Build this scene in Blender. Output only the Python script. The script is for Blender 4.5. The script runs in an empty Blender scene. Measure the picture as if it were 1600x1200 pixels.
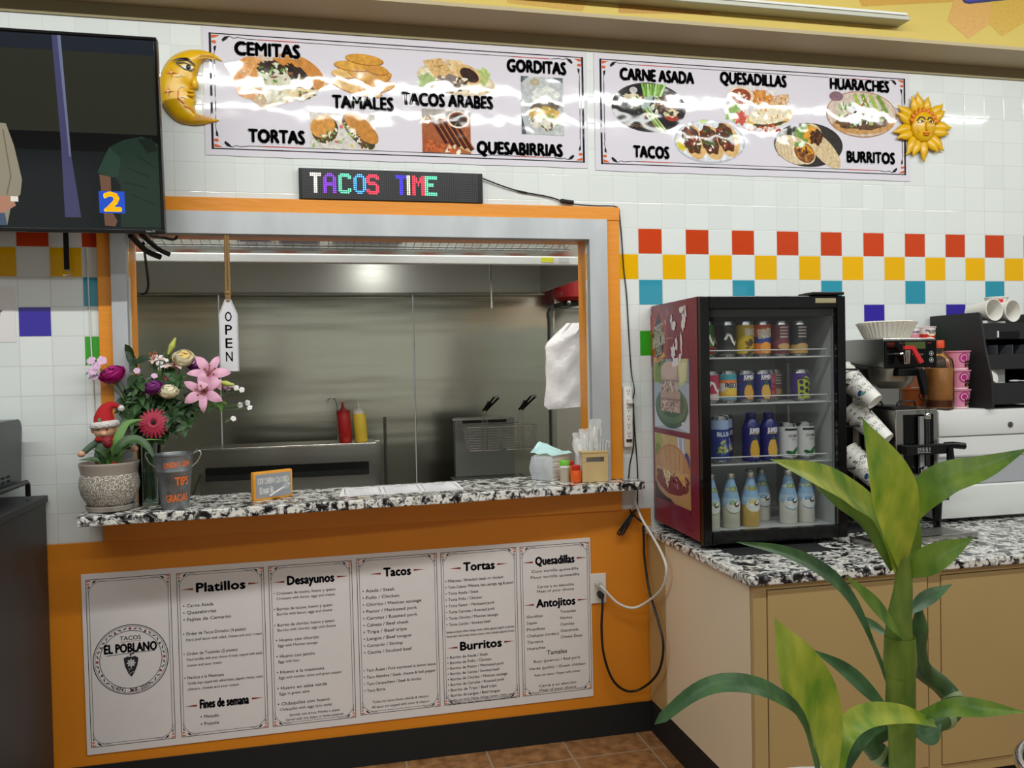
import bpy, bmesh, math, random
from math import sin, cos, pi, radians, hypot
from mathutils import Vector, Matrix
random.seed(7)
V = Vector
S = bpy.context.scene
COL = S.collection

# ------------------------------------------------------------------ camera
YAW, PIT, ROL = 0.2231114, -0.0209259, -0.0197729
fwd = V((sin(YAW)*cos(PIT), cos(YAW)*cos(PIT), sin(PIT)))
rt = V((cos(YAW), -sin(YAW), 0)); up = rt.cross(fwd)
r2 = cos(ROL)*rt + sin(ROL)*up; u2 = -sin(ROL)*rt + cos(ROL)*up
cam = bpy.data.objects.new('camera', bpy.data.cameras.new('camera')); COL.objects.link(cam)
cam.data.sensor_width = 36; cam.data.lens = 1291.6569/1600*36; cam.data.clip_start = .02
m = Matrix((r2, u2, -fwd)).transposed().to_4x4(); m.translation = V((-1.32556, -3.34537, 1.58768))
cam.matrix_world = m
S.camera = cam
# ------------------------------------------------------------------ light and exposure
S.view_settings.view_transform = 'Standard'; S.view_settings.look = 'None'
S.view_settings.exposure = 0.0; S.view_settings.gamma = 1; S.view_settings.use_curve_mapping = False
w = bpy.data.worlds.new('world'); S.world = w; w.use_nodes = True
w.node_tree.nodes['Background'].inputs[0].default_value = (.985, 1, .97, 1)
w.node_tree.nodes['Background'].inputs[1].default_value = 0.24
def area(name, loc, rot, sx, sy, power, color=(.98, 1, .965)):
    l = bpy.data.lights.new(name, 'AREA'); l.shape = 'RECTANGLE'; l.size = sx; l.size_y = sy; l.energy = power; l.color = color
    o = bpy.data.objects.new(name, l); COL.objects.link(o); o.location = loc; o.rotation_euler = rot
    return o
area('tube_light', (-.4, -1.73, 3.29), (radians(30), 0, 0), 7.5, .03, 95)          # strip lamp of the store, parallel to the wall
area('tube_light', (-.4, -4.6, 4.0), (radians(20), 0, 0), 8, .12, 60)             # next row of strip lamps further into the store
area('kitchen_light', (-1.2, .24, 2.66), (radians(12), 0, 0), 2.4, .10, 17, (.98, 1, .97))   # fluorescent lamp on the kitchen ceiling, before the hood
area('kitchen_lamp', (.75, .95, 2.66), (0, radians(20), 0), .5, 1.2, 20, (.98, 1, .97))      # kitchen lamps beyond both ends of the hood
area('kitchen_lamp', (-3.06, .95, 2.66), (0, radians(-12), 0), .2, 1.2, 14, (.98, 1, .97))
area('hood_lamp', (-1.0, 1.30, 2.28), (radians(20), 0, 0), .04, .04, 1.2)
area('fridge_lamp', (.33, -.44, 1.775), (radians(-12), 0, 0), .42, .03, .6, (.95, 1, 1))       # strip lamp under the roof of the drinks fridge

# ------------------------------------------------------------------ materials
def lin(c):
    if isinstance(c, str):
        c = c.lstrip('#'); c = [int(c[i:i+2], 16)/255 for i in (0, 2, 4)]
    return tuple(x/12.92 if x <= .04045 else ((x+.055)/1.055)**2.4 for x in c[:3])
MATS = {}
def N(nt, t, **kw):
    n = nt.nodes.new(t)
    for k, v in kw.items():
        if k[0] == 'i' and k[1:].isdigit(): n.inputs[int(k[1:])].default_value = v
        else: setattr(n, k, v)
    return n
def newmat(name):
    m = bpy.data.materials.new(name); m.use_nodes = True
    return m, m.node_tree, m.node_tree.nodes['Principled BSDF']
def mat(name, col, rough=.5, metal=0., spec=.5, var=0., vscale=20., bump=0., bscale=60., emit=0., coat=0., aniso=None, trans=0., stretch=None):
    if name in MATS: return MATS[name]
    m, nt, b = newmat(name); L = nt.links.new
    c = (*lin(col), 1)
    b.inputs['Base Color'].default_value = c; b.inputs['Roughness'].default_value = rough; b.inputs['Metallic'].default_value = metal
    b.inputs['Specular IOR Level'].default_value = spec; b.inputs['Coat Weight'].default_value = coat
    if trans: b.inputs['Transmission Weight'].default_value = trans
    if emit: b.inputs['Emission Color'].default_value = c; b.inputs['Emission Strength'].default_value = emit
    if var or bump:
        tc = N(nt, 'ShaderNodeTexCoord'); mp = N(nt, 'ShaderNodeMapping'); L(tc.outputs['Object'], mp.inputs[0])
        if stretch: mp.inputs['Scale'].default_value = stretch
    if var:
        n = N(nt, 'ShaderNodeTexNoise'); n.inputs['Scale'].default_value = vscale; n.inputs['Detail'].default_value = 3; L(mp.outputs[0], n.inputs['Vector'])
        r = N(nt, 'ShaderNodeValToRGB'); L(n.outputs[0], r.inputs[0])
        r.color_ramp.elements[0].position = .3; r.color_ramp.elements[1].position = .7
        r.color_ramp.elements[0].color = (*[x*(1-var) for x in c[:3]], 1); r.color_ramp.elements[1].color = (*[min(1, x*(1+var*.6)) for x in c[:3]], 1)
        L(r.outputs[0], b.inputs['Base Color'])
    if bump:
        n = N(nt, 'ShaderNodeTexNoise'); n.inputs['Scale'].default_value = bscale; L(mp.outputs[0], n.inputs['Vector'])
        bp = N(nt, 'ShaderNodeBump'); bp.inputs['Strength'].default_value = bump; bp.inputs['Distance'].default_value = .01
        L(n.outputs[0], bp.inputs['Height']); L(bp.outputs[0], b.inputs['Normal'])
    MATS[name] = m
    return m
def glassmat(name, tint=(1, 1, 1), rough=.02, refl=1.0, trans=1.0):
    if name in MATS: return MATS[name]
    m = bpy.data.materials.new(name); m.use_nodes = True; nt = m.node_tree; nt.nodes.clear(); L = nt.links.new
    o = N(nt, 'ShaderNodeOutputMaterial'); mx = N(nt, 'ShaderNodeMixShader'); t = N(nt, 'ShaderNodeBsdfTransparent'); g = N(nt, 'ShaderNodeBsdfGlossy')
    f = N(nt, 'ShaderNodeFresnel'); f.inputs[0].default_value = 1.45
    t.inputs[0].default_value = (*tint, 1); g.inputs['Roughness'].default_value = rough
    mu = N(nt, 'ShaderNodeMath', operation='MULTIPLY'); L(f.outputs[0], mu.inputs[0]); mu.inputs[1].default_value = refl
    L(mu.outputs[0], mx.inputs[0]); L(t.outputs[0], mx.inputs[1]); L(g.outputs[0], mx.inputs[2]); L(mx.outputs[0], o.inputs[0])
    MATS[name] = m
    return m
def filmmat(name, col, clear=.6, rough=.25):
    if name in MATS: return MATS[name]
    m = bpy.data.materials.new(name); m.use_nodes = True; nt = m.node_tree; L = nt.links.new
    b = nt.nodes['Principled BSDF']; b.inputs['Base Color'].default_value = (*lin(col), 1); b.inputs['Roughness'].default_value = rough
    o = nt.nodes['Material Output']; mx = N(nt, 'ShaderNodeMixShader'); t = N(nt, 'ShaderNodeBsdfTransparent'); mx.inputs[0].default_value = clear
    L(b.outputs[0], mx.inputs[1]); L(t.outputs[0], mx.inputs[2]); L(mx.outputs[0], o.inputs[0])
    MATS[name] = m
    return m
def printmat(name, rough=.4, spec=.5, emit=0., var=.12, vs=90., wavy=0., wscale=3.):
    """Ink on a sheet: colour from the mesh's own print attribute, with a little grain."""
    if name in MATS: return MATS[name]
    m, nt, b = newmat(name); L = nt.links.new
    a = N(nt, 'ShaderNodeAttribute', attribute_name='Col'); tc = N(nt, 'ShaderNodeTexCoord')
    n = N(nt, 'ShaderNodeTexNoise'); n.inputs['Scale'].default_value = vs; n.inputs['Detail'].default_value = 4; L(tc.outputs['Object'], n.inputs['Vector'])
    mr = N(nt, 'ShaderNodeMapRange'); mr.inputs[1].default_value = .3; mr.inputs[2].default_value = .7; mr.inputs[3].default_value = 1-var; mr.inputs[4].default_value = 1+var*.5
    L(n.outputs[0], mr.inputs[0])
    vm = N(nt, 'ShaderNodeVectorMath', operation='SCALE'); L(a.outputs['Color'], vm.inputs[0]); L(mr.outputs[0], vm.inputs['Scale'])
    L(vm.outputs[0], b.inputs['Base Color'])
    b.inputs['Roughness'].default_value = rough; b.inputs['Specular IOR Level'].default_value = spec
    if emit: L(a.outputs['Color'], b.inputs['Emission Color']); b.inputs['Emission Strength'].default_value = emit
    if wavy:
        g = N(nt, 'ShaderNodeNewGeometry'); n2 = N(nt, 'ShaderNodeTexNoise'); n2.inputs['Scale'].default_value = wscale; n2.inputs['Detail'].default_value = 2; L(g.outputs['Position'], n2.inputs['Vector'])
        bp = N(nt, 'ShaderNodeBump'); bp.inputs['Strength'].default_value = wavy; bp.inputs['Distance'].default_value = .02; L(n2.outputs[0], bp.inputs['Height']); L(bp.outputs[0], b.inputs['Normal'])
    MATS[name] = m
    return m
Z0, T = 2.17, .1095
def tilemat():
    m, nt, b = newmat('wall_tile'); L = nt.links.new
    tc = N(nt, 'ShaderNodeTexCoord'); sp = N(nt, 'ShaderNodeSeparateXYZ'); L(tc.outputs['Object'], sp.inputs[0])
    def M(op, a, bb=None, c=None):
        n = N(nt, 'ShaderNodeMath', operation=op)
        for i, x in enumerate((a, bb, c)):
            if x is None: continue
            if isinstance(x, (int, float)): n.inputs[i].default_value = x
            else: L(x, n.inputs[i])
        return n.outputs[0]
    u = M('DIVIDE', sp.outputs[0], T); v = M('DIVIDE', M('SUBTRACT', Z0, sp.outputs[2]), T)
    ci, ri = M('FLOOR', u), M('FLOOR', v); fu, fv = M('FRACT', u), M('FRACT', v)
    du = M('MINIMUM', fu, M('SUBTRACT', 1, fu)); dv = M('MINIMUM', fv, M('SUBTRACT', 1, fv)); d = M('MINIMUM', du, dv)
    tile = N(nt, 'ShaderNodeMapRange', interpolation_type='SMOOTHSTEP'); L(d, tile.inputs[0]); tile.inputs[1].default_value = .008; tile.inputs[2].default_value = .021
    def eq(x, k): return M('COMPARE', x, k, .3)
    def fl(x, k): return M('FLOORED_MODULO', x, k)
    prev = None
    rgb = N(nt, 'ShaderNodeRGB'); rgb.outputs[0].default_value = (*lin('#dde2e0'), 1); prev = rgb.outputs[0]
    nz = N(nt, 'ShaderNodeTexWhiteNoise', noise_dimensions='2D'); cv = N(nt, 'ShaderNodeCombineXYZ'); L(ci, cv.inputs[0]); L(ri, cv.inputs[1]); L(cv.outputs[0], nz.inputs['Vector'])
    for row, mod, ph, colr in ((0, 2, 0, '#c8431a'), (1, 2, 1, '#eab204'), (2, 4, 0, '#2f93ab'), (3, 4, 2, '#33249c'), (4, 4, 0, '#2f9c17')):
        f = M('MULTIPLY', eq(ri, row), eq(fl(ci, mod), ph))
        mx = N(nt, 'ShaderNodeMix', data_type='RGBA'); L(f, mx.inputs[0]); L(prev, mx.inputs[6]); mx.inputs[7].default_value = (*lin(colr), 1); prev = mx.outputs[2]
    hv = N(nt, 'ShaderNodeHueSaturation'); L(prev, hv.inputs['Color']); L(M('ADD', .955, M('MULTIPLY', nz.outputs[0], .07)), hv.inputs['Value'])
    mx = N(nt, 'ShaderNodeMix', data_type='RGBA'); L(tile.outputs[0], mx.inputs[0]); mx.inputs[6].default_value = (*lin('#cdd0cc'), 1); L(hv.outputs[0], mx.inputs[7])
    L(mx.outputs[2], b.inputs['Base Color'])
    rg = N(nt, 'ShaderNodeMapRange'); L(tile.outputs[0], rg.inputs[0]); rg.inputs[3].default_value = .6; rg.inputs[4].default_value = .045; L(rg.outputs[0], b.inputs['Roughness'])
    pil = N(nt, 'ShaderNodeMapRange', interpolation_type='SMOOTHSTEP'); L(d, pil.inputs[0]); pil.inputs[1].default_value = .0; pil.inputs[2].default_value = .03
    n2 = N(nt, 'ShaderNodeTexNoise'); n2.inputs['Scale'].default_value = 9; L(tc.outputs['Object'], n2.inputs['Vector'])
    h = M('ADD', pil.outputs[0], M('MULTIPLY', n2.outputs[0], .25))
    bp = N(nt, 'ShaderNodeBump'); bp.inputs['Strength'].default_value = .25; bp.inputs['Distance'].default_value = .002; L(h, bp.inputs['Height']); L(bp.outputs[0], b.inputs['Normal'])
    MATS['tile'] = m
    return m
def granitemat():
    m, nt, b = newmat('granite'); L = nt.links.new
    tc = N(nt, 'ShaderNodeTexCoord')
    n0 = N(nt, 'ShaderNodeTexNoise'); n0.inputs['Scale'].default_value = 26; n0.inputs['Detail'].default_value = 5; n0.inputs['Roughness'].default_value = .62; n0.inputs['Distortion'].default_value = .9; L(tc.outputs['Object'], n0.inputs['Vector'])
    r0 = N(nt, 'ShaderNodeValToRGB'); L(n0.outputs[0], r0.inputs[0]); e = r0.color_ramp.elements
    e[0].position = .41; e[0].color = (*lin('#161618'), 1); e[1].position = .53; e[1].color = (*lin('#e4e2dc'), 1)
    x = e.new(.455); x.color = (*lin('#55555a'), 1); x = e.new(.49); x.color = (*lin('#b9b7b2'), 1)
    n1 = N(nt, 'ShaderNodeTexNoise'); n1.inputs['Scale'].default_value = 75; n1.inputs['Detail'].default_value = 3; L(tc.outputs['Object'], n1.inputs['Vector'])
    r1 = N(nt, 'ShaderNodeValToRGB'); L(n1.outputs[0], r1.inputs[0]); e = r1.color_ramp.elements; e[0].position = .36; e[0].color = (*lin('#303034'), 1); e[1].position = .47; e[1].color = (1, 1, 1, 1)
    mx = N(nt, 'ShaderNodeMix', data_type='RGBA', blend_type='MULTIPLY'); mx.inputs[0].default_value = .9; L(r0.outputs[0], mx.inputs[6]); L(r1.outputs[0], mx.inputs[7])
    L(mx.outputs[2], b.inputs['Base Color']); b.inputs['Roughness'].default_value = .18
    MATS['granite'] = m
    return m
def floormat():
    m, nt, b = newmat('floor_tile'); L = nt.links.new
    tc = N(nt, 'ShaderNodeTexCoord'); br = N(nt, 'ShaderNodeTexBrick', offset=0.); mp = N(nt, 'ShaderNodeMapping'); L(tc.outputs['Object'], mp.inputs[0]); mp.inputs['Location'].default_value = (.05, .17, 0)
    L(mp.outputs[0], br.inputs['Vector']); br.inputs['Scale'].default_value = 1; br.inputs['Brick Width'].default_value = .33; br.inputs['Row Height'].default_value = .33; br.inputs['Mortar Size'].default_value = .004
    n = N(nt, 'ShaderNodeTexNoise'); n.inputs['Scale'].default_value = 22; n.inputs['Detail'].default_value = 5; L(tc.outputs['Object'], n.inputs['Vector'])
    r = N(nt, 'ShaderNodeValToRGB'); L(n.outputs[0], r.inputs[0]); e = r.color_ramp.elements; e[0].position = .3; e[0].color = (*lin('#76502f'), 1); e[1].position = .7; e[1].color = (*lin('#a9794e'), 1)
    L(r.outputs[0], br.inputs['Color1']); L(r.outputs[0], br.inputs['Color2']); br.inputs['Mortar'].default_value = (*lin('#a08a74'), 1)
    L(br.outputs[0], b.inputs['Base Color']); b.inputs['Roughness'].default_value = .35
    return m
def steelmat(name, col='#b4b2ab', rough=.22, wave=.0, stretch=(1, 1, 60), wscale=(.35, .35, 3.2), vr=.08):
    m, nt, b = newmat(name); L = nt.links.new
    b.inputs['Base Color'].default_value = (*lin(col), 1); b.inputs['Metallic'].default_value = 1; b.inputs['Roughness'].default_value = rough
    tc = N(nt, 'ShaderNodeTexCoord'); mp = N(nt, 'ShaderNodeMapping'); L(tc.outputs['Object'], mp.inputs[0]); mp.inputs['Scale'].default_value = stretch
    n = N(nt, 'ShaderNodeTexNoise'); n.inputs['Scale'].default_value = 8; n.inputs['Detail'].default_value = 3; L(mp.outputs[0], n.inputs['Vector'])
    mr = N(nt, 'ShaderNodeMapRange'); L(n.outputs[0], mr.inputs[0]); mr.inputs[3].default_value = rough-vr*.7; mr.inputs[4].default_value = rough+vr; L(mr.outputs[0], b.inputs['Roughness'])
    bp = N(nt, 'ShaderNodeBump'); bp.inputs['Strength'].default_value = .05; bp.inputs['Distance'].default_value = .002; L(n.outputs[0], bp.inputs['Height'])
    last = bp
    if wave:
        mp2 = N(nt, 'ShaderNodeMapping'); L(tc.outputs['Object'], mp2.inputs[0]); mp2.inputs['Scale'].default_value = wscale
        n2 = N(nt, 'ShaderNodeTexNoise'); n2.inputs['Scale'].default_value = 1.6; n2.inputs['Detail'].default_value = 2; L(mp2.outputs[0], n2.inputs['Vector'])
        b2 = N(nt, 'ShaderNodeBump'); b2.inputs['Strength'].default_value = wave; b2.inputs['Distance'].default_value = .05; L(n2.outputs[0], b2.inputs['Height']); L(bp.outputs[0], b2.inputs['Normal']); last = b2
    L(last.outputs[0], b.inputs['Normal'])
    MATS[name] = m
    return m
TILE, GRAN, FLOOR = tilemat(), granitemat(), floormat()
STEEL = steelmat('stainless'); STEELW = steelmat('stainless_wall', '#b9b7aa', .20, wave=.10, stretch=(.6, 1, 22), vr=.04)
GALV = mat('galvanised', '#b6babd', .48, .25, var=.12, vscale=9, bump=.05, bscale=40, stretch=(1, 1, .3))
ORANGE = mat('orange_paint', '#e08d22', .38, var=.06, vscale=14, bump=.12, bscale=55, stretch=(.25, 1, 1))
ORANGEP = mat('orange_panel', '#d8841c', .42, var=.04, vscale=4)
BEIGE = mat('beige_laminate', '#b59a68', .42, var=.03, vscale=3)
BLACK = mat('black_plastic', '#0c0c0d', .35, spec=.35)
BLACKM = mat('black_matte', '#0f1011', .7)
BLKGLOSS = mat('black_gloss', '#050506', .14, spec=.3)
WHITE = mat('white_plastic', '#e9e9e6', .35)
CHROME = mat('chrome', '#d8d8d8', .12, 1.)
PRINT = printmat('print_paper', .45); PRINTG = printmat('print_vinyl', .045, wavy=.22, wscale=5, var=.1); PRINTP = printmat('print_photo', .045, wavy=.22, wscale=5, var=.3, vs=55)
PRINTM = printmat('print_menu', .5, var=.05)
SHEETV = mat('vinyl_sheet', '#d9d5de', .045, bump=.18, bscale=5)
SHEETP = mat('paper_sheet', '#ded9d8', .55, var=.02, vscale=12)

# ------------------------------------------------------------------ mesh building
class MB:
    def __init__(s): s.v, s.f, s.m = [], [], []
    def add(s, vs, fs, mi=0, M=None):
        b = len(s.v)
        s.v += [tuple(M @ V(p)) if M else tuple(p) for p in vs]
        s.f += [tuple(b+i for i in f) for f in fs]; s.m += [mi]*len(fs)
        return s
    def box(s, x0, y0, z0, x1, y1, z1, mi=0, M=None):
        p = [(x, y, z) for x in (x0, x1) for y in (y0, y1) for z in (z0, z1)]
        return s.add(p, [(0, 1, 3, 2), (4, 6, 7, 5), (0, 4, 5, 1), (2, 3, 7, 6), (0, 2, 6, 4), (1, 5, 7, 3)], mi, M)
    def rbox(s, x0, y0, z0, x1, y1, z1, r=.003, mi=0, M=None, seg=2):
        bm = bmesh.new(); bmesh.ops.create_cube(bm, size=1)
        for q in bm.verts: q.co = V(((x0+x1)/2+q.co.x*(x1-x0), (y0+y1)/2+q.co.y*(y1-y0), (z0+z1)/2+q.co.z*(z1-z0)))
        bmesh.ops.bevel(bm, geom=bm.edges[:], offset=r, segments=seg, profile=.5, affect='EDGES')
        bm.verts.index_update()
        s.add([q.co.copy() for q in bm.verts], [[q.index for q in f.verts] for f in bm.faces], mi, M); bm.free()
        return s
    def prism(s, pts, y0, y1, mi=0, M=None, axis='y'):
        n = len(pts)
        g = {'y': lambda a, b, d: (a, d, b), 'x': lambda a, b, d: (d, a, b), 'z': lambda a, b, d: (a, b, d)}[axis]
        vs = [g(a, b, y0) for a, b in pts]+[g(a, b, y1) for a, b in pts]
        return s.add(vs, [tuple(range(n)), tuple(range(2*n-1, n-1, -1))]+[(i, i+n, (i+1) % n+n, (i+1) % n) for i in range(n)], mi, M)
    def lathe(s, prof, n=32, mi=0, M=None, caps=True, wob=None):
        k = len(prof); vs = []
        for j, (r, z) in enumerate(prof):
            for i in range(n):
                a = 2*pi*i/n; rr = r*(wob(a, j) if wob else 1)
                vs.append((rr*cos(a), rr*sin(a), z))
        fs = [(j*n+i, j*n+(i+1) % n, (j+1)*n+(i+1) % n, (j+1)*n+i) for j in range(k-1) for i in range(n)]
        if caps:
            if prof[0][0] > 1e-6: fs.append(tuple(range(n-1, -1, -1)))
            if prof[-1][0] > 1e-6: fs.append(tuple((k-1)*n+i for i in range(n)))
        return s.add(vs, fs, mi, M)
    def tube(s, pts, r, n=8, mi=0, M=None, smooth=0, closed=False):
        pts = [V(p) for p in pts]
        if smooth: pts = spline(pts, smooth)
        rr = r if isinstance(r, (list, tuple)) else [r]*len(pts)
        if isinstance(r, (list, tuple)) and len(r) != len(pts):
            rr = [r[min(len(r)-1, int(i*(len(r)-1)/max(1, len(pts)-1)))]*(1-fr(i, r, pts))+r[min(len(r)-1, int(i*(len(r)-1)/max(1, len(pts)-1))+1)]*fr(i, r, pts) for i in range(len(pts))]
        vs, ref = [], None
        for i, p in enumerate(pts):
            a = pts[i-1] if i or closed else p; c = pts[(i+1) % len(pts)] if i < len(pts)-1 or closed else p
            t = (c-a).normalized() if (c-a).length > 1e-9 else V((0, 0, 1))
            if ref is None: ref = t.orthogonal().normalized()
            ref = (ref-t*ref.dot(t)); ref = ref.normalized() if ref.length > 1e-6 else t.orthogonal().normalized()
            bn = t.cross(ref)
            vs += [p+(ref*cos(2*pi*k/n)+bn*sin(2*pi*k/n))*rr[i] for k in range(n)]
        L = len(pts); fs = [(j*n+i, j*n+(i+1) % n, ((j+1) % L)*n+(i+1) % n, ((j+1) % L)*n+i) for j in range(L if closed else L-1) for i in range(n)]
        if not closed: fs += [tuple(range(n-1, -1, -1)), tuple((L-1)*n+i for i in range(n))]
        return s.add(vs, fs, mi, M)
    def ribbon(s, pts, width, face, cup=0., mi=0, n=10, cross=5, prof=None, M=None, fold=0., thick=.0006):
        pts = spline([V(p) for p in pts], n); face = V(face); L = len(pts); vs = []
        for i, p in enumerate(pts):
            t = i/(L-1); tan = (pts[min(i+1, L-1)]-pts[max(i-1, 0)]).normalized()
            side = tan.cross(face); side = side.normalized() if side.length > 1e-6 else tan.orthogonal().normalized()
            nor = side.cross(tan).normalized()
            wd = width*(prof(t) if prof else sin(pi*min(1, max(.0, t))**.8))*.5+.0002
            for k in range(cross):
                q = -1+2*k/(cross-1)
                vs.append(p+side*wd*q+nor*(cup*wd*q*q+fold*wd*(abs(q))))
        fs = [(i*cross+k, i*cross+k+1, (i+1)*cross+k+1, (i+1)*cross+k) for i in range(L-1) for k in range(cross-1)]
        return s.add(vs, fs, mi, M)
    def ball(s, c, r, mi=0, n=12, M=None, sc=(1, 1, 1)):
        pr = [(sin(pi*i/n), -cos(pi*i/n)) for i in range(n+1)]
        Mx = Matrix.Translation(V(c)) @ Matrix.Diagonal((r*sc[0], r*sc[1], r*sc[2], 1))
        return s.lathe([(max(a, 0), b) for a, b in pr], 2*n, mi, (M @ Mx) if M else Mx, caps=False)
    def cyl(s, c, r, h, mi=0, n=24, M=None, r2=None):
        Mx = Matrix.Translation(V(c)); return s.lathe([(r, 0), (r if r2 is None else r2, h)], n, mi, (M @ Mx) if M else Mx)
    def build(s, name, mats, parent=None, smooth=None, loc=None):
        me = bpy.data.meshes.new(name); me.from_pydata(s.v, [], s.f); me.validate()
        for q in (mats if isinstance(mats, (list, tuple)) else [mats]): me.materials.append(q)
        if len(s.m) == len(me.polygons): me.polygons.foreach_set('material_index', s.m)
        bm = bmesh.new(); bm.from_mesh(me); bmesh.ops.remove_doubles(bm, verts=bm.verts, dist=1e-6); bmesh.ops.recalc_face_normals(bm, faces=bm.faces); bm.to_mesh(me); bm.free()
        if smooth is not None:
            me.polygons.foreach_set('use_smooth', [True]*len(me.polygons))
            me.set_sharp_from_angle(angle=radians(smooth))
        o = bpy.data.objects.new(name, me); COL.objects.link(o)
        if parent: o.parent = parent
        if loc: o.location = loc
        return o
def fr(i, r, pts):
    q = i*(len(r)-1)/max(1, len(pts)-1); return q-int(q)
def spline(P, n):
    if len(P) < 3: return [P[0].lerp(P[-1], i/n) for i in range(n+1)]
    Q = [P[0]*2-P[1]]+P+[P[-1]*2-P[-2]]; out = []; seg = len(P)-1; tot = max(n, seg)
    for i in range(tot+1):
        t = i/tot*seg; k = min(int(t), seg-1); f = t-k; a, b, c, d = Q[k:k+4]
        out.append(.5*((2*b)+(c-a)*f+(2*a-5*b+4*c-d)*f*f+(3*b-a-3*c+d)*f**3))
    return out
TXT = {}
def glyphs(body, bold=0., spacing=1.):
    k = (body, bold, spacing)
    if k not in TXT:
        c = bpy.data.curves.new('text_source', 'FONT'); c.body = body; c.size = 1; c.offset = bold; c.resolution_u = 2; c.space_character = spacing
        o = bpy.data.objects.new('text_source', c); me = bpy.data.meshes.new_from_object(o)
        vs = [(q.co.x, q.co.y) for q in me.vertices]; fs = [tuple(p.vertices) for p in me.polygons]
        bpy.data.objects.remove(o); bpy.data.curves.remove(c); bpy.data.meshes.remove(me)
        TXT[k] = (vs, fs)
    return TXT[k]
class Print:
    """Flat coloured ink shapes in a (u, v) plane, stacked in thin layers."""
    def __init__(s, eps=.00012): s.v, s.f, s.c, s.eps = [], [], [], eps
    def _add(s, pts, faces, col, ly):
        b = len(s.v); s.v += [(u, v, ly) for u, v in pts]; s.f += [tuple(b+i for i in f) for f in faces]; s.c += [lin(col)]*len(faces); return s
    def poly(s, pts, col, ly=1): return s._add(pts, [tuple(range(len(pts)))], col, ly)
    def rect(s, u0, v0, u1, v1, col, ly=1, seg=1):
        for i in range(seg):
            a, b = u0+(u1-u0)*i/seg, u0+(u1-u0)*(i+1)/seg
            s.poly([(a, v0), (b, v0), (b, v1), (a, v1)], col, ly)
        return s
    def ell(s, cu, cv, ru, rv, col, ly=1, n=28, rot=0, jag=0., seed=1, a0=0, a1=2*pi):
        rnd = random.Random(seed); P = []
        for i in range(n):
            a = a0+(a1-a0)*i/(n if a1-a0 > 6.28 else n-1); j = 1+jag*(rnd.random()-.5)*2; x, y = ru*cos(a)*j, rv*sin(a)*j
            P.append((cu+x*cos(rot)-y*sin(rot), cv+x*sin(rot)+y*cos(rot)))
        return s.poly(P, col, ly)
    def line(s, pts, wd, col, ly=1, closed=False):
        P = [V((a, b)) for a, b in pts]
        for a, b in list(zip(P, P[1:]))+([(P[-1], P[0])] if closed else []):
            d = b-a
            if d.length < 1e-9: continue
            n = V((-d.y, d.x)).normalized()*wd/2; e = d.normalized()*wd*.3
            s.poly([tuple(a-e+n), tuple(a-e-n), tuple(b+e-n), tuple(b+e+n)], col, ly)
        return s
    def ring(s, cu, cv, ru, rv, wd, col, ly=1, n=40, a0=0, a1=2*pi):
        return s.line([(cu+ru*cos(a0+(a1-a0)*i/n), cv+rv*sin(a0+(a1-a0)*i/n)) for i in range(n+1)], wd, col, ly)
    def scatter(s, n, cu, cv, ru, rv, cols, size, ly=3, seed=1, rot=0, long=1.6, box=False):
        rnd = random.Random(seed)
        for i in range(n):
            if box: x, y = rnd.uniform(-ru, ru), rnd.uniform(-rv, rv)
            else:
                a, q = rnd.uniform(0, 2*pi), rnd.random()**.5; x, y = ru*q*cos(a), rv*q*sin(a)
            z = size*rnd.uniform(.5, 1.2)
            s.ell(cu+x*cos(rot)-y*sin(rot), cv+x*sin(rot)+y*cos(rot), z*long*rnd.uniform(.6, 1.2), z*.7, rnd.choice(cols), ly+.3*rnd.random(), 7, rnd.uniform(0, pi), .3, i+seed*31)
        return s
    def text(s, body, cu, cv, h, col, ly=2, align='c', bold=.0, sx=1., width=None, rot=0., spacing=1.):
        vs, fs = glyphs(body, 0., spacing)
        if not vs: return s
        x0, x1 = min(a for a, _ in vs), max(a for a, _ in vs); k = h/.7
        kx = k*sx if width is None else width/(x1-x0)
        off = {'c': (x0+x1)/2, 'l': x0, 'r': x1}[align]
        P = [((a-off)*kx, (b-.35)*k) for a, b in vs]
        P = [(cu+a*cos(rot)-b*sin(rot), cv+a*sin(rot)+b*cos(rot)) for a, b in P]
        s._add(P, fs, col, ly); d = bold*k*.9; m = 8 if d > .0035 else 4
        if bold:
            for i in range(m): s._add([(a+d*cos(2*pi*i/m), b+d*sin(2*pi*i/m)) for a, b in P], fs, col, ly)
        return s
    def refine(s, most):
        """cut the shapes small enough to follow a curved surface"""
        bm = bmesh.new(); ix = bm.faces.layers.int.new('ink'); vs = [bm.verts.new(q) for q in s.v]
        for i, f in enumerate(s.f):
            try: bm.faces.new([vs[k] for k in f])[ix] = i
            except ValueError: pass
        bmesh.ops.triangulate(bm, faces=bm.faces[:])
        for _ in range(6):
            es = [e for e in bm.edges if abs(e.verts[0].co.x-e.verts[1].co.x) > most]
            if not es: break
            bmesh.ops.subdivide_edges(bm, edges=es, cuts=1); bmesh.ops.triangulate(bm, faces=[q for q in bm.faces if len(q.verts) > 3])
        bm.verts.index_update(); c = s.c
        s.v = [tuple(q.co) for q in bm.verts]; s.f = [tuple(q.index for q in p.verts) for p in bm.faces]; s.c = [c[p[ix]] for p in bm.faces]; bm.free()
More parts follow.
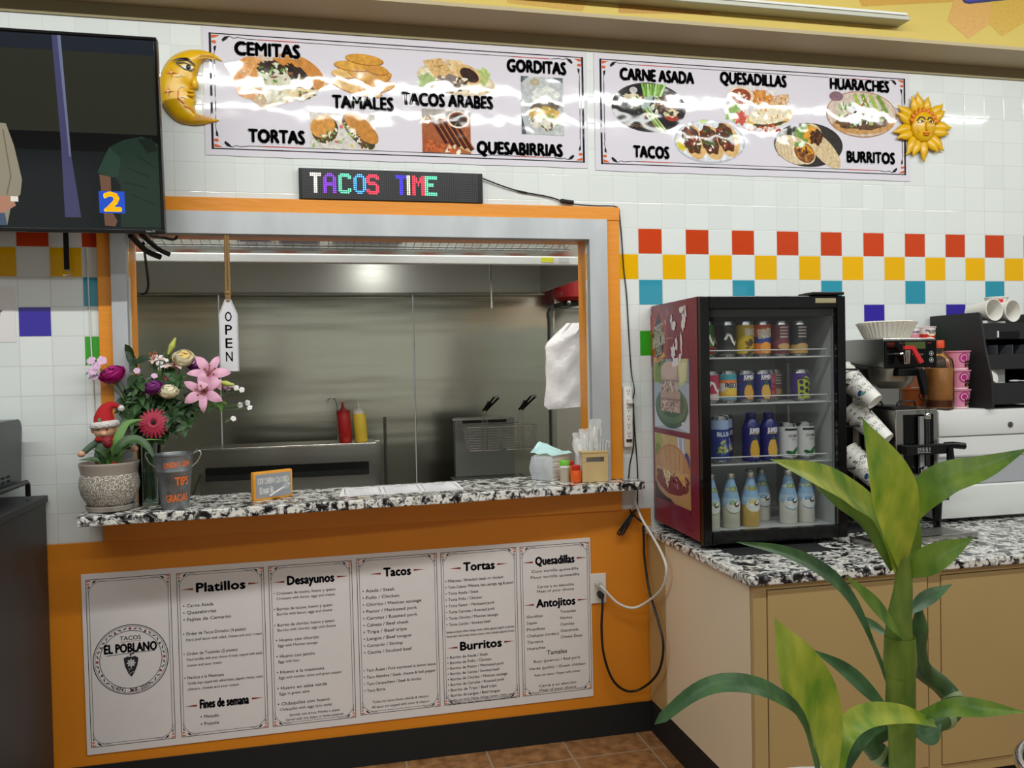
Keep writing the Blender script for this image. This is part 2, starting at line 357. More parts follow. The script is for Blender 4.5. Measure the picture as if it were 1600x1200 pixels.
    def build(s, name, material, parent=None, f=None, loc=None):
        if f and (V(f(.01, .05, 0))-(V(f(0, .05, 0))+V(f(.02, .05, 0)))/2).length > 1e-5: s.refine(.007)
        f = f or (lambda u, v, d: (u, -d, v))
        me = bpy.data.meshes.new(name); me.from_pydata([f(u, v, l*s.eps) for u, v, l in s.v], [], s.f)
        a = me.color_attributes.new('Col', 'FLOAT_COLOR', 'CORNER'); buf = []
        for p, c in zip(me.polygons, s.c): buf += [*c, 1.]*len(p.vertices)
        a.data.foreach_set('color', buf)
        me.materials.append(material)
        o = bpy.data.objects.new(name, me); COL.objects.link(o)
        if parent: o.parent = parent
        if loc: o.location = loc
        return o
def tag(o, label=None, cat=None, group=None, kind=None):
    if label: o['label'] = label
    if cat: o['category'] = cat
    if group: o['group'] = group
    if kind: o['kind'] = kind
    return o
def thing(name, label, cat, loc=(0, 0, 0), rz=0., group=None, rot=None):
    o = bpy.data.objects.new(name, None); COL.objects.link(o); o.location = loc; o.rotation_euler = rot or (0, 0, rz); o.empty_display_size = .05
    return tag(o, label, cat, group)
def struct(o, label=None): return tag(o, label, None, None, 'structure')
def dup(root, loc, rz=None, label=None, group=None, rot=None):
    r = root.copy(); COL.objects.link(r); r.location = loc
    if rz is not None: r.rotation_euler = (0, 0, rz)
    if rot is not None: r.rotation_euler = rot
    tag(r, label, None, group)
    for ch in list(root.children):
        c = ch.copy(); COL.objects.link(c); c.parent = r
        for g in ch.children:
            d = g.copy(); COL.objects.link(d); d.parent = c
    return r
def aim(a, b):
    """matrix carrying +Z onto the direction a->b, placed at a"""
    d = (V(b)-V(a)); q = d.to_track_quat('Z', 'Y'); return Matrix.Translation(V(a)) @ q.to_matrix().to_4x4()

# ================================================================== the setting
struct(MB().box(-6, -8, -.05, 5, 3.2, 0).build('floor', FLOOR), 'brown stone-look tiled floor')
OX0, OX1, OZ0, OZ1 = -2.03, -.232, 1.065, 2.115
wb = MB()
for a in ((-6, 0, OX0, 2.96), (OX1, 0, 5, 2.96), (OX0, 0, OX1, OZ0), (OX0, OZ1, OX1, 2.96)): wb.box(a[0], 0, a[1], a[2], .12, a[3])
struct(wb.build('wall_back', TILE), 'white tiled wall with bands of red, yellow, teal, violet and green tiles')
struct(MB().rbox(-6, -.008, .125, .035, -.0003, .9655, .002).build('trim_1', ORANGEP), 'orange painted panelling under the serving window')
struct(MB().rbox(-6, -.014, 0, .035, -.0085, .13, .002).build('baseboard_back', BLACKM), 'black cove base along the orange panelling')
SOFB = mat('soffit_beige', '#958a68', .6); SOFD = mat('soffit_brown', '#b5a684', .6); MURAL = mat('mural_yellow', '#cdb455', .5, var=.03, vscale=2)
wf = MB().box(-6, -8.1, 0, 5, -8, .9).box(-6, -8.1, 2.75, 5, -8, 4.2)
for x in (-6, -3.9, -1.6, .7, 3.0, 4.9): wf.box(x, -8.1, .9, x+.1, -8, 2.75)
wf = struct(wf.build('wall_front', mat('store_wall', '#c9c4b8', .7)), 'store wall facing the serving window'); 
sg = struct(MB().box(-6, -8.06, .9, 5, -8.04, 2.75).build('window_2', mat('shop_window', '#d6dcd8', .3, emit=.75)), 'lit shop window across the store')  # added glowing pane out of view, brightens reflections in the kitchen steel
struct(MB().box(-6, -.008, 2.908, 5, -.0003, 2.96).build('trim_2', SOFB), 'beige band along the top of the tiles')
sof = MB().box(-6, -.212, 2.9605, 5, .12, 2.975).box(-6, -.2115, 2.975, 5, .12, 4.2, 1).build('ceiling_bulkhead', [SOFD, MURAL])
struct(sof, 'bulkhead with yellow mural above the tiled wall')
p = Print()
OR1, OR2, OR3 = '#cf9f50', '#c9a33a', '#c4952f'
p.poly([(1.374, 3.064), (1.481, 2.993), (1.592, 3.066), (1.60, 3.16), (1.41, 3.165)], OR1, 2)
p.poly([(1.58, 3.075), (1.656, 3.015), (1.80, 3.10), (1.80, 3.25), (1.60, 3.25)], OR2, 1)
p.poly([(.95, 3.095), (1.41, 3.15), (1.41, 3.35), (.8, 3.35)], OR3, 1)
p.poly([(-.15, 2.985), (.25, 3.01), (.25, 3.2), (-.15, 3.2)], '#b98a33', 1)
p.poly([(-.6, 2.99), (-.3, 2.98), (-.2, 3.2), (-.7, 3.2)], '#c39a3a', 1)
p.poly([(1.44, 3.30), (1.445, 3.165), (1.46, 3.148), (1.485, 3.146), (1.9, 3.215), (1.9, 3.30)], '#20205a', 3)
p.poly([(1.452, 3.30), (1.455, 3.17), (1.467, 3.158), (1.487, 3.157), (1.9, 3.226), (1.9, 3.30)], '#3a35a0', 4)
mu = p.build('mural_shapes', PRINT, sof, loc=(0, -.212, 0))
# kitchen shell
KW = mat('kitchen_wall', '#a9a598', .55)
struct(MB().box(.15, 1.86, 0, 1.2, 1.95, 2.7).box(-3.2, 1.86, 0, -2.95, 1.95, 2.7).build('wall_kitchen_back', KW), 'grey kitchen wall beyond the steel sheets')
sw = MB()
for a, b in ((-2.98, -1.932), (-1.926, -.776), (-.77, .148)): sw.rbox(a, 1.85, 0, b, 1.8595, 2.7, .002)
struct(sw.build('wall_kitchen_steel', STEELW), 'brushed stainless steel sheets on the back wall of the kitchen')
struct(MB().box(1.2, .12, 0, 1.3, 1.95, 2.7).build('wall_kitchen_right', KW)); struct(MB().box(-3.3, .12, 0, -3.2, 1.95, 2.7).build('wall_kitchen_left', KW))
struct(MB().box(-3.3, .12, 2.7, 1.3, 1.95, 2.8).build('ceiling_kitchen', mat('ceiling_white', '#e6e8e6', .7)), 'white ceiling of the kitchen')
# serving window: orange boards, metal frame, jambs
wd = MB()
wd.rbox(-2.135, -.02, 1.1006, -2.082, -.0003, 2.196, .002).rbox(-.155, -.02, 1.1006, -.092, -.0003, 2.196, .002).rbox(-2.135, -.021, 2.197, -.09, -.0003, 2.254, .002)
wd.rbox(-2.142, -.02, .966, -.1, -.0003, 1.0645, .002)
win = struct(wd.build('window_1', ORANGE), 'orange board frame of the serving window')
gf = MB()
def mitre(P0, P1, Q0, Q1):   # outer edge P0-P1, inner edge Q0-Q1, front face plus return into the opening
    y0, y1 = -.036, .02
    gf.add([(P0[0], y0, P0[1]), (P1[0], y0, P1[1]), (Q1[0], y0-.002, Q1[1]), (Q0[0], y0-.002, Q0[1]), (P0[0], -.0205, P0[1]), (P1[0], -.0205, P1[1]), (Q1[0], y1, Q1[1]), (Q0[0], y1, Q0[1])],
           [(0, 1, 2, 3), (4, 7, 6, 5), (0, 4, 5, 1), (3, 2, 6, 7), (0, 3, 7, 4), (1, 5, 6, 2)])
o1, o2, i1, i2, zo, zi, zb = -2.085, -.152, -2.031, -.231, 2.199, 2.114, 1.1006
mitre((o1, zb), (o1, zo), (i1, zb), (i1, zi)); mitre((o1, zo), (o2, zo), (i1, zi), (i2, zi)); mitre((o2, zo), (o2, zb), (i2, zi), (i2, zb))
gf.build('metal_frame', GALV, win)
jb = MB().box(OX0, .0205, 1.1006, OX0+.0015, .119, OZ1).box(OX1-.0015, .0205, 1.1006, OX1, .119, OZ1).box(OX0+.0015, .0205, OZ1-.0015, OX1-.0015, .119, OZ1)
jb.build('jamb_lining', ORANGE, win)
# white cable clipped to the tiles beside the frame
CABW = mat('cable_white', '#d9dbd6', .5)
tag(MB().tube([(-2.172, -.004, 2.06), (-2.168, -.004, 1.8), (-2.163, -.004, 1.5), (-2.160, -.004, 1.30)], .003, 6).build('wall_cable', CABW, smooth=60), 'thin white cable running down the tiles beside the orange frame', 'cable')

# ================================================================== serving counter
cs = thing('granite_counter', 'speckled black and white granite counter of the serving window', 'counter', (-1.1, 0, 1.0655))
sl = [(-2.166, -.258), (-1.5, -.226), (-.874, -.196), (-.035, -.122), (-.028, -.004), (-.24, -.004), (-.24, .22), (-.8, .185), (-1.4, .15), (-2.025, .14), (-2.025, -.004), (-2.2, -.004)]
mb = MB().prism([(a+1.1, b) for a, b in sl], 0, .0345, axis='z')
o = mb.build('counter_slab', GRAN, cs); bv = o.modifiers.new('edge', 'BEVEL'); bv.width = .004; bv.segments = 2; bv.limit_method = 'ANGLE'
CZ = 1.1002

# ================================================================== side counter with cupboards
sc = thing('counter_cabinet', 'beige laminate cabinet with two doors under the side counter', 'cabinet', (.02, 0, 0))
FY = -.885
b = MB().rbox(.0, FY, .14, 2.3, -.0165, .8595, .002)
b.build('carcass', BEIGE, sc)
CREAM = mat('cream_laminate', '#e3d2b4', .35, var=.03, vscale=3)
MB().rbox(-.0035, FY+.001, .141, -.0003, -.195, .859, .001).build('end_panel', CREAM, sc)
MB().rbox(-.004, -.19, .141, -.0003, -.017, .859, .001).build('filler_strip', BEIGE, sc)
MB().rbox(.03, FY+.07, .0, 2.3, -.0165, .1395, .002).rbox(-.003, FY+.06, .0, .0295, -.02, .1395, .002).build('toe_kick', BLACKM, sc)
fr_ = MB().rbox(.0, FY-.019, .14, .048, FY-.0003, .8595, .0015).rbox(.66, FY-.019, .14, .708, FY-.0003, .8595, .0015).rbox(1.34, FY-.019, .14, 1.39, FY-.0003, .8595, .0015).rbox(.049, FY-.017, .14, 2.3, FY-.0003, .175, .0015).rbox(.049, FY-.017, .84, 2.3, FY-.0003, .8595, .0015)
fr_.build('face_frame', BEIGE, sc)
for x0, x1 in ((.0515, .656), (.712, 1.336)):
    d = MB().rbox(x0, FY-.021, .178, x1, FY-.0006, .8375, .003)
    d.build('door', BEIGE, sc)
g2 = thing('granite_worktop', 'speckled granite worktop of the side counter under the drinks fridge', 'worktop', (0, 0, .86))
o = MB().prism([(.0, -.92), (2.35, -.92), (2.35, -.003), (.0, -.003)], 0, .03, axis='z').build('worktop_slab', GRAN, g2)
bv = o.modifiers.new('edge', 'BEVEL'); bv.width = .004; bv.segments = 2; bv.limit_method = 'ANGLE'
WZ = .8902
# dark cupboard at the wall and the oven on it
DK = mat('charcoal_laminate', '#2c2e2f', .5, var=.08, vscale=5)
t = thing('charcoal_cabinet', 'charcoal cabinet standing against the orange panelling', 'cabinet', (-2.7, -.5, 0))
MB().rbox(-.5, -.6, .0, .368, .483, 1.125, .003).build('carcass', DK, t); MB().rbox(-.5, -.61, 1.1255, .375, .486, 1.15, .002).build('cabinet_top', DK, t)
t = thing('toaster_oven', 'dark grey countertop oven with rounded corners on the charcoal cabinet', 'oven', (-2.39, -.06, 1.1505))
OV = mat('oven_grey', '#3f4345', .32, .3)
b = MB(); pr = []
R = .035
for cx, cz, a0 in ((-R-.0, .285-R, 0), (-.52+R, .285-R, pi/2), (-.52+R, .045+R*.4, pi), (-R, .045+R*.4, 1.5*pi)):
    rr = R if cz > .1 else R*.4
    for i in range(6): a = a0+i/5*pi/2; pr.append((cx+rr*cos(a), cz+rr*sin(a)))
o = MB()
o.prism(pr, -.42, 0, axis='x'); o.build('oven_body', OV, t, smooth=40)
v = MB()
for i in range(7): v.box(.0003, -.46+.05*i, .075, .0012, -.43+.05*i, .083)
for i in range(7): v.box(.0003, -.46+.05*i, .09, .0012, -.43+.05*i, .098)
v.build('vent_slots', BLACKM, t)
MB().tube([(.02, -.02, .008), (.02, -.02, .05), (.02, -.035, .06), (.02, -.45, .06), (.02, -.465, .05), (.02, -.465, .008)], .009, 8).build('foot_rail', BLACK, t, smooth=50)
MB().tube([(-.38, -.05, .008), (-.38, -.05, .045), (-.38, -.45, .045), (-.38, -.45, .008)], .009, 8).build('foot_rail', BLACK, t, smooth=50)
# printed paper on the tiles
t = thing('paper_notice', 'white paper notice taped to the tiles under the television', 'notice', (-2.418, -.0006, 1.916))
MB().box(-.22, -.0009, -.203, 0, 0, 0).build('paper_sheet', SHEETP, t)
Print().text('Y', -.052, -.097, .021, '#161616', 1, bold=.02).build('lettering', PRINT, t, loc=(0, -.001, 0))

# ================================================================== kitchen equipment
t = thing('exhaust_hood', 'stainless steel exhaust hood over the cooking line', 'hood', (-1.4, 1.1, 2.057))
MB().rbox(-1.55, .70, 0, 1.46, .72, .6, .003).build('filter_bank', steelmat('hood_steel', '#cfcdc6', .42), t)
for x in (-1.55, 1.44): MB().rbox(x, -.70, .0, x+.02, .70, .6, .003).build('side_plate', STEEL, t)
MB().rbox(-1.55, -.72, .0385, 1.46, -.705, .6, .003).build('front_plate', STEEL, t)
MB().rbox(-1.55, -.735, .0, 1.46, -.70, .038, .004).build('front_lip', mat('hood_lip', '#dfe3e2', .4), t)
MB().rbox(-1.55, .66, -.016, 1.46, .70, -.001, .003).build('grease_gutter', STEEL, t)
MB().box(1.065, -.7365, .012, 1.125, -.7355, .034).build('yellow_sticker', mat('sticker_yellow', '#dfe03a', .5), t)
MB().box(1.15, -.7365, .012, 1.20, -.7355, .034).build('white_sticker', mat('sticker_white', '#c9d0d2', .5), t)
t = thing('wire_shelf', 'wire shelf hanging under the top of the serving window', 'shelf', (-1.13, .14, 2.154))
b = MB(); WR = mat('shelf_wire', '#6f7271', .4, .3)
for i in range(50): x = -.9+1.8*i/49; b.tube([(x, 0, 0), (x, .2, -.036)], .0019, 5)
for y in (0, .1, .17, .2): b.tube([(-.92, y, -.18*y), (.92, y, -.18*y)], .003, 6)
b.build('wire_grid', WR, t)
for x in (-.9, .9): MB().tube([(x, .0, 0), (x, .0, .4)], .003, 6).tube([(x, .2, -.036), (x, .2, .4)], .003, 6).build('hanger', WR, t)
def carton(x, y, w_, d_, h_, col, lab, band):
    t = thing('food_carton', lab, 'box', (x, y, 2.1590-.18*(y-.14)), rot=(-.178, 0, 0))
    MB().rbox(0, 0, 0, w_, d_, h_, .002).build('carton_body', mat('carton_'+col, col, .5), t)
    q = Print(); q.rect(.01, .01, w_-.01, d_-.01, band); q.text('TAMALES', w_/2, d_/2, .03, '#e8e4f0', 2, bold=.02)
    q.build('printed_face', PRINT, t, f=lambda u, v, d: (u, v, -.0004-d))
q_ = carton
carton(-1.665, .16, .14, .13, .08, '#e4e0ea', 'white carton with violet print at one end of the wire shelf', '#3d2f86')
carton(-1.50, .155, .17, .15, .09, '#c9c6ca', 'grey carton with pale violet print beside the violet one on the wire shelf', '#8d82ab')
carton(-1.28, .15, .30, .15, .10, '#d8d8d6', 'wide white carton in the middle of the wire shelf', '#b9b6c0')
tag(MB().tube([(-.465, .9, 2.70), (-.465, .9, 1.93)], .006, 8).tube([(-.465, .9, 1.93), (-.465, .9, 1.895)], .009, 8).build('nozzle_pipe', CHROME, smooth=50), 'thin steel pipe with nozzle hanging from the hood', 'pipe')
t = thing('suppression_tank', 'red fire suppression tank on the kitchen wall', 'tank', (.185, 1.62, 1.99))
RED = mat('tank_red', '#a3151c', .3)
MB().lathe([(.085, 0), (.105, .02), (.105, .14), (.108, .143), (.108, .149), (.105, .152), (.105, .18), (.108, .183), (.108, .189), (.105, .192), (.105, .5), (.08, .53)], 36).build('tank_body', RED, t, smooth=40)
MB().rbox(-.05, -.02, -.03, .05, .22, -.001, .003).build('bracket', BLACK, t); MB().ball((-.03, -.07, -.012), .014).build('drain_plug', CHROME, t, smooth=60)
tag(MB().tube([(.115, 1.825, .8), (.115, 1.825, 1.93), (.12, 1.825, 1.955), (.13, 1.825, 1.965), (.7, 1.825, 1.965)], .012, 10).tube([(.115, 1.825, 1.90), (.115, 1.825, 1.94)], .017, 10).tube([(.12, 1.825, 1.965), (.17, 1.825, 1.965)], .017, 10).build('conduit_pipe', mat('conduit', '#9b9d9a', .45, .5), smooth=50), 'grey conduit pipe with elbow on the kitchen wall', 'pipe')
# griddle
DST = steelmat('dark_steel', '#6d6c66', .35)
t = thing('griddle', 'stainless griddle with back splash and shelf behind the counter', 'stove', (-1.5, 1.0, 0))
MB().rbox(-.46, -.3, .1, .46, .28, .93, .004).build('griddle_body', DST, t)
MB().rbox(-.46, .20, .93, .46, .24, 1.20, .003).build('back_splash', STEEL, t)
MB().rbox(-.46, .0, 1.195, .43, .24, 1.208, .002).build('shelf', STEEL, t)
MB().rbox(-.44, .19, 1.02, .40, .199, 1.09, .002).build('grease_slot', BLACKM, t)
MB().prism([(-.3, .93), (.2, .93), (.2, 1.06)], -.47, -.461, axis='x').build('side_guard', STEEL, t)
MB().tube([(.475, -.02, .4), (.475, -.02, 1.34)], .008, 8).build('gas_post', DST, t)
for x in (-.42, .42):
    for y in (-.26, .24): MB().cyl((x, y, 0), .025, .1).build('leg', DST, t)
def squeeze(x, y, col, tip, lab, tilt):
    t = thing('squeeze_bottle', lab, 'bottle', (x, y, 1.2085), rot=(0, tilt, 0), group=None)
    MB().lathe([(.001, 0), (.030, .0), (.034, .006), (.034, .155), (.031, .165)], 24).build('bottle_body', mat('sauce_'+col, col, .35), t, smooth=40)
    MB().lathe([(.035, .150), (.035, .166), (.02, .172), (.012, .178), (.009, .182), (.004, .212), (.0, .213)], 24).build('nozzle_cap', mat('cap_'+tip, tip, .4), t, smooth=40)
squeeze(-1.222, 1.07, '#a51c1a', '#a51c1a', 'red squeeze bottle of ketchup on the griddle shelf', -.07)
squeeze(-1.142, 1.07, '#d8b83a', '#e2e0cd', 'yellow squeeze bottle of mustard on the griddle shelf', -.07)
t = tag(MB().tube([(-1.262, 1.13, 1.21), (-1.262, 1.13, 1.40), (-1.285, 1.13, 1.44), (-1.31, 1.13, 1.43), (-1.315, 1.13, 1.405)], .004, 6, smooth=20).build('ladle', CHROME, smooth=50), 'steel ladle handle hooked beside the red ketchup bottle', 'ladle')
# fryer
t = thing('deep_fryer', 'stainless deep fryer with tall flue panel', 'fryer', (-.43, 1.1, 0))
MB().rbox(-.2, -.4, .1, .2, .28, .96, .004).build('fryer_body', DST, t)
MB().rbox(-.175, .235, .96, .175, .29, 1.30, .004).build('flue_panel', mat('flue_steel', '#8b8c88', .38, .8), t)
MB().rbox(-.19, .225, 1.285, .15, .234, 1.296, .002).rbox(-.12, .233, 1.262, .14, .2345, 1.29, .001, 0).build('flue_rim', STEEL, t)
MB().rbox(-.13, .2325, 1.266, .13, .2328, 1.284, .0001).build('flue_slot', BLACKM, t)
MB().tube([(-.16, .21, 1.265), (.19, .21, 1.265)], .004, 6).build('hanger_bar', CHROME, t)
for x in (-.17, .17):
    for y in (-.36, .24): MB().cyl((x, y, 0), .025, .1).build('leg', DST, t)
MB().rbox(.2005, -.4, .94, .55, .25, .965, .004).build('side_table', DST, t)
WIRE = mat('basket_wire', '#a8a49a', .35, .8)
def basket(x, lab, src=None):
    if src: return dup(src, (x, 1.17, 1.13), 0, lab)
    t = thing('fry_basket', lab, 'basket', (x, 1.17, 1.13))
    b = MB(); W1, W0, H, D1 = .098, .080, .128, .07
    for i in range(13):
        f_ = i/12
        for sy in (-1, 1): b.tube([(-W1+2*W1*f_, sy*D1, H), (-W0+2*W0*f_, sy*D1*.85, 0)], .0009, 4)
        b.tube([(-W0+2*W0*f_, -D1*.85, 0), (-W0+2*W0*f_, D1*.85, 0)], .0009, 4)
    for i in range(9):
        f_ = i/8
        for sx in (-1, 1): b.tube([(sx*W1, -D1+2*D1*f_, H), (sx*W0, (-D1+2*D1*f_)*.85, 0)], .0009, 4)
    for i in range(10):
        z = H*i/9; a = W0+(W1-W0)*i/9; d_ = D1*(.85+.15*i/9); r = .0028 if i in (0, 9) else .0009
        b.tube([(-a, -d_, z), (a, -d_, z), (a, d_, z), (-a, d_, z)], r, 5, closed=True)
    b.build('wire_mesh', WIRE, t)
    h = MB()
    for dx in (-.016, -.006, .006, .016): h.tube([(dx, -D1*.86, .0), (dx, -D1-.004, H), (dx*.8, -D1-.008, .225)], .0016, 5)
    h.build('handle_wire', CHROME, t)
    k = MB()
    for dx in (-.008, .008): k.tube([(dx*1.2, -D1-.008, .222), (dx*1.4+.03, -D1-.06, .265), (dx*1.8+.05, -D1-.10, .295)], .006, 6)
    k.rbox(-.012, -.01, -.004, .012, .01, .05, .003, 0, Matrix.Translation((.003, -D1-.012, .225)) @ Matrix.Rotation(radians(32), 4, 'Y'))
    k.build('grip', BLACK, t)
    MB().tube([(.036, -D1-.10, .297), (.064, -D1-.10, .297)], .006, 6).build('grip_end', CHROME, t)
    return t
bk = basket(-.475, 'wire fry basket hanging in the middle of the fryer')
basket(-.272, 'wire fry basket hanging over the side edge of the fryer next to the plastic bags', bk)
# bundle of carrier bags
t = thing('carrier_bag_bundle', 'bundle of white plastic carrier bags hanging inside the serving window', 'plastic bags', (-.2, .36, 1.385))
b = MB(); rnd = random.Random(3)
nu, nv = 14, 22; gr = {}
for sd in (0, 1):
    for j in range(nv+1):
        v_ = j/nv; z = .40*v_; x0 = -.135+.02*(1-v_)*0+(.0 if v_ < .75 else (v_-.75)*.45); x0 += .012*sin(v_*3); x0 += .02 if v_ < .03 else 0
        for i in range(nu+1):
            u_ = i/nu; x = x0+(.16-x0)*u_
            th = .045*sin(pi*min(1, u_*1.15+.02))**.6*(.7+.3*v_)
            wv = .006*sin(17*v_+5*u_+3*sin(9*u_))+.004*sin(41*v_*u_+u_*13)
            gr[sd, j, i] = len(b.v); b.v.append((x, (-th if sd == 0 else th*.5)+wv, z+(.02*u_ if j == 0 else 0)))
    for j in range(nv):
        for i in range(nu): b.f.append((gr[sd, j, i], gr[sd, j, i+1], gr[sd, j+1, i+1], gr[sd, j+1, i])); b.m.append(0)
b.build('bag_stack', mat('bag_white', '#ece6e6', .35, bump=.5, bscale=28), t, smooth=60)
MB().tube([(.10, .0, .33), (.10, -.0, .52), (.14, .02, .60), (.16, .04, .73)], .003, 6).build('hanger_hook', CHROME, t)
pb = Print().scatter(26, .085, .22, .03, .10, ['#d86a78', '#e29aa2', '#d98b98'], .012, 1, 4).build('faded_print', PRINT, t, loc=(0, -.047, 0))

# ================================================================== banners
INK = '#1d1b22'
def corner(p, x, z, sx, sz, k=1.):
    """printed corner ornament: triangle, lozenge and two dark leaves"""
    f = lambda a, b: (x+sx*a*k, z+sz*b*k)
    p.poly([f(.006, -.006), f(.035, -.006), f(.020, -.014), f(.006, -.018)], '#d8622c', 2)
    p.ell(*f(.014, -.032), .009*k, .006*k, '#d9683c', 2, 10)
    p.poly([f(.042, -.022), f(.052, -.010), f(.072, -.006), f(.060, -.020), f(.046, -.030)], INK, 2)
    p.line([f(.07, -.007), f(.085, -.014), f(.10, -.010), f(.13, -.013)], .002*k, INK, 2)
    p.poly([f(.012, -.05), f(.022, -.045), f(.020, -.060), f(.014, -.072)], INK, 2)
    p.line([f(.015, -.07), f(.012, -.085), f(.015, -.10)], .002*k, INK, 2)
def frame_lines(p, x0, z0, x1, z1, red=True):
    p.line([(x0, z0), (x1, z0)], .0035, INK, 1); p.line([(x0, z1), (x1, z1)], .0035, INK, 1)
    p.line([(x0, z0), (x0, z1)], .008, INK, 1); p.line([(x1, z0), (x1, z1)], .008, INK, 1)
    i = .014
    for z in (z0+i, z1-i):
        L = x1-x0
        p.line([(x0+.13, z), (x1-.13, z)], .0018, INK, 1)
        for a in (.12, .80): p.line([(x0+a*L, z), (x0+(a+.1)*L, z)], .003, '#c8483a', 1.5)
    for x in (x0+i, x1-i): p.line([(x, z0+.10), (x, z1-.10)], .003, '#33323a', 1)
    for sx, x in ((1, x0), (-1, x1)):
        for sz, z in ((1, z1), (-1, z0)): corner(p, x, z, sx, sz)
def word(p, s, x, z, wd, h=.050):
    p.text(s, x, z, h, '#f4f2f6', 5, bold=.075, width=wd*1.02); p.text(s, x, z, h, INK, 6, bold=.016, width=wd)
Y0 = -.0035
def banner(name, label, x0, z0, x1, z1):
    t = thing(name, label, 'banner', (x0, Y0, z0))
    b = MB(); n = 40; W_ = x1-x0; H_ = z1-z0
    for i in range(n+1):
        x = W_*i/n; e = .0004*sin(i*1.3)+.0003*sin(i*.57+1)
        b.v += [(x, -e*.0, 0+e*2), (x, 0, H_+e)]
    for i in range(n): b.f.append((2*i, 2*i+2, 2*i+3, 2*i+1)); b.m.append(0)
    o = b.build('vinyl_sheet', SHEETV, t); sd = o.modifiers.new('thick', 'SOLIDIFY'); sd.thickness = .001; sd.offset = -1
    return t
OFF = -.0012
def photo(t, name, fn):
    p = Print(); fn(p); return p.build(name, PRINTP, t, loc=(0, OFF, 0))
t1 = banner('menu_banner', 'wide white menu banner with photos of cemitas, tamales and tortas', -1.745, 2.417, -.222, 2.9045)
ox, oz = -1.745, 2.417
L1 = lambda x, z: (x-ox, z-oz)
p = Print(); frame_lines(p, .026, .026, 1.507, .462); p.build('printed_border', PRINTG, t1, loc=(0, OFF, 0))
for s, x, z, wd in (('CEMITAS', -1.509, 2.828, .235), ('TAMALES', -1.15, 2.644, .232), ('TACOS ARABES', -.811, 2.670, .362), ('GORDITAS', -.436, 2.828, .245), ('TORTAS', -1.483, 2.497, .204), ('QUESABIRRIAS', -.513, 2.487, .354)):
    p = Print(); word(p, s, *L1(x, z), wd); p.build('lettering', PRINTG, t1, loc=(0, OFF, 0))
BUN, BUND, GRN, WHT, BRN = '#d99a4e', '#b9742f', '#5f8a3a', '#efe9dc', '#4a3226'
def f_cemita(p):
    c = L1(-1.47, 2.715)
    p.poly([(c[0]-.20, c[1]+.05), (c[0]-.05, c[1]+.10), (c[0]+.20, c[1]+.0), (c[0]+.08, c[1]-.07), (c[0]-.06, c[1]-.115), (c[0]-.12, c[1]-.07)], '#d9c0a8', 1)
    p.ell(c[0]-.105, c[1]+.012, .062, .075, '#dd9a52', 2, rot=-.25); p.ell(c[0]-.10, c[1]-.045, .06, .035, '#e0ab7e', 2.5)
    p.ell(c[0]+.075, c[1]+.035, .105, .06, '#cf8b42', 2, rot=-.45); p.ell(c[0]+.03, c[1]-.005, .115, .06, '#4a3a2c', 3, rot=-.5, jag=.12)
    p.ell(c[0]-.01, c[1]-.025, .075, .06, '#d8d6bf', 3.5, rot=-.7, jag=.2); p.ell(c[0]+.075, c[1]-.05, .07, .022, '#e6d3a8', 3.6, rot=.15, jag=.2)
    p.ell(c[0]-.035, c[1]+.045, .045, .025, '#3a2b22', 3.8, jag=.25); p.ell(c[0]+.07, c[1]+.035, .05, .02, '#33261f', 3.8, rot=-.55, jag=.25)
    p.scatter(46, c[0]+.02, c[1]-.005, .10, .055, [GRN, '#7ca457', '#dfe4cf', '#8b5b39', '#c7c199'], .008, 4, 5, -.5)
    p.scatter(24, c[0]-.02, c[1]-.065, .08, .022, [WHT, '#e9d7b2', '#c9b48b'], .008, 4, 9)
    p.scatter(26, c[0]-.115, c[1]+.04, .04, .025, ['#f3dfb2'], .0025, 4, 6)
def f_tamales(p):
    c = L1(-1.155, 2.755)
    for i, (x, z, a, b_, r, k) in enumerate(((-.02, -.055, .105, .026, -.25, '#e0b468'), (.06, -.045, .075, .026, .15, '#d9a350'), (-.055, .0, .06, .020, 0, '#e6bd74'), (.02, -.01, .075, .022, -.3, '#dba751'), (.075, -.015, .05, .022, .5, '#d59a44'), (-.03, .03, .075, .021, -.06, '#dfa84a'), (.06, .022, .05, .02, -.2, '#d0933c'), (.015, .058, .075, .022, -.08, '#dba043'))):
        p.ell(c[0]+x, c[1]+z, a, b_, '#a86c28', 1+i*.8, rot=r); p.ell(c[0]+x, c[1]+z+.002, a*.96, b_*.9, k, 1.3+i*.8, rot=r)
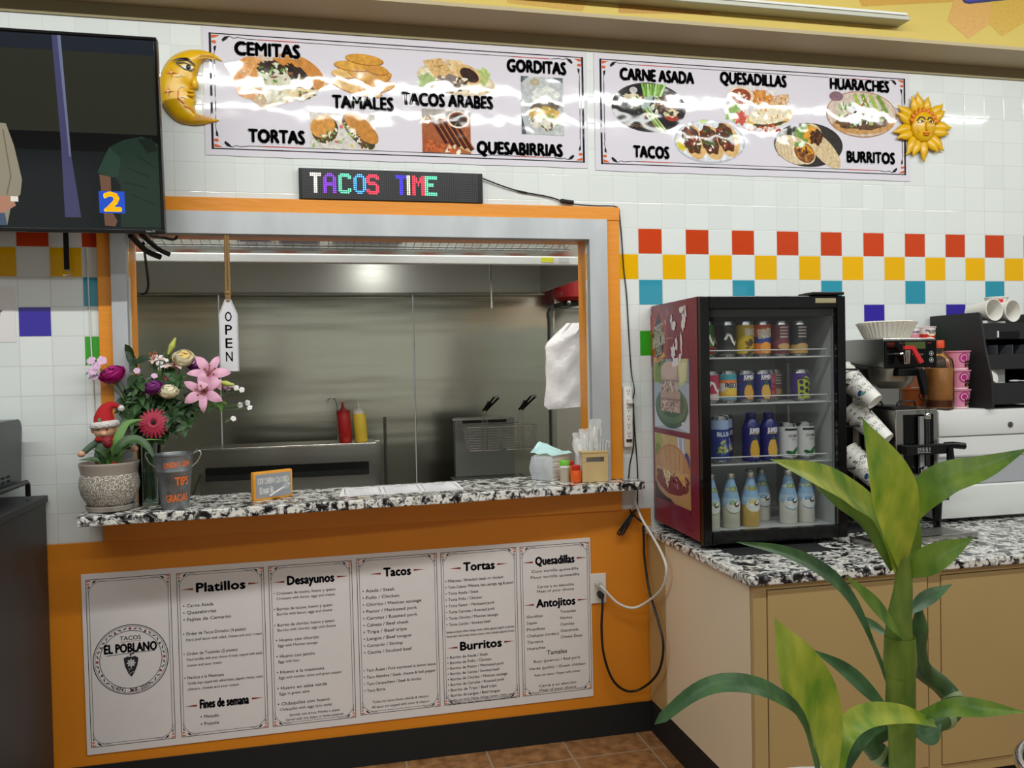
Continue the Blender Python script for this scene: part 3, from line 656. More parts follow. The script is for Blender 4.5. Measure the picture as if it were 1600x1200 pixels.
def f_arabes(p):
    c = L1(-.785, 2.775)
    p.ell(c[0]+.01, c[1]-.02, .16, .062, '#d9c7a4', 1, rot=-.12); p.ell(c[0]+.012, c[1]-.018, .145, .053, '#eee3c8', 1.3, rot=-.12)
    p.ell(c[0]-.11, c[1]-.03, .035, .03, '#a9bf80', 2, jag=.2); p.ell(c[0]+.12, c[1]+.0, .03, .035, '#b8c87c', 2, jag=.2)
    p.poly([(c[0]-.125, c[1]+.05), (c[0]-.05, c[1]+.065), (c[0]+.015, c[1]-.01), (c[0]-.065, c[1]-.03)], '#dcb77d', 3)
    p.poly([(c[0]-.035, c[1]+.06), (c[0]+.03, c[1]+.058), (c[0]+.065, c[1]+.01), (c[0]+.02, c[1]-.02)], '#e4c695', 3.4)
    p.ell(c[0]+.06, c[1]+.005, .055, .035, '#e0b87c', 4, rot=-.5); p.ell(c[0]+.065, c[1]+.002, .042, .025, '#3d2a24', 4.4, rot=-.5)
    p.ell(c[0]-.02, c[1]-.035, .06, .035, '#8a7a74', 3.8, jag=.2); p.scatter(34, c[0]+.02, c[1]-.035, .11, .03, ['#5a473e', '#b9a88f', '#8a7564', '#efe6d2'], .008, 5, 3)
    p.scatter(18, c[0]-.06, c[1]+.03, .05, .03, ['#c08f4e', '#b07c3c'], .004, 5, 8)
def rectpic(p, x0, z0, x1, z1, bg): p.rect(*L1(x0, z0), *L1(x1, z1), bg, 1)
def f_gordita(p):
    rectpic(p, -.505, 2.549, -.323, 2.788, '#bfc3c4'); c = L1(-.41, 2.66)
    p.poly([L1(-.505, 2.788), L1(-.47, 2.788), L1(-.505, 2.76)], '#4c5355', 2); p.poly([L1(-.325, 2.788), L1(-.37, 2.788), L1(-.325, 2.765)], '#4c5355', 2)
    p.ell(c[0]-.035, c[1]+.105, .022, .016, '#b9ae8e', 2); p.ell(c[0]+.01, c[1]+.045, .06, .045, '#e3e4df', 2, jag=.15)
    p.ell(c[0]+.005, c[1]+.0, .062, .03, '#6d6152', 3, jag=.15); p.ell(c[0]+.003, c[1]-.025, .066, .032, '#cfa850', 3.3, jag=.08); p.ell(c[0]+.005, c[1]-.06, .06, .028, '#dcd8c8', 3.4, jag=.25)
    p.scatter(34, c[0]+.005, c[1]-.045, .07, .05, ['#8aa84c', '#a8c06a', '#e8e6d6', '#7a6a50'], .007, 4, 2); p.scatter(14, c[0]+.01, c[1]+.05, .05, .03, ['#f1f1ec', '#d4d7d2'], .010, 3, 4)
    p.poly([L1(-.505, 2.549), L1(-.505, 2.63), L1(-.485, 2.55)], '#555d60', 2)
def f_torta(p):
    rectpic(p, -1.357, 2.455, -1.105, 2.598, '#d9d4cc'); c = L1(-1.23, 2.527)
    p.scatter(22, c[0], c[1], .115, .06, ['#d8707a', '#9ab87c', '#e3c86c', '#e9e6df'], .009, 2, 12, box=True)
    p.ell(c[0]-.07, c[1]+.005, .05, .055, '#50452f', 3, rot=-.5); p.ell(c[0]-.078, c[1]+.018, .05, .042, BUN, 3.4, rot=.6)
    p.ell(c[0]+.06, c[1]+.0, .035, .085, '#4d4430', 3, rot=.75); p.ell(c[0]+.072, c[1]+.016, .036, .082, '#c98a40', 3.4, rot=.85)
    p.scatter(26, c[0]-.055, c[1]-.02, .05, .02, ['#8aa053', '#efe8d2', '#6d4a30'], .006, 4, 3, .6); p.scatter(30, c[0]+.045, c[1]-.015, .012, .075, ['#9db35c', '#efe8d2', '#6d4a30'], .006, 4, 5, .8)
def f_birria(p):
    rectpic(p, -.918, 2.459, -.720, 2.634, '#a8603a'); c = L1(-.82, 2.546)
    p.poly([L1(-.918, 2.634), L1(-.72, 2.634), L1(-.72, 2.60), L1(-.918, 2.60)], '#b7b0a8', 1.5); p.scatter(20, c[0]+.04, c[1]-.055, .05, .03, ['#ece4cf', '#d9b27c'], .012, 2, 3, box=True)
    p.scatter(14, c[0]-.06, c[1]+.045, .04, .012, ['#ece7d6', '#d6cdb0'], .010, 2, 5, box=True); p.scatter(18, c[0]-.03, c[1]-.06, .06, .018, ['#c96a3c', '#a8502a'], .012, 2.2, 8, box=True)
    for i in range(5):
        x = -.055+i*.026; z = .012-i*.006
        p.line([(c[0]+x-.0, c[1]+z+.035), (c[0]+x+.055, c[1]+z-.055)], .019, '#4e241b', 3+i*.3); p.line([(c[0]+x+.008, c[1]+z+.035), (c[0]+x+.062, c[1]+z-.052)], .005, '#b7703f', 3.2+i*.3)
    p.ell(c[0]+.05, c[1]+.05, .046, .036, '#e9e0d2', 5); p.ell(c[0]+.05, c[1]+.05, .038, .029, '#8a4a34', 5.3); p.ell(c[0]+.05, c[1]+.047, .033, .024, '#33231c', 5.6); p.scatter(10, c[0]+.05, c[1]+.047, .025, .018, ['#6d7d4a', '#7a5a44'], .004, 6, 3)
for n_, fn in (('cemita_photo', f_cemita), ('tamales_photo', f_tamales), ('wraps_photo', f_arabes), ('gordita_photo', f_gordita), ('torta_photo', f_torta), ('quesabirria_photo', f_birria)): photo(t1, n_, fn)
t2 = banner('menu_banner', 'white menu banner with photos of carne asada, tacos, quesadillas and burritos', -.186, 2.410, 1.344, 2.902)
ox, oz = -.186, 2.410
L1 = lambda x, z: (x-ox, z-oz)
p = Print(); frame_lines(p, .028, .03, 1.503, .468); p.build('printed_border', PRINTG, t2, loc=(0, OFF, 0))
for s, x, z, wd in (('CARNE ASADA', .098, 2.822, .33), ('QUESADILLAS', .552, 2.833, .312), ('HUARACHES', 1.083, 2.838, .296), ('TACOS', .065, 2.496, .158), ('BURRITOS', 1.137, 2.512, .242)):
    p = Print(); word(p, s, *L1(x, z), wd); p.build('lettering', PRINTG, t2, loc=(0, OFF, 0))
def f_asada(p):
    c = L1(.058, 2.686)
    p.ell(*c, .170, .105, '#38322f', 1, 40); p.ell(c[0], c[1], .163, .099, '#221f20', 1.4, 40)
    for i in range(7): p.ring(c[0]-.1+i*.022, c[1]-.073-.008*sin(i*.6), .009, .005, .0018, '#b58f5c', 2, 10)
    p.ell(c[0]-.075, c[1]+.035, .045, .022, '#d9cfae', 2.4, jag=.2); p.ell(c[0]+.09, c[1]+.02, .05, .04, '#7d5a48', 2.4, jag=.25); p.ell(c[0]+.10, c[1]-.02, .035, .018, '#e3d2aa', 2.8, jag=.2); p.ell(c[0]+.105, c[1]-.04, .03, .014, '#a83a2a', 2.6)
    for i in range(9): a = -.6+i*.07; p.line([(c[0]-.01+i*.005, c[1]-.0), (c[0]-.03+i*.013, c[1]+.098)], .010, ['#8dbb5a', '#6f9f43', '#b9d88c'][i % 3], 3+i*.05)
    for i in range(6): p.line([(c[0]-.03+i*.006, c[1]-.005), (c[0]+.045+i*.007, c[1]-.098)], .005, ['#9db36a', '#5f8a3a', '#c9d69c'][i % 3], 3+i*.05)
    p.ell(c[0]+.005, c[1]+.02, .045, .03, '#a9bcb4', 3.6, jag=.2); p.scatter(44, c[0]+.03, c[1]+.01, .12, .05, ['#e8e2d0', '#8a6a54', '#6d8a4a', '#4a3a32'], .008, 4, 3); p.ell(c[0]-.07, c[1]+.07, .018, .014, '#c9c2c4', 3)
def f_quesa(p):
    c = L1(.573, 2.706)
    p.ell(c[0], c[1], .165, .10, '#e2dcdf', 1); p.scatter(60, c[0]+.02, c[1]+.05, .055, .03, ['#d98a3a', '#e0a04f', '#c9772a'], .009, 2, 3)
    p.ell(c[0]-.085, c[1]+.05, .064, .045, '#e9d6bd', 3); p.ell(c[0]-.085, c[1]+.05, .05, .034, '#9a4a2c', 3.4); p.scatter(16, c[0]-.085, c[1]+.048, .03, .02, ['#f1e9d8', '#e3c9a8'], .005, 4, 4)
    p.ell(c[0]+.105, c[1]+.035, .055, .028, '#d9b184', 3, rot=.5, jag=.1); p.scatter(12, c[0]+.12, c[1]+.04, .04, .03, ['#b9703c', '#e9d6bd'], .006, 4, 6)
    p.ell(c[0]+.055, c[1]-.035, .115, .045, '#dfb767', 3.4, rot=.18); p.ell(c[0]+.055, c[1]-.025, .105, .04, '#f0e3c4', 3.8, rot=.18); p.ell(c[0]+.045, c[1]-.068, .09, .012, '#4a4a2c', 3.7, rot=.15, jag=.2)
    p.ell(c[0]-.125, c[1]-.02, .035, .04, '#8fb35c', 3.2, jag=.2); p.ell(c[0]-.085, c[1]-.045, .03, .03, '#c8503a', 3.3, jag=.25); p.scatter(22, c[0]+.03, c[1]-.082, .10, .014, ['#c9402c', '#e07a5c', '#eec2a8'], .008, 4.4, 8); p.scatter(14, c[0]+.06, c[1]-.02, .08, .02, ['#c99a54', '#d8a05c'], .005, 5, 2)
def f_huar(p):
    c = L1(1.092, 2.706)
    p.ell(*c, .183, .105, '#b58a6a', 1, 40); p.ell(*c, .178, .10, '#d6c3b4', 1.3, 40); p.ell(c[0]+.01, c[1]-.045, .16, .045, '#c99a62', 2, rot=.06); p.ell(c[0]+.01, c[1]-.03, .145, .04, '#6a4a34', 2.3, rot=.05, jag=.1)
    p.scatter(100, c[0]+.005, c[1]+.01, .13, .055, ['#cfd8b4', '#a9c07c', '#e9eede', '#7a9a54', '#dfe3cf'], .010, 3, 3)
    for i in range(4): p.line([(c[0]-.005+i*.045, c[1]+.015), (c[0]-.035+i*.04, c[1]+.085)], .020, ['#a8bd5a', '#7c9a3c'][i % 2], 4)
    p.ell(c[0]-.13, c[1]+.075, .035, .022, '#8a6a74', 2.4); p.ell(c[0]-.028, c[1]-.02, .022, .035, '#e6ebee', 4.4); p.ell(c[0]-.045, c[1]+.02, .025, .018, '#eef1f2', 4.4); p.scatter(14, c[0]+.015, c[1]+.055, .03, .02, ['#c94a3a', '#e3e3d8'], .005, 5, 6); p.scatter(20, c[0]+.0, c[1]-.05, .12, .02, ['#3a2c24', '#6f8a4a'], .006, 4.8, 9)
def f_taco(p):
    c = L1(.340, 2.552)
    p.ell(*c, .168, .094, '#c5c9d2', 1, 40); p.ell(c[0], c[1]+.002, .160, .088, '#e3e6ec', 1.4, 40)
    p.poly([(c[0]-.16, c[1]+.01), (c[0]-.115, c[1]-.03), (c[0]-.125, c[1]-.048), (c[0]-.15, c[1]-.035)], '#d8c83a', 3)
    for i, (x, z) in enumerate(((-.075, -.005), (.01, -.005), (.085, .01))):
        p.ell(c[0]+x, c[1]+z, .05, .078, '#e0b87c', 3+i, rot=.45); p.ell(c[0]+x-.012, c[1]+z+.01, .040, .066, '#5a3426', 3.2+i, rot=.45, jag=.1)
        p.scatter(34, c[0]+x-.012, c[1]+z+.012, .034, .056, ['#efe9dc', '#4e7a3a', '#8a3a2a', '#3a5a2c', '#a8502f'], .006, 3.4+i, 3+i, .45)
    p.ell(c[0]-.03, c[1]+.085, .018, .010, '#b9cf84', 6.5)
def f_burr(p):
    c = L1(.820, 2.557)
    p.ell(*c, .172, .098, '#2b2726', 1, 40); p.ell(c[0], c[1], .168, .094, '#3a3634', 1.2, 40)
    p.ell(c[0]+.075, c[1]-.02, .11, .045, '#d9c29a', 2, rot=-.75); p.ell(c[0]+.015, c[1]+.045, .055, .05, '#e3cda4', 2.3, rot=-.5); p.ell(c[0]-.02, c[1]+.05, .055, .04, '#7a9a4a', 2.5, rot=.3, jag=.15); p.ell(c[0]+.02, c[1]+.045, .045, .04, '#dfa03a', 2.7, rot=-.5, jag=.15); p.ell(c[0]+.04, c[1]+.035, .035, .035, '#4e3020', 2.9, jag=.2)
    p.ell(c[0]-.075, c[1]-.025, .095, .06, '#ddc9a6', 3.4, rot=-.35); p.ell(c[0]-.025, c[1]-.035, .062, .048, '#e7d6b4', 3.6, rot=-.6); p.ell(c[0]-.022, c[1]-.035, .055, .042, '#8a5a34', 3.8, rot=-.6); p.ell(c[0]-.02, c[1]-.02, .05, .02, '#e0982c', 4, rot=-.45, jag=.2); p.ell(c[0]-.045, c[1]+.0, .03, .012, '#6a9a44', 4.2, jag=.2)
    p.scatter(40, c[0]-.022, c[1]-.045, .042, .028, ['#4a2c1c', '#6d452c', '#b97a3c'], .006, 4.4, 5, -.5); p.scatter(22, c[0]+.04, c[1]+.035, .028, .03, ['#3a2318', '#7a5034'], .005, 4.5, 6)
    for i in range(5): p.line([(c[0]-.16+i*.016, c[1]-.01+i*.006), (c[0]-.15+i*.016, c[1]-.055+i*.0)], .003, '#bfa57a', 4.1)
for n_, fn in (('carne_asada_photo', f_asada), ('quesadilla_photo', f_quesa), ('huarache_photo', f_huar), ('tacos_photo', f_taco), ('burrito_photo', f_burr)): photo(t2, n_, fn)

# ================================================================== moon and sun plaques
YEL = mat('plaque_yellow', '#dfae0c', .3, var=.08, vscale=30); ORG = mat('plaque_orange', '#d97a12', .35); EYEW = mat('eye_white', '#e9e4d2', .3); EYEB = mat('eye_black', '#141210', .3)
t = thing('moon_plaque', 'yellow crescent moon face plaque on the tiles beside the television', 'wall ornament', (-1.80, -.004, 2.665))
# crescent profile: outer arc and inner face line (x right, z up)
outer = [(.123, .113), (.09, .136), (.045, .147), (-.005, .142), (-.055, .115), (-.088, .07), (-.104, .01), (-.100, -.05), (-.078, -.095), (-.04, -.128), (.01, -.138), (.06, -.132), (.105, -.118)]
inner = [(.122, .108), (.095, .116), (.065, .112), (.045, .092), (.036, .065), (.030, .045), (.034, .02), (.036, .000), (.022, -.004), (.020, -.014), (.026, -.022), (.024, -.032), (.020, -.038), (.024, -.048), (.020, -.06), (.020, -.075), (.03, -.095), (.06, -.108), (.105, -.113)]
def rs(P, n): return spline([V((a, b, 0)) for a, b in P], n)
A, B = rs(outer, 48), rs(inner, 48)
b = MB(); K = 9
for i in range(49):
    for k in range(K+1):
        f_ = k/K; q = A[i].lerp(B[i], f_); wdt = (A[i]-B[i]).length
        d = min(.030, wdt*.42)*sin(pi*f_)**.6; rg = .0012*sin(i*2.4) if (i < 14 or i > 36) else 0
        b.v.append((q.x, -.004-d-rg*sin(pi*f_), q.y))
b.f = [(i*(K+1)+k, i*(K+1)+k+1, (i+1)*(K+1)+k+1, (i+1)*(K+1)+k) for i in range(48) for k in range(K)]; b.m = [0]*len(b.f)
n0 = len(b.v)
for i in range(49): b.v += [(A[i].x, 0, A[i].y), (B[i].x, 0, B[i].y)]
for i in range(48):
    b.f += [(i*(K+1), (i+1)*(K+1), n0+2*i+2, n0+2*i), (i*(K+1)+K, n0+2*i+1, n0+2*i+3, (i+1)*(K+1)+K)]; b.m += [0, 0]
o = b.build('moon_body', YEL, t, smooth=50)
b = MB(); b.ball((.026, -.030, .012), .013, 0, 8, sc=(.9, .8, 1.7)); b.build('nose', YEL, t, smooth=60)
b = MB(); b.ball((.012, -.028, -.020), .010, 0, 8, sc=(1.5, .8, .5)).ball((.012, -.028, -.034), .010, 0, 8, sc=(1.3, .8, .55)); b.build('lips', YEL, t, smooth=60)
MB().ball((.000, -.031, .068), .017, 0, 8, sc=(1.45, .35, .6)).build('eye', EYEW, t, smooth=60); MB().ball((.006, -.0365, .068), .0085, 0, 8, sc=(1, .4, 1)).build('pupil', EYEB, t, smooth=60)
q = Print(.0006)
q.poly([(-.06, .084), (-.03, .099), (.0, .103), (.022, .094), (.032, .074), (.024, .078), (.0, .092), (-.03, .091)], '#15120e', 1); q.line([(-.036, .082), (-.01, .084), (.014, .077), (.026, .062)], .0042, '#15120e', 1); q.line([(-.036, .080), (-.008, .060), (.02, .056)], .0036, '#15120e', 1); q.line([(.03, .10), (.06, .112), (.10, .112)], .003, '#e9c24a', 1)
for i in range(12): a_ = i/11; q.line([(.03+.06*a_, .098+.018*a_), (.034+.06*a_, .122+.004*a_)], .0022, '#c98a10', 1); q.line([(.02+.06*a_, -.128+.006*a_), (.03+.055*a_, -.105+.0*a_)], .0022, '#c98a10', 1)
q.line([(.02, .03), (.026, .012), (.03, -.002), (.012, -.006)], .0035, '#d9700f', 1); q.line([(-.012, -.078), (.014, -.086), (.022, -.098)], .0035, '#d2560f', 1)
for x, z in ((-.055, .045), (-.068, -.025)):
    for a in range(4): q.poly([(x+.003*cos(a*pi/2+pi/4), z+.003*sin(a*pi/2+pi/4)), (x+.026*cos(a*pi/2), z+.026*sin(a*pi/2)), (x+.003*cos(a*pi/2-pi/4), z+.003*sin(a*pi/2-pi/4))], '#d2560f', 1)
    q.ell(x, z, .003, .003, '#efe3c8', 2)
q.line([(-.045, .032), (-.03, .03), (-.02, .038), (-.008, .034)], .003, '#f1e6c8', 1); q.line([(-.03, -.012), (-.022, -.006), (-.01, .0)], .003, '#f1e6c8', 1); q.line([(-.03, -.048), (-.02, -.042), (.0, -.046)], .003, '#f1e6c8', 1); q.line([(-.032, -.02), (-.034, -.05), (-.012, -.068)], .004, '#d2560f', 1)
q.build('painted_marks', PRINT, t, f=lambda u, v, d: (u, -.0365-d+.012*max(0, abs(u+.03)-.03)/.05, v))
t = thing('sun_plaque', 'yellow sun face plaque with wavy rays at the end of the banner', 'wall ornament', (1.405, -.005, 2.660))
b = MB()
def ray(b, a, r0, r1, wd, bend, d0):
    d_ = V((cos(a), 0, sin(a))); s_ = V((-sin(a), 0, cos(a)))
    b.ribbon([d_*r0+V((0, d0, 0)), d_*(r0+(r1-r0)*.45)+s_*bend*.4+V((0, d0-.007, 0)), d_*(r0+(r1-r0)*.8)+s_*bend*1.1+V((0, d0-.005, 0)), d_*r1+s_*bend*.9+V((0, d0, 0))], wd, (0, -1, 0), cup=-.35, n=10, prof=lambda t_: (1-t_)**.75*(.9+.7*sin(pi*min(1, t_*1.3))) if t_ < 1 else 0)
for i in range(16): ray(b, pi/2+.1+2*pi*i/16, .062, [.156, .144][i % 2]*(1.03 if i < 9 else .98), .036, [.012, -.012][i % 2 if i < 8 else (i+1) % 2], -.009)
o = b.build('ray_ring', YEL, t, smooth=60); sd = o.modifiers.new('thick', 'SOLIDIFY'); sd.thickness = .006; sd.offset = 0
b = MB()
for i in range(9): ray(b, pi/2-1.2+2.4*i/8, .055, .085+.008*(1-abs(i-4)/4), .02, 0, -.018)
o = b.build('forehead_ray', ORG, t, smooth=60); sd = o.modifiers.new('thick', 'SOLIDIFY'); sd.thickness = .004
MB().ball((0, -.012, 0), .066, 0, 14, sc=(.95, .36, 1.08)).build('face', YEL, t, smooth=60)
MB().ball((.0, -.038, -.004), .010, 0, 8, sc=(.75, .9, 2.2)).build('nose', YEL, t, smooth=60); MB().ball((0, -.034, -.034), .010, 0, 8, sc=(1.9, .6, .5)).ball((0, -.033, -.042), .010, 0, 8, sc=(1.5, .6, .5)).build('lips', ORG, t, smooth=60)
for sx in (-1, 1):
    MB().ball((sx*.026, -.0315, .016), .009, 0, 8, sc=(1.35, .35, .7)).build('eye', EYEW, t, smooth=60); MB().ball((sx*.025, -.0345, .016), .0045, 0, 8, sc=(1, .4, 1)).build('pupil', EYEB, t, smooth=60)
q = Print(.0004)
for sx in (-1, 1): q.line([(sx*.006, .026), (sx*.014, .037), (sx*.03, .038), (sx*.044, .022)], .006, '#15120e', 1); q.line([(sx*.012, .014), (sx*.026, .024), (sx*.04, .013)], .0038, '#15120e', 1); q.line([(sx*.02, -.002), (sx*.032, .0), (sx*.048, .006)], .003, '#f1e6c8', 1); q.line([(sx*.044, -.02), (sx*.036, -.03), (sx*.04, -.04)], .0022, '#d2560f', 1)
q.build('painted_marks', PRINT, t, f=lambda u, v, d: (u, -.0130-.0238*max(.05, 1-(u/.0627)**2-(v/.0713)**2)**.5-d, v))

# ================================================================== scrolling LED sign
t = thing('scrolling_sign', 'black scrolling LED sign reading TACOS TIME on the orange frame', 'LED sign', (-1.404, -.0025, 2.2555))
SW, SH = .726, .120
MB().rbox(0, -.022, 0, SW, 0, SH, .002).build('sign_case', BLACK, t)
FONT5 = {'T': ['111111', '111111', '001100', '001100', '001100', '001100', '001100', '001100', '001100', '001100', '001100'],
 'A': ['0011100', '0111110', '1100011', '1100011', '1100011', '1111111', '1111111', '1100011', '1100011', '1100011', '1100011'],
 'C': ['0111110', '1111111', '1100011', '1100000', '1100000', '1100000', '1100000', '1100000', '1100011', '1111111', '0111110'],
 'O': ['0011100', '0111110', '1100011', '1100011', '1100011', '1100011', '1100011', '1100011', '1100011', '0111110', '0011100'],
 'S': ['0111110', '1111111', '1100011', '1100000', '1111100', '0111110', '0000011', '0000011', '1100011', '1111111', '0111110'],
 'I': ['11', '11', '11', '11', '11', '11', '11', '11', '11', '11', '11'],
 'M': ['1100011', '1110111', '1110111', '1111111', '1101011', '1101011', '1100011', '1100011', '1100011', '1100011', '1100011'],
 'E': ['1111111', '1111111', '1100000', '1100000', '1111100', '1111100', '1100000', '1100000', '1100000', '1111111', '1111111']}
lit = {}
for ch, c0, colr in (('T', 4, '#e9dfd0'), ('A', 11, '#7a2fd8'), ('C', 19, '#5fd8a4'), ('O', 27, '#3f9cf0'), ('S', 34, '#f03048'), ('T', 50, '#3a2cf0'), ('I', 56, '#efe2c8'), ('M', 59, '#f03048'), ('E', 66, '#58d8a0')):
    for r_, row in enumerate(FONT5[ch]):
        for c_, k in enumerate(row):
            if k == '1': lit[c0+c_, 13-r_] = (colr, ch)
po, pc = Print(), .00722; pls = {}
for i in range(96):
    for j in range(16):
        x, z = .0165+i*pc, .006+j*pc
        (pls.setdefault((lit[i, j]), Print()) if (i, j) in lit else po).rect(x-.0024, z-.0024, x+.0024, z+.0024, lit.get((i, j), ('#323236',))[0], 1)
po.build('pixel_grid', PRINT, t, loc=(0, -.0222, 0))
for pl in pls.values(): pl.build('lit_letter', printmat('led_lit', .5, emit=2.2, var=0), t, loc=(0, -.0222, 0))

# ================================================================== television
t = thing('television', 'large black wall television showing a dark news picture', 'television', (-1.850, -.285, 2.071), rot=(radians(5.0), 0, 0))
TW, TH = 1.20, .652
MB().rbox(-TW, 0, 0, 0, .035, TH, .004).build('tv_case', BLACK, t)
MB().rbox(-TW, -.006, 0, 0, -.0003, .013, .002).rbox(-TW, -.006, TH-.010, 0, -.0003, TH, .002).rbox(-.010, -.006, .0135, 0, -.0003, TH-.0105, .002).rbox(-TW, -.006, .0135, -TW+.01, -.0003, TH-.0105, .002).build('bezel', BLKGLOSS, t)
p = Print(.0003)
p.rect(-TW+.01, .013, -.01, TH-.01, '#15181a', 0); p.rect(-TW+.01, .33, -.01, TH-.06, '#24251f', 1); p.rect(-TW+.01, .27, -.01, .33, '#0c0d0e', 1.5); p.rect(-TW+.01, TH-.06, -.01, TH-.01, '#1a1e26', 1)
d_ = .022
p.poly([(-.345+d_, TH-.012), (-.318+d_, TH-.012), (-.305+d_, .25), (-.285+d_, .05), (-.335+d_, .05), (-.335+d_, .3)], '#3a3958', 2); p.poly([(-.328+d_, TH-.012), (-.318+d_, TH-.012), (-.306+d_, .25), (-.312+d_, .25)], '#5a6078', 2.3)
p.poly([(-.206, .20), (-.19, .235), (-.165, .285), (-.12, .31), (-.06, .325), (-.01, .30), (-.01, .02), (-.14, .02), (-.135, .16), (-.155, .19)], '#1c2b23', 3); p.poly([(-.206, .20), (-.19, .235), (-.165, .285), (-.13, .25), (-.14, .19), (-.16, .185)], '#22352b', 3.2)
p.poly([(-.20, .195), (-.165, .187), (-.165, .07), (-.150, .04), (-.158, .022), (-.19, .024), (-.192, .06)], '#5f4436', 3.3); p.poly([(-.075, .315), (-.03, .32), (-.012, .28), (-.045, .27)], '#141d18', 3.6)
for a_, b_ in (((-.11, .22), (-.04, .19)), ((-.12, .17), (-.05, .155)), ((-.10, .13), (-.03, .10)), ((-.08, .26), (-.02, .22))): p.line([a_, b_], .004, '#15211b', 3.7)
p.poly([(-.62, .02), (-.62, .36), (-.475, .35), (-.455, .28), (-.437, .17), (-.445, .12), (-.47, .105), (-.49, .02)], '#7d7768', 3); p.poly([(-.62, .06), (-.50, .06), (-.46, .085), (-.47, .115), (-.62, .12)], '#9a6f5c', 3.5); p.line([(-.485, .33), (-.47, .18), (-.485, .12)], .004, '#615b4e', 3.6); p.poly([(-.62, .02), (-.49, .02), (-.495, .06), (-.62, .06)], '#3c4a60', 3.4); p.rect(-.475, .098, -.452, .115, '#c9c6bc', 3.7)
p.rect(-.205, .066, -.124, .139, '#1f46b4', 4); p.text('2', -.163, .105, .060, '#f0c81e', 5, bold=.05, width=.05)
p.build('screen', printmat('tv_screen', .10, .25, emit=.30, var=.02), t, loc=(0, -.0006, 0))
Print().text('Roku TV', -.045, .0065, .006, '#d9d9d9', 1, bold=.02, width=.028).build('brand_lettering', PRINT, t, loc=(0, -.0062, 0))
MB().rbox(-.95, .0355, .15, -.55, .06, .5, .003).rbox(-.80, .055, .28, -.70, .255, .36, .003).build('wall_mount', BLACKM, t)
STR = mat('strap_black', '#101010', .8)
t = thing('mount_strap', 'black strap with a buckle hanging under the television', 'strap', (-2.234, -.03, 1.955))
MB().rbox(-.009, -.002, .02, .009, .002, .17, .0008).build('strap_band', STR, t); MB().tube([(-.011, 0, .0), (.011, 0, .0), (.013, 0, .018), (-.013, 0, .018)], .0025, 6, closed=True).build('buckle', CHROME, t, smooth=50)
b = MB(); b.tube([(-1.945, -.06, 2.10), (-1.90, -.04, 2.095), (-1.87, .03, 2.10), (-1.86, .05, 2.13)], .005, 6, smooth=14); b.tube([(-2.01, -.05, 2.10), (-1.98, .06, 2.06), (-1.935, .10, 2.04)], .011, 6, smooth=8).tube([(-1.98, -.02, 2.11), (-1.94, .08, 2.07), (-1.90, .10, 2.05)], .009, 6, smooth=8)
b.tube([(-1.985, .04, 2.09), (-1.978, .05, 2.0), (-1.975, .06, 1.93), (-1.985, .065, 1.90), (-2.005, .07, 1.895)], .005, 6, smooth=18)
tag(b.build('television_cables', BLACK, smooth=60), 'black cables and plug dangling behind the corner of the television', 'cable')

# ================================================================== large printed menu under the counter
bx, bz, BW, BH = -2.221, .170, 1.981, .678
t = thing('menu_board', 'wide six column printed menu sheet on the orange panelling', 'menu', (bx, -.0082, bz), rot=(0, radians(-.25), 0))
MB().rbox(0, -.004, 0, BW, 0, BH, .001).build('menu_sheet', SHEETP, t)
NAVY = '#23222f'
cols_ = [(.016, .310), (.333, .650), (.669, .986), (1.006, 1.325), (1.343, 1.657), (1.674, 1.974)]
def mtext(P, k, x0, wd, v, s):
    H_ = BH-.046; z = BH-.025-v*H_; cx = x0+wd/2
    n = len(s)
    if k == 'H': P.text(s, cx, z, .034, NAVY, 2, bold=.05, width=min(wd*.56, n*.0215)); e = min(wd*.56, n*.0215)/2+.012; P.poly([(cx-e, z), (cx-e-.045, z-.0035), (cx-e, z-.008)], '#8a2d22', 2); P.poly([(cx+e, z+.004), (cx+e+.045, z), (cx+e, z-.004)], '#8a2d22', 2)
    elif k == 'b': P.ell(x0+.022, z, .0028, .0028, NAVY, 2, 8); P.text(s, x0+.033, z, .0125, NAVY, 2, 'l', bold=.012, width=min(n*.0088, wd-.05))
    elif k == 'e': P.ell(x0+.018, z, .0024, .0024, NAVY, 2, 8); P.text(s, x0+.027, z, .0115, NAVY, 2, 'l', bold=.012, width=min(n*.0066, wd-.04))
    elif k == 's': P.text(s, x0+.027, z, .0105, NAVY, 2, 'l', bold=.008, width=min(n*.0060, wd-.04))
    elif k == 'l': P.text(s, x0, z, .0115, NAVY, 2, 'l', bold=.01, width=n*.0086)
    elif k == 'c': P.text(s, cx, z, .0112, NAVY, 2, bold=.01, width=min(n*.0085, wd-.05))
    elif k == 'k': P.text(s, cx, z, .0100, NAVY, 2, bold=.008, width=min(n*.0055, wd-.03))
    elif k == 'T': P.text(s, cx, z, .018, NAVY, 2, bold=.015, width=n*.0125)
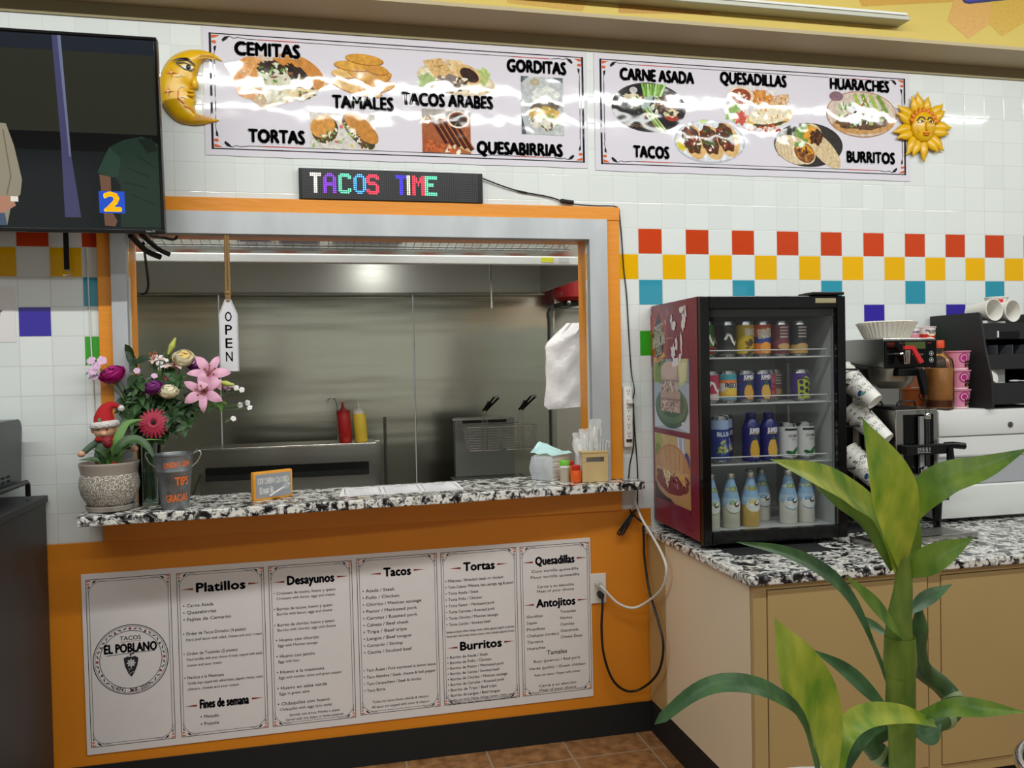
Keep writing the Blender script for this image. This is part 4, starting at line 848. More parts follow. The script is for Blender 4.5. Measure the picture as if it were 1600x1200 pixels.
LST = {1: [('H', .09, 'Platillos'), ('b', .195, 'Carne Asada'), ('b', .237, 'Quesabirrias'), ('b', .279, 'Fajitas de Camarón'), ('e', .365, 'Orden de Tacos Dorados (4 piezas)'), ('s', .402, 'Hard shell tacos with salad, cheese and sour cream'), ('e', .487, 'Orden de Tostadas (2 piezas)'), ('s', .522, 'Fried tortillas with your choice of meat, topped with salad,'), ('s', .557, 'cheese and sour cream'), ('e', .632, 'Nachos a la Mexicana'), ('s', .667, 'Tortilla chips topped with refried beans, jalapeño, tomato, onion,'), ('s', .702, 'cilantro, cheese and sour cream'), ('H', .800, 'Fines de semana'), ('B', .878, 'Menudo'), ('B', .922, 'Pozole')],
 2: [('H', .09, 'Desayunos'), ('e', .165, 'Croissant de tocino, huevo y queso'), ('s', .197, 'Croissant with bacon, eggs and cheese'), ('e', .262, 'Burrito de tocino, huevo y queso'), ('s', .294, 'Burrito with bacon, eggs and cheese'), ('e', .362, 'Burrito de chorizo, huevo y queso'), ('s', .394, 'Burrito with chorizo, eggs and cheese'), ('b', .456, 'Huevo con chorizo'), ('s', .490, 'Eggs with Mexican sausage'), ('b', .556, 'Huevo con jamón'), ('s', .590, 'Eggs with ham'), ('b', .655, 'Huevo a la mexicana'), ('s', .690, 'Eggs with tomato, onion and green pepper'), ('b', .755, 'Huevo en salsa verde'), ('s', .790, 'Eggs in green salsa'), ('b', .853, 'Chilaquiles con huevo'), ('s', .888, 'Chilaquiles with eggs (any style)'), ('k', .928, 'Servido con arroz, frijoles o papas'), ('k', .956, 'Served with rice, beans or home potatoes')],
 3: [('H', .085, 'Tacos')]+[('b', .195+i*.0435, s) for i, s in enumerate(('Asada / Steak', 'Pollo / Chicken', 'Chorizo / Mexican sausage', 'Pastor / Marinated pork', 'Carnitas / Roasted pork', 'Cabeza / Beef cheek', 'Tripa / Beef tripe', 'Lengua / Beef tongue', 'Camarón / Shrimp', 'Cecina / Smoked beef'))]+[('e', .70+i*.043, s) for i, s in enumerate(('Taco Árabe / Pork marinated in lemon sauce', 'Taco Alambre / Steak, cheese & bell pepper', 'Taco Campechano / Steak & chorizo', 'Taco Birria'))]+[('k', .905, 'Todos los tacos llevan cebolla & cilantro'), ('k', .938, 'All tacos are topped with onion & cilantro')],
 4: [('H', .09, 'Tortas')]+[('e', .175+i*.0405, s) for i, s in enumerate(('Milanesa / Breaded steak or chicken', 'Torta Cubana / Milanesa, ham, sausage, egg & pastor', 'Torta Asada / Steak', 'Torta Pollo / Chicken', 'Torta Pastor / Marinated pork', 'Torta Carnitas / Roasted pork', 'Torta Chorizo / Mexican sausage', 'Torta Cecina / Smoked beef'))]+[('k', .507, 'Servida con frijoles refritos, lechuga, tomate, cebolla, aguacate, jalapeño y mayonesa'), ('k', .535, 'Served with refried beans, lettuce, tomato, onion, avocado, jalapeño & mayo'), ('H', .605, 'Burritos')]+[('e', .672+i*.0355, s) for i, s in enumerate(('Burrito de Asada / Steak', 'Burrito de Pollo / Chicken', 'Burrito de Pastor / Marinated pork', 'Burrito de Cecina / Smoked beef', 'Burrito de Chorizo / Mexican sausage', 'Burrito de Carnitas / Roasted pork', 'Burrito de Tripa / Beef tripe', 'Burrito de Lengua / Beef tongue'))]+[('k', .952, 'Servidos con arroz, frijoles, lechuga, tomate, crema y queso'), ('k', .975, 'Served with rice, beans, lettuce, tomato, sour cream & cheese')],
 5: [('H', .09, 'Quesadillas'), ('c', .158, 'Corn tortilla quesadilla'), ('c', .197, 'Flour tortilla quesadilla'), ('c', .262, 'Carne a su elección'), ('c', .293, 'Meat of your choice'), ('H', .372, 'Antojitos'), ('T', .705, 'Tamales'), ('c', .757, 'Rojo (puerco) / Red pork'), ('c', .803, 'Verde (pollo) / Green chicken'), ('k', .848, 'Rajas con queso / Pepper with cheese'), ('c', .922, 'Carne a su elección'), ('c', .952, 'Meat of your choice')]}
for ci_, (a, b_) in enumerate(cols_):
    p = Print(); z0, z1 = .028, BH-.022; wd = b_-a
    if ci_ > 2: z0 += .006; z1 += .004
    p.line([(a, z0), (b_, z0), (b_, z1), (a, z1)], .0022, NAVY, 1, closed=True); i_ = .009
    p.line([(a+.045, z0+i_), (b_-.045, z0+i_)], .0014, NAVY, 1); p.line([(a+.045, z1-i_), (b_-.045, z1-i_)], .0014, NAVY, 1); p.line([(a+i_, z0+.045), (a+i_, z1-.045)], .0016, '#2b2a3c', 1); p.line([(b_-i_, z0+.045), (b_-i_, z1-.045)], .0016, '#2b2a3c', 1)
    for sx, x in ((1, a), (-1, b_)):
        for sz, z in ((1, z1), (-1, z0)):
            corner(p, x, z, sx, sz, .52)
            c0 = (x+sx*.045, z-sz*.045); p.line([(x+sx*i_, z-sz*.045), (x+sx*.016, z-sz*.028), (x+sx*.028, z-sz*.016), (x+sx*.045, z-sz*i_)], .0015, NAVY, 1)
    p.build('column_border', PRINTM, t, loc=(0, -.0042, 0))
    if ci_ == 0: continue
    p = Print()
    for k, v, s in LST[ci_]:
        if k == 'B': mtext(p, 'b', a+.05, wd, v, s)
        else: mtext(p, k, a, wd, v, s)
    if ci_ == 5:
        for i, s in enumerate(('Gorditas', 'Sopes', 'Picaditas', 'Chalupas (orden)', 'Tlacoyos', 'Huaraches')): mtext(p, 'l', a+.022, wd, .455+i*.0425, s)
        for i, s in enumerate(('Tostadas', 'Nachos', 'Cemitas', 'Guacamole', 'Cheese Deep')): mtext(p, 'l', a+.168, wd, .440+i*.0425, s)
    p.build('column_lettering', PRINTM, t, loc=(0, -.0042, 0))
p = Print(); cx, cz, R = .163, .345, .131
for r_, w_ in ((1, .0032), (.955, .0014), (.83, .0022)): p.ring(cx, cz, R*r_, R*r_, w_, NAVY, 1, 56)
for i in range(40):
    a = 2*pi*i/40; rr = R*.895; x, z = cx+rr*cos(a), cz+rr*sin(a)
    if i % 10 == 0: p.poly([(x+.006*cos(a), z+.006*sin(a)), (x-.006*sin(a), z+.006*cos(a)), (x-.006*cos(a), z-.006*sin(a)), (x+.006*sin(a), z-.006*cos(a))], '#8a2d22', 2)
    elif 27 <= i <= 33: continue
    elif i % 10 in (3, 7): p.poly([(cx+R*.85*cos(a-.05), cz+R*.85*sin(a-.05)), (cx+R*.85*cos(a+.05), cz+R*.85*sin(a+.05)), (cx+R*.94*cos(a), cz+R*.94*sin(a))], '#6a2422', 2)
    else: p.ell(x, z, .0075, .0022, NAVY, 2, 8, a+pi/2+(.5 if i % 2 else -.5))
p.text('TACOS', cx, cz+.082, .0155, NAVY, 3, bold=.01, width=.074); p.text('EL POBLANO', cx, cz+.045, .033, NAVY, 3, bold=.045, width=.183); p.line([(cx-.085, cz+.020), (cx-.03, cz+.023), (cx+.03, cz+.025), (cx+.085, cz+.026)], .0018, NAVY, 3); p.line([(cx-.035, cz+.067), (cx, cz+.069), (cx+.035, cz+.069)], .0012, '#8a2d22', 3)
p.poly([(cx-.026, cz+.006), (cx-.012, cz+.012), (cx, cz+.008), (cx+.014, cz+.012), (cx+.026, cz+.004), (cx+.022, cz-.022), (cx+.010, cz-.052), (cx+.0, cz-.066), (cx-.010, cz-.054), (cx-.022, cz-.024)], NAVY, 3); p.line([(cx, cz+.010), (cx-.002, cz+.019), (cx+.010, cz+.022)], .004, NAVY, 3)
for i in range(8): a = 2*pi*i/8; p.ell(cx+.010*cos(a), cz-.014+.010*sin(a), .006, .003, '#d8d4d6', 4, 10, a)
p.ell(cx, cz-.014, .004, .004, '#d8d4d6', 4, 10); p.scatter(12, cx, cz-.04, .010, .013, ['#c9c5c8'], .0016, 4, 3)
s = '(404) 368-2059'
for i, ch in enumerate(s):
    a = -pi/2+(i-6.5)*.083
    if ch != ' ': p.text(ch, cx+R*.90*cos(a), cz+R*.90*sin(a)+.002, .0135, NAVY, 3, bold=.015, rot=a+pi/2)
p.build('round_logo', PRINTM, t, loc=(0, -.0042, 0))

# ================================================================== hanging OPEN sign
t = thing('open_sign', 'white wooden OPEN tag hanging on a rope in the serving window', 'sign', (-1.676, -.03, 1.592))
WOOD = mat('sign_white', '#d6d6da', .5, var=.05, vscale=20)
pts = [(-.034, .0), (.034, .0), (.034, .215), (.010, .272), (-.010, .272), (-.034, .215)]
MB().prism(pts, -.006, .006).build('tag_board', WOOD, t)
q = MB()
for a, b_ in zip(pts, pts[1:]+pts[:1]): q.tube([(a[0]*.97, -.0065, a[1]), (b_[0]*.97, -.0065, b_[1])], .0022, 6)
q.build('tag_rim', mat('sign_rim', '#c2c2c6', .5), t, smooth=60)
for ch, z in zip('OPEN', (.208, .158, .107, .056)):
    p = Print(); p.text(ch, 0, z, .037, '#141414', 1, bold=.012, width=.024); p.build('letter', PRINT, t, loc=(0, -.0066, 0))
ROPE = mat('jute_rope', '#9c7b4c', .9, var=.25, vscale=300, bump=.6, bscale=260)
q = MB()
for sx in (-1, 1): q.tube([(sx*.002, -.002, .262), (sx*.007, -.004, .29), (sx*.006, .0, .32), (sx*.004, .003, .52)], .0052, 8, smooth=12)
q.ball((0, -.003, .298), .012, 0, 8, sc=(1.1, .9, .8)).ball((.002, -.003, .282), .010, 0, 8, sc=(1, .9, .9)); q.build('rope', ROPE, t, smooth=60)

# ================================================================== things on the serving counter
POT = mat('pot_glaze', '#9a9086', .3)
def potmat():
    m, nt, b = newmat('pot_lace'); L = nt.links.new
    tc = N(nt, 'ShaderNodeTexCoord'); v = N(nt, 'ShaderNodeTexVoronoi', feature='F1'); v.inputs['Scale'].default_value = 58; L(tc.outputs['Object'], v.inputs['Vector'])
    mu = N(nt, 'ShaderNodeMath', operation='MULTIPLY'); L(v.outputs[0], mu.inputs[0]); mu.inputs[1].default_value = 17.; sn = N(nt, 'ShaderNodeMath', operation='SINE'); L(mu.outputs[0], sn.inputs[0])
    v2 = N(nt, 'ShaderNodeTexVoronoi', feature='DISTANCE_TO_EDGE'); v2.inputs['Scale'].default_value = 150; L(tc.outputs['Object'], v2.inputs['Vector'])
    mr = N(nt, 'ShaderNodeMapRange'); L(v2.outputs[0], mr.inputs[0]); mr.inputs[1].default_value = .05; mr.inputs[2].default_value = .2; mr.inputs[3].default_value = -.8; mr.inputs[4].default_value = .55
    ad = N(nt, 'ShaderNodeMath', operation='ADD'); L(sn.outputs[0], ad.inputs[0]); L(mr.outputs[0], ad.inputs[1])
    r = N(nt, 'ShaderNodeValToRGB'); L(ad.outputs[0], r.inputs[0]); e = r.color_ramp.elements; e[0].position = .18; e[0].color = (*lin('#8a7f74'), 1); e[1].position = .4; e[1].color = (*lin('#d9d5cc'), 1)
    L(r.outputs[0], b.inputs['Base Color']); b.inputs['Roughness'].default_value = .35
    return m
LEAF = mat('leaf_green', '#35552a', .45, var=.3, vscale=30); LEAFL = mat('leaf_light', '#5f8a3c', .45, var=.2, vscale=30); LEAFD = mat('leaf_dark', '#263d22', .45, var=.25, vscale=30); STEM = mat('stem_green', '#4c6b34', .5)
SOIL = mat('soil', '#2e2219', .95, var=.4, vscale=80)
PX, PY = -2.088, -.128
t = thing('potted_plant', 'leafy plant with a red bud in a lace patterned round pot', 'potted plant', (PX, PY, CZ))
MB().lathe([(.001, 0), (.066, 0), (.076, .004), (.082, .020), (.080, .022), (.072, .012), (.001, .011)], 40).build('saucer', POT, t, smooth=40)
MB().lathe([(.001, .0125), (.062, .0125), (.072, .02), (.094, .06), (.101, .092), (.098, .120), (.0935, .134)], 48).build('pot', potmat(), t, smooth=50)
MB().lathe([(.0936, .1345), (.094, .138), (.099, .165), (.101, .172), (.099, .175), (.094, .172), (.090, .150), (.088, .14)], 48, caps=False).build('pot_rim', POT, t, smooth=50)
MB().lathe([(.0, .155), (.091, .153)], 32).build('soil', SOIL, t)
rnd = random.Random(5)
for i in range(22):
    a = rnd.uniform(0, 2*pi); r_ = rnd.uniform(.005, .03); L_ = rnd.uniform(.05, .095); o_ = V((.012, -.035, 0))
    d_ = V((cos(a), sin(a), 0)); base = o_+d_*r_+V((0, 0, .152))
    MB().ribbon([base, base+d_*L_*.25+V((0, 0, L_*.7)), base+d_*L_*.7+V((0, 0, L_))], .010, (d_*-.6+V((0, 0, .8))), fold=.3, n=8).build('grass_blade', LEAFL if i % 3 else LEAF, t, smooth=60)
for pts_, wd_, mt_ in (([(.02, -.05, .16), (.05, -.06, .235), (.10, -.05, .255), (.145, -.06, .225), (.175, -.07, .165)], .034, LEAF), ([(.015, -.05, .16), (.04, -.05, .25), (.07, -.03, .31), (.125, -.03, .325)], .03, LEAFL), ([(.0, -.05, .16), (-.03, -.06, .19), (-.085, -.06, .19)], .018, LEAF), ([(.02, -.05, .16), (.08, -.05, .24), (.13, -.02, .25), (.19, .0, .245)], .008, LEAFL), ([(.02, -.04, .16), (.0, -.05, .21), (-.03, -.055, .225)], .02, LEAF)):
    MB().ribbon(pts_, wd_, (.1, -.8, .6), fold=.25, n=14).build('leaf', mt_, t, smooth=60)
MB().tube([(.012, -.05, .155), (.015, -.055, .20), (.012, -.06, .235)], .003, 6, smooth=6).build('stem', STEM, t, smooth=60)
BUD = mat('bud_red', '#8a1526', .5, var=.35, vscale=90, bump=.6, bscale=160)
MB().ball((.012, -.062, .250), .017, 0, 10, sc=(1, 1, 1.35)).build('flower_bud', BUD, t, smooth=60)
# plush elf
t = thing('elf_doll', 'plush elf doll in a red Santa hat sitting in the round pot', 'doll', (PX-.010, PY+.012, CZ+.158))
SKIN = mat('doll_skin', '#d8a684', .7, var=.06, vscale=60); FELT = mat('felt_green', '#4f6450', .9); REDF = mat('felt_red', '#b0141c', .85, bump=.3, bscale=200); FUR = mat('white_fur', '#e6e2de', .95, bump=1., bscale=170); FURD = mat('doll_hair', '#2a1c18', .8)
MB().lathe([(.001, 0), (.036, .0), (.042, .03), (.036, .07), (.026, .095), (.018, .104), (.001, .107)], 28).build('body', FELT, t, smooth=60)
MB().ball((-.002, -.010, .128), .036, 0, 14, sc=(1.02, .95, .86)).build('head', SKIN, t, smooth=60)
for sx in (-1, 1): MB().ball((-.002+sx*.037, -.006, .130), .009, 0, 8, sc=(1.2, .6, 1.2)).build('ear', SKIN, t, smooth=60)
MB().ball((.004, -.046, .119), .009, 0, 8, sc=(1.1, .9, .9)).build('nose', SKIN, t, smooth=60)
for x in (-.015, .014): MB().ball((x, -.0425, .134), .0032, 0, 6).build('eye', EYEB, t, smooth=60)
MB().ribbon([(-.016, -.044, .145), (.0, -.047, .147), (.018, -.043, .144)], .008, (0, -1, 0), n=6).build('fringe', FURD, t)
b = MB().tube([(-.002+.037*cos(2*pi*i/20), -.008+.036*sin(2*pi*i/20), .150+.004*cos(2*pi*i/20)) for i in range(20)], .0135, 10, closed=True); b.build('fur_brim', FUR, t, smooth=60)
MB().tube([(-.002, -.008, .150), (-.003, -.007, .178), (.004, -.004, .204), (.022, .0, .219), (.045, .002, .214)], [.036, .033, .024, .014, .007], 16, smooth=16).build('hat', REDF, t, smooth=60)
MB().ball((.052, .003, .207), .012, 0, 8).build('pompom', FUR, t, smooth=60); MB().rbox(-.015, -.046, .164, -.004, -.040, .175, .001, 0).build('hat_badge', mat('badge_green', '#7a8a6a', .7), t)
MB().tube([(.029*cos(2*pi*i/16), -.004+.026*sin(2*pi*i/16), .098) for i in range(16)], .009, 8, closed=True).build('scarf', REDF, t, smooth=60)
for sx, P_ in ((-1, [(-.028, -.005, .088), (-.05, -.02, .072), (-.066, -.032, .056)]), (1, [(.028, -.002, .088), (.058, -.006, .072), (.088, -.012, .066)])):
    MB().tube(P_, [.013, .011, .010], 10, smooth=8).build('arm', FELT, t, smooth=60); MB().ball(V(P_[-1])+V((sx*.008, -.004, -.006)), .0125, 0, 8, sc=(1.1, .8, .9)).build('hand', SKIN, t, smooth=60)
for x in (-.014, .036): MB().ball((x, -.052, .012), .0125, 0, 8, sc=(1, 1.2, 1.2)).build('shoe', REDF, t, smooth=60)
# vase
VX, VY = -1.968, -.052
t = thing('glass_vase', 'clear glass vase of cut flowers between the round pot and the tin bucket', 'vase', (VX, VY, CZ))
GLS = glassmat('clear_glass', (.90, .95, .96), .03, 1.2); WATR = glassmat('vase_water', (.74, .84, .82), .03, .8)
MB().lathe([(.001, .0), (.040, .0), (.0405, .01), (.039, .12), (.041, .22), (.043, .232), (.0415, .233), (.037, .12), (.038, .012), (.001, .012)], 32).build('vase_body', GLS, t, smooth=50)
MB().lathe([(.001, .0125), (.0375, .0125), (.0368, .12), (.001, .12)], 32).build('water', WATR, t, smooth=40)
NECK = V((VX, VY, CZ+.235))
def flower(name, label, cat, c, grp=None, foot=None):
    """cut flower: head origin at c, stem down through the vase neck"""
    t = thing(name, label, cat, c, group=grp); c = V(c); rn = random.Random(sum(map(ord, label)))
    nk = NECK+V((rn.uniform(-.022, .022), rn.uniform(-.02, .02), 0)); ft = V((VX+rn.uniform(-.02, .02), VY+rn.uniform(-.02, .02), CZ+.02))
    P = [c-c, (nk.lerp(c, .55)+V((0, 0, .012)))-c, nk-c, ft-c]
    MB().tube(P, .0024, 6, smooth=16).build('stem', STEM, t, smooth=60)
    return t
def frame_of(ax):
    ax = V(ax).normalized(); u = ax.cross(V((0, 0, 1))); u = u.normalized() if u.length > .05 else V((1, 0, 0)); return ax, u, ax.cross(u).normalized()*-1
def rose(c, r, m, label, ax=(0, -1, .5), inner=None, grp='roses in the vase'):
    t = flower('rose', label, 'flower', c, grp); A_, U_, W_ = frame_of(ax)
    rn = random.Random(len(label)); im = inner or m
    MB().ball(A_*.12*r, .60*r, 0, 10).build('heart', im, t, smooth=60)
    for k in range(7):
        rr, hh, a0 = r*(.60-.075*k), r*(.30+.085*k), k*2.1+rn.random()
        MB().ribbon([U_*cos(a0+j*.55)*rr*(1+.05*sin(j))+W_*sin(a0+j*.55)*rr+A_*(hh+.05*r*sin(j*1.3)) for j in range(7)], .52*r, A_*.35+U_*.02+W_*.02, n=14, cross=4, cup=.0, prof=lambda q: sin(pi*min(.97, .06+q*.9))**.5).build('inner_petal', im if k > 2 else m, t, smooth=70)
    for ring, (n, ro, hh, wd) in enumerate(((5, 1.06, .12, 1.25), (5, .92, .42, 1.2), (5, .78, .62, 1.1))):
        for i in range(n):
            a = 2*pi*(i+ring*.43)/n+rn.uniform(-.12, .12); d = U_*cos(a)+W_*sin(a)
            MB().ribbon([A_*-.55*r, d*ro*r*.72+A_*(-.3)*r, d*ro*r*.95+A_*hh*r*.5, d*ro*r*(1.04 if ring < 2 else .86)+A_*hh*r*(1.05+rn.uniform(-.1, .1))], wd*r*1.2, A_*1-d*.9, cup=.35, n=8, prof=lambda q: sin(pi*min(.86, .12+q*.78))**.7).build('petal', m, t, smooth=70)
    MB().ball((A_*-.5*r), .35*r, 0, 6).build('calyx', STEM, t, smooth=60)
    return t
def lily(c, r, m, label, ax, grp='pink lilies in the vase', n=6, tw=0):
    t = flower('lily', label, 'flower', c, grp); A_, U_, W_ = frame_of(ax)
    for i in range(n):
        a = 2*pi*i/n+tw; d = U_*cos(a)+W_*sin(a)
        MB().ribbon([A_*-.35*r, d*.3*r+A_*.12*r, d*.75*r+A_*.22*r, d*1.05*r+A_*.08*r], (.50 if i % 2 else .40)*r, A_, cup=-.25, n=10, fold=.12, prof=lambda q: sin(pi*q**.85)**.8 if q < 1 else 0).build('petal', m, t, smooth=70)
    for i in range(5):
        a = 2*pi*i/5+.3; d = U_*cos(a)+W_*sin(a); MB().tube([A_*-.2*r, d*.12*r+A_*.3*r, d*.25*r+A_*.55*r], .0012, 5, smooth=5).ball(d*.25*r+A_*.56*r, .004, 0, 5).build('stamen', mat('stamen', '#9a5a24', .7), t, smooth=60)
    return t
PMAG, PPUR, PCRM, PCRY = mat('petal_magenta', '#a3126f', .55, var=.15, vscale=60), mat('petal_purple', '#7a2b76', .55, var=.2, vscale=60), mat('petal_cream', '#ebe3c6', .6, var=.06, vscale=50), mat('petal_yellow', '#e6c77c', .6)
PPNK, PPAL, PRED = mat('petal_pink', '#e3a9c4', .5, var=.12, vscale=40), mat('petal_pale', '#e0bdb4', .55, var=.1, vscale=40), mat('petal_red', '#a51d3c', .55, var=.15, vscale=60)
rose((-2.078, -.075, 1.583), .043, PMAG, 'magenta rose at the outer edge of the bouquet above the elf doll', (-.2, -.55, .8))
rose((-1.838, -.04, 1.640), .038, PCRM, 'cream rose with a yellow heart at the top of the bouquet', (.15, -.65, .75), PCRY)
rose((-1.886, -.10, 1.517), .034, PCRM, 'wilting cream rose in the middle of the bouquet', (.1, -.5, .85))
rose((-1.938, -.09, 1.533), .034, PPUR, 'purple rose beside the wilting cream rose', (-.1, -.55, .8))
rose((-1.800, -.03, 1.617), .030, PPUR, 'small dark purple rose half hidden behind the pink lily', (.2, -.7, .5))
lily((-1.745, -.09, 1.583), .075, PPNK, 'open pink lily beside the OPEN sign', (.25, -1, .35))
lily((-1.762, -.11, 1.518), .075, PPNK, 'open pink lily below the one beside the OPEN sign', (-.1, -1, .1), tw=.5)
t = lily((-1.945, -.03, 1.637), .05, PPAL, 'half closed pale pink lily behind the dark leaves', (-.1, -.35, 1.), tw=.2)
t = lily((-1.873, -.03, 1.615), .055, PPAL, 'half closed pale pink lily beside the cream rose at the top', (.1, -.3, 1.), tw=.3)
LBUD = mat('lily_bud', '#b9c25a', .5, var=.15, vscale=30)
for c, d, l_, lab in (((-1.895, -.03, 1.660), (.028, 0, .062), .075, 'pale green lily bud standing at the top of the bouquet'), ((-1.715, -.08, 1.553), (.06, -.01, -.014), .07, 'pale green lily bud pointing away from the pink lilies')):
    t = flower('lily_bud', lab, 'flower', c, 'lily buds in the vase'); MB().tube([(0, 0, 0), V(d)*.5, V(d)], [.004, .0115, .003], 10, smooth=10).build('bud', LBUD, t, smooth=60)
t = flower('gerbera', 'dark red gerbera hanging over the tin bucket', 'flower', (-1.934, -.125, 1.408)); A_, U_, W_ = frame_of((.05, -1, .30))
for ring, (n, rr, hh) in enumerate(((22, .056, .0), (20, .047, .006), (16, .034, .010))):
    for i in range(n):
        a = 2*pi*(i+.5*ring)/n; d = U_*cos(a)+W_*sin(a); MB().ribbon([d*.008+A_*hh, d*rr*.55+A_*(hh+.004), d*rr+A_*(hh-.004)], .0115, A_, cup=.2, n=6, cross=3, prof=lambda q: sin(pi*min(.93, .2+q*.75))**.6).build('petal', PRED, t, smooth=70)
MB().ball(A_*.008, .010, 0, 8).build('flower_disc', mat('disc_dark', '#1d0f12', .8), t, smooth=60)
t = flower('gerbera', 'dark red gerbera mostly hidden behind the purple rose', 'flower', (-1.91, -.055, 1.552)); A_, U_, W_ = frame_of((.1, -.8, .6))
for i in range(22):
    a = 2*pi*i/22; d = U_*cos(a)+W_*sin(a); MB().ribbon([d*.008, d*.025+A_*.004, d*.045], .011, A_, n=5, cross=3).build('petal', PRED, t, smooth=70)
PSM = mat('petal_lilac', '#dcb4d4', .6); PSW = mat('petal_white', '#eee9ea', .6)
def spray(label, pts_, m, sz=.014, base=(-1.95, -.05, 1.36)):
    t = thing('flower_spray', label, 'flower', base, group='small flower sprays in the vase'); B0 = V(base); rn = random.Random(len(label)*7)
    q = MB(); nk = NECK-B0
    for pp in pts_: q.tube([V((VX, VY, CZ+.03))-B0, nk, (V(pp)-B0)*.55+V((0, 0, .02)), V(pp)-B0], .0013, 5, smooth=12)
    q.build('stem', STEM, t, smooth=60)
    for pp in pts_:
        A_, U_, W_ = frame_of((rn.uniform(-.5, .5), -1, rn.uniform(0, .8))); c = V(pp)-B0; f = MB()
        for i in range(5): a = 2*pi*i/5; d = U_*cos(a)+W_*sin(a); f.ribbon([c, c+d*sz*.6+A_*.002, c+d*sz], sz*.95, A_, n=5, cross=3, prof=lambda q: sin(pi*min(.8, .15+q*.7)))
        f.build('blossom', m, t, smooth=60)
        g = MB(); g.ribbon([c-A_*.006, c-A_*.012+U_*.015, c-A_*.01+U_*.03-V((0, 0, .012))], .008, A_, n=5, cross=3); g.build('leaf', LEAF, t, smooth=60)
spray('lilac sweet william spray beside the orange board', [(-2.152, -.07, 1.640), (-2.115, -.07, 1.640), (-2.128, -.09, 1.620), (-2.143, -.09, 1.602), (-2.140, -.08, 1.586)], PSM, .017)
spray('thin spray of pale pink blossoms reaching over the counter', [(-1.652, -.06, 1.528), (-1.632, -.06, 1.520), (-1.612, -.06, 1.470), (-1.604, -.07, 1.452), (-1.640, -.05, 1.462), (-1.665, -.06, 1.412)], PSW, .011)
spray('white filler blossom spray among the pale lilies', [(-1.915+.02*cos(i*2.4)*(i/9)**.5, -.05+.01*sin(i*3.1), 1.628+.028*sin(i*2.4)*(i/9)**.5) for i in range(10)], PSW, .008)
spray('lilac blossom cluster under the second pink lily', [(-1.680, -.06, 1.527), (-1.69, -.06, 1.535), (-1.67, -.06, 1.538), (-1.94, -.06, 1.58), (-2.00, -.06, 1.60)], PSM, .012)
rn = random.Random(11)
def branch(label, tip, n, sz, mt_, spread=.05):
    t = thing('leafy_branch', label, 'foliage', (VX, VY, CZ+.235), group='green branches in the vase'); T_ = V(tip)-NECK
    P = [V((rn.uniform(-.015, .015), rn.uniform(-.015, .015), -.2)), V((rn.uniform(-.012, .012), rn.uniform(-.01, .01), 0)), T_*.5+V((0, 0, .02)), T_]
    MB().tube(P, [.0025, .002, .0015, .001], 5, smooth=14).build('stem', STEM, t, smooth=60); S_ = spline(P[1:], 20)
    for i in range(n):
        k = 3+int(17*(i+.5)/n); b0 = S_[min(20, k)]; a = rn.uniform(0, 2*pi); d = V((cos(a)*1.1, -.5+.4*sin(a), .9*sin(a)+.15)).normalized(); ln = sz*rn.uniform(.7, 1.25)
        MB().ribbon([b0, b0+d*ln*.5+V((0, 0, .004)), b0+d*ln+V((0, 0, -.006))], ln*.48, V((rn.uniform(-.5, .5), -1, rn.uniform(.1, .9))), fold=.2, n=7).build('leaf', mt_ if rn.random() < .75 else LEAF, t, smooth=60)
for lab, tip, n, sz, mt_ in (('leafy branch spreading under the magenta rose', (-2.045, -.05, 1.50), 16, .05, LEAFD), ('dark branch with the tall pointed leaves above the magenta rose', (-2.015, -.05, 1.655), 10, .055, LEAFD), ('leafy branch between the magenta and purple roses', (-1.995, -.08, 1.56), 16, .045, LEAF), ('leafy branch filling the middle above the gerbera', (-1.92, -.07, 1.54), 22, .045, LEAFD), ('leafy branch behind the wilting cream rose', (-1.855, -.06, 1.57), 22, .045, LEAF), ('dark leafy branch under the pink lilies', (-1.80, -.06, 1.48), 26, .045, LEAFD), ('low leafy branch drooping over the tin bucket', (-1.81, -.10, 1.39), 26, .042, LEAF), ('thin leafed branch reaching past the lilies', (-1.70, -.05, 1.47), 18, .028, LEAFL), ('leafy branch hanging beside the gerbera', (-1.86, -.12, 1.43), 22, .04, LEAFD), ('short leafy branch beside the elf doll hat', (-2.03, -.09, 1.42), 16, .05, LEAF), ('leafy branch at the top behind the lily bud', (-1.885, -.02, 1.63), 14, .045, LEAF)):
    branch(lab, tip, int(n*1.9), sz*1.12, mt_)
# tip bucket
t = thing('tip_bucket', 'galvanised tin tip bucket with orange handwriting', 'bucket', (-1.862, -.165, CZ))
TIN = mat('tin_zinc', '#8b8f92', .42, .75, var=.3, vscale=26)
MB().lathe([(.001, .0), (.046, .0), (.047, .004), (.0595, .134), (.0615, .136), (.0615, .140), (.0605, .142), (.0675, .192), (.070, .194), (.070, .198), (.067, .199), (.0655, .194), (.045, .008), (.001, .008)], 40).build('bucket_body', TIN, t, smooth=40)
for sx in (-1, 1): MB().tube([(sx*.062, -.01, .150), (sx*.082, -.012, .170), (sx*.094, -.012, .195), (sx*.086, -.010, .206), (sx*.068, -.008, .198)], .0026, 7, smooth=16).build('handle', CHROME if sx > 0 else TIN, t, smooth=60)
OG = '#f07a3c'
def onb(u, v, d): r_ = .0472+(v-.004)*.0962+.0012+d; a = -pi/2+.27+u/.058; return (r_*cos(a), r_*sin(a), v)
for s, u, v, h, wd, rot in (('LINDO DÍA', .004, .164, .020, .086, .08), ('TIPS', .020, .104, .030, .048, .05), ('GRACIAS', .002, .044, .026, .084, .06)):
    p = Print(); p.text(s, u, v, h, OG, 1, bold=.022, width=wd, rot=rot); p.build('handwriting', PRINT, t, f=onb)
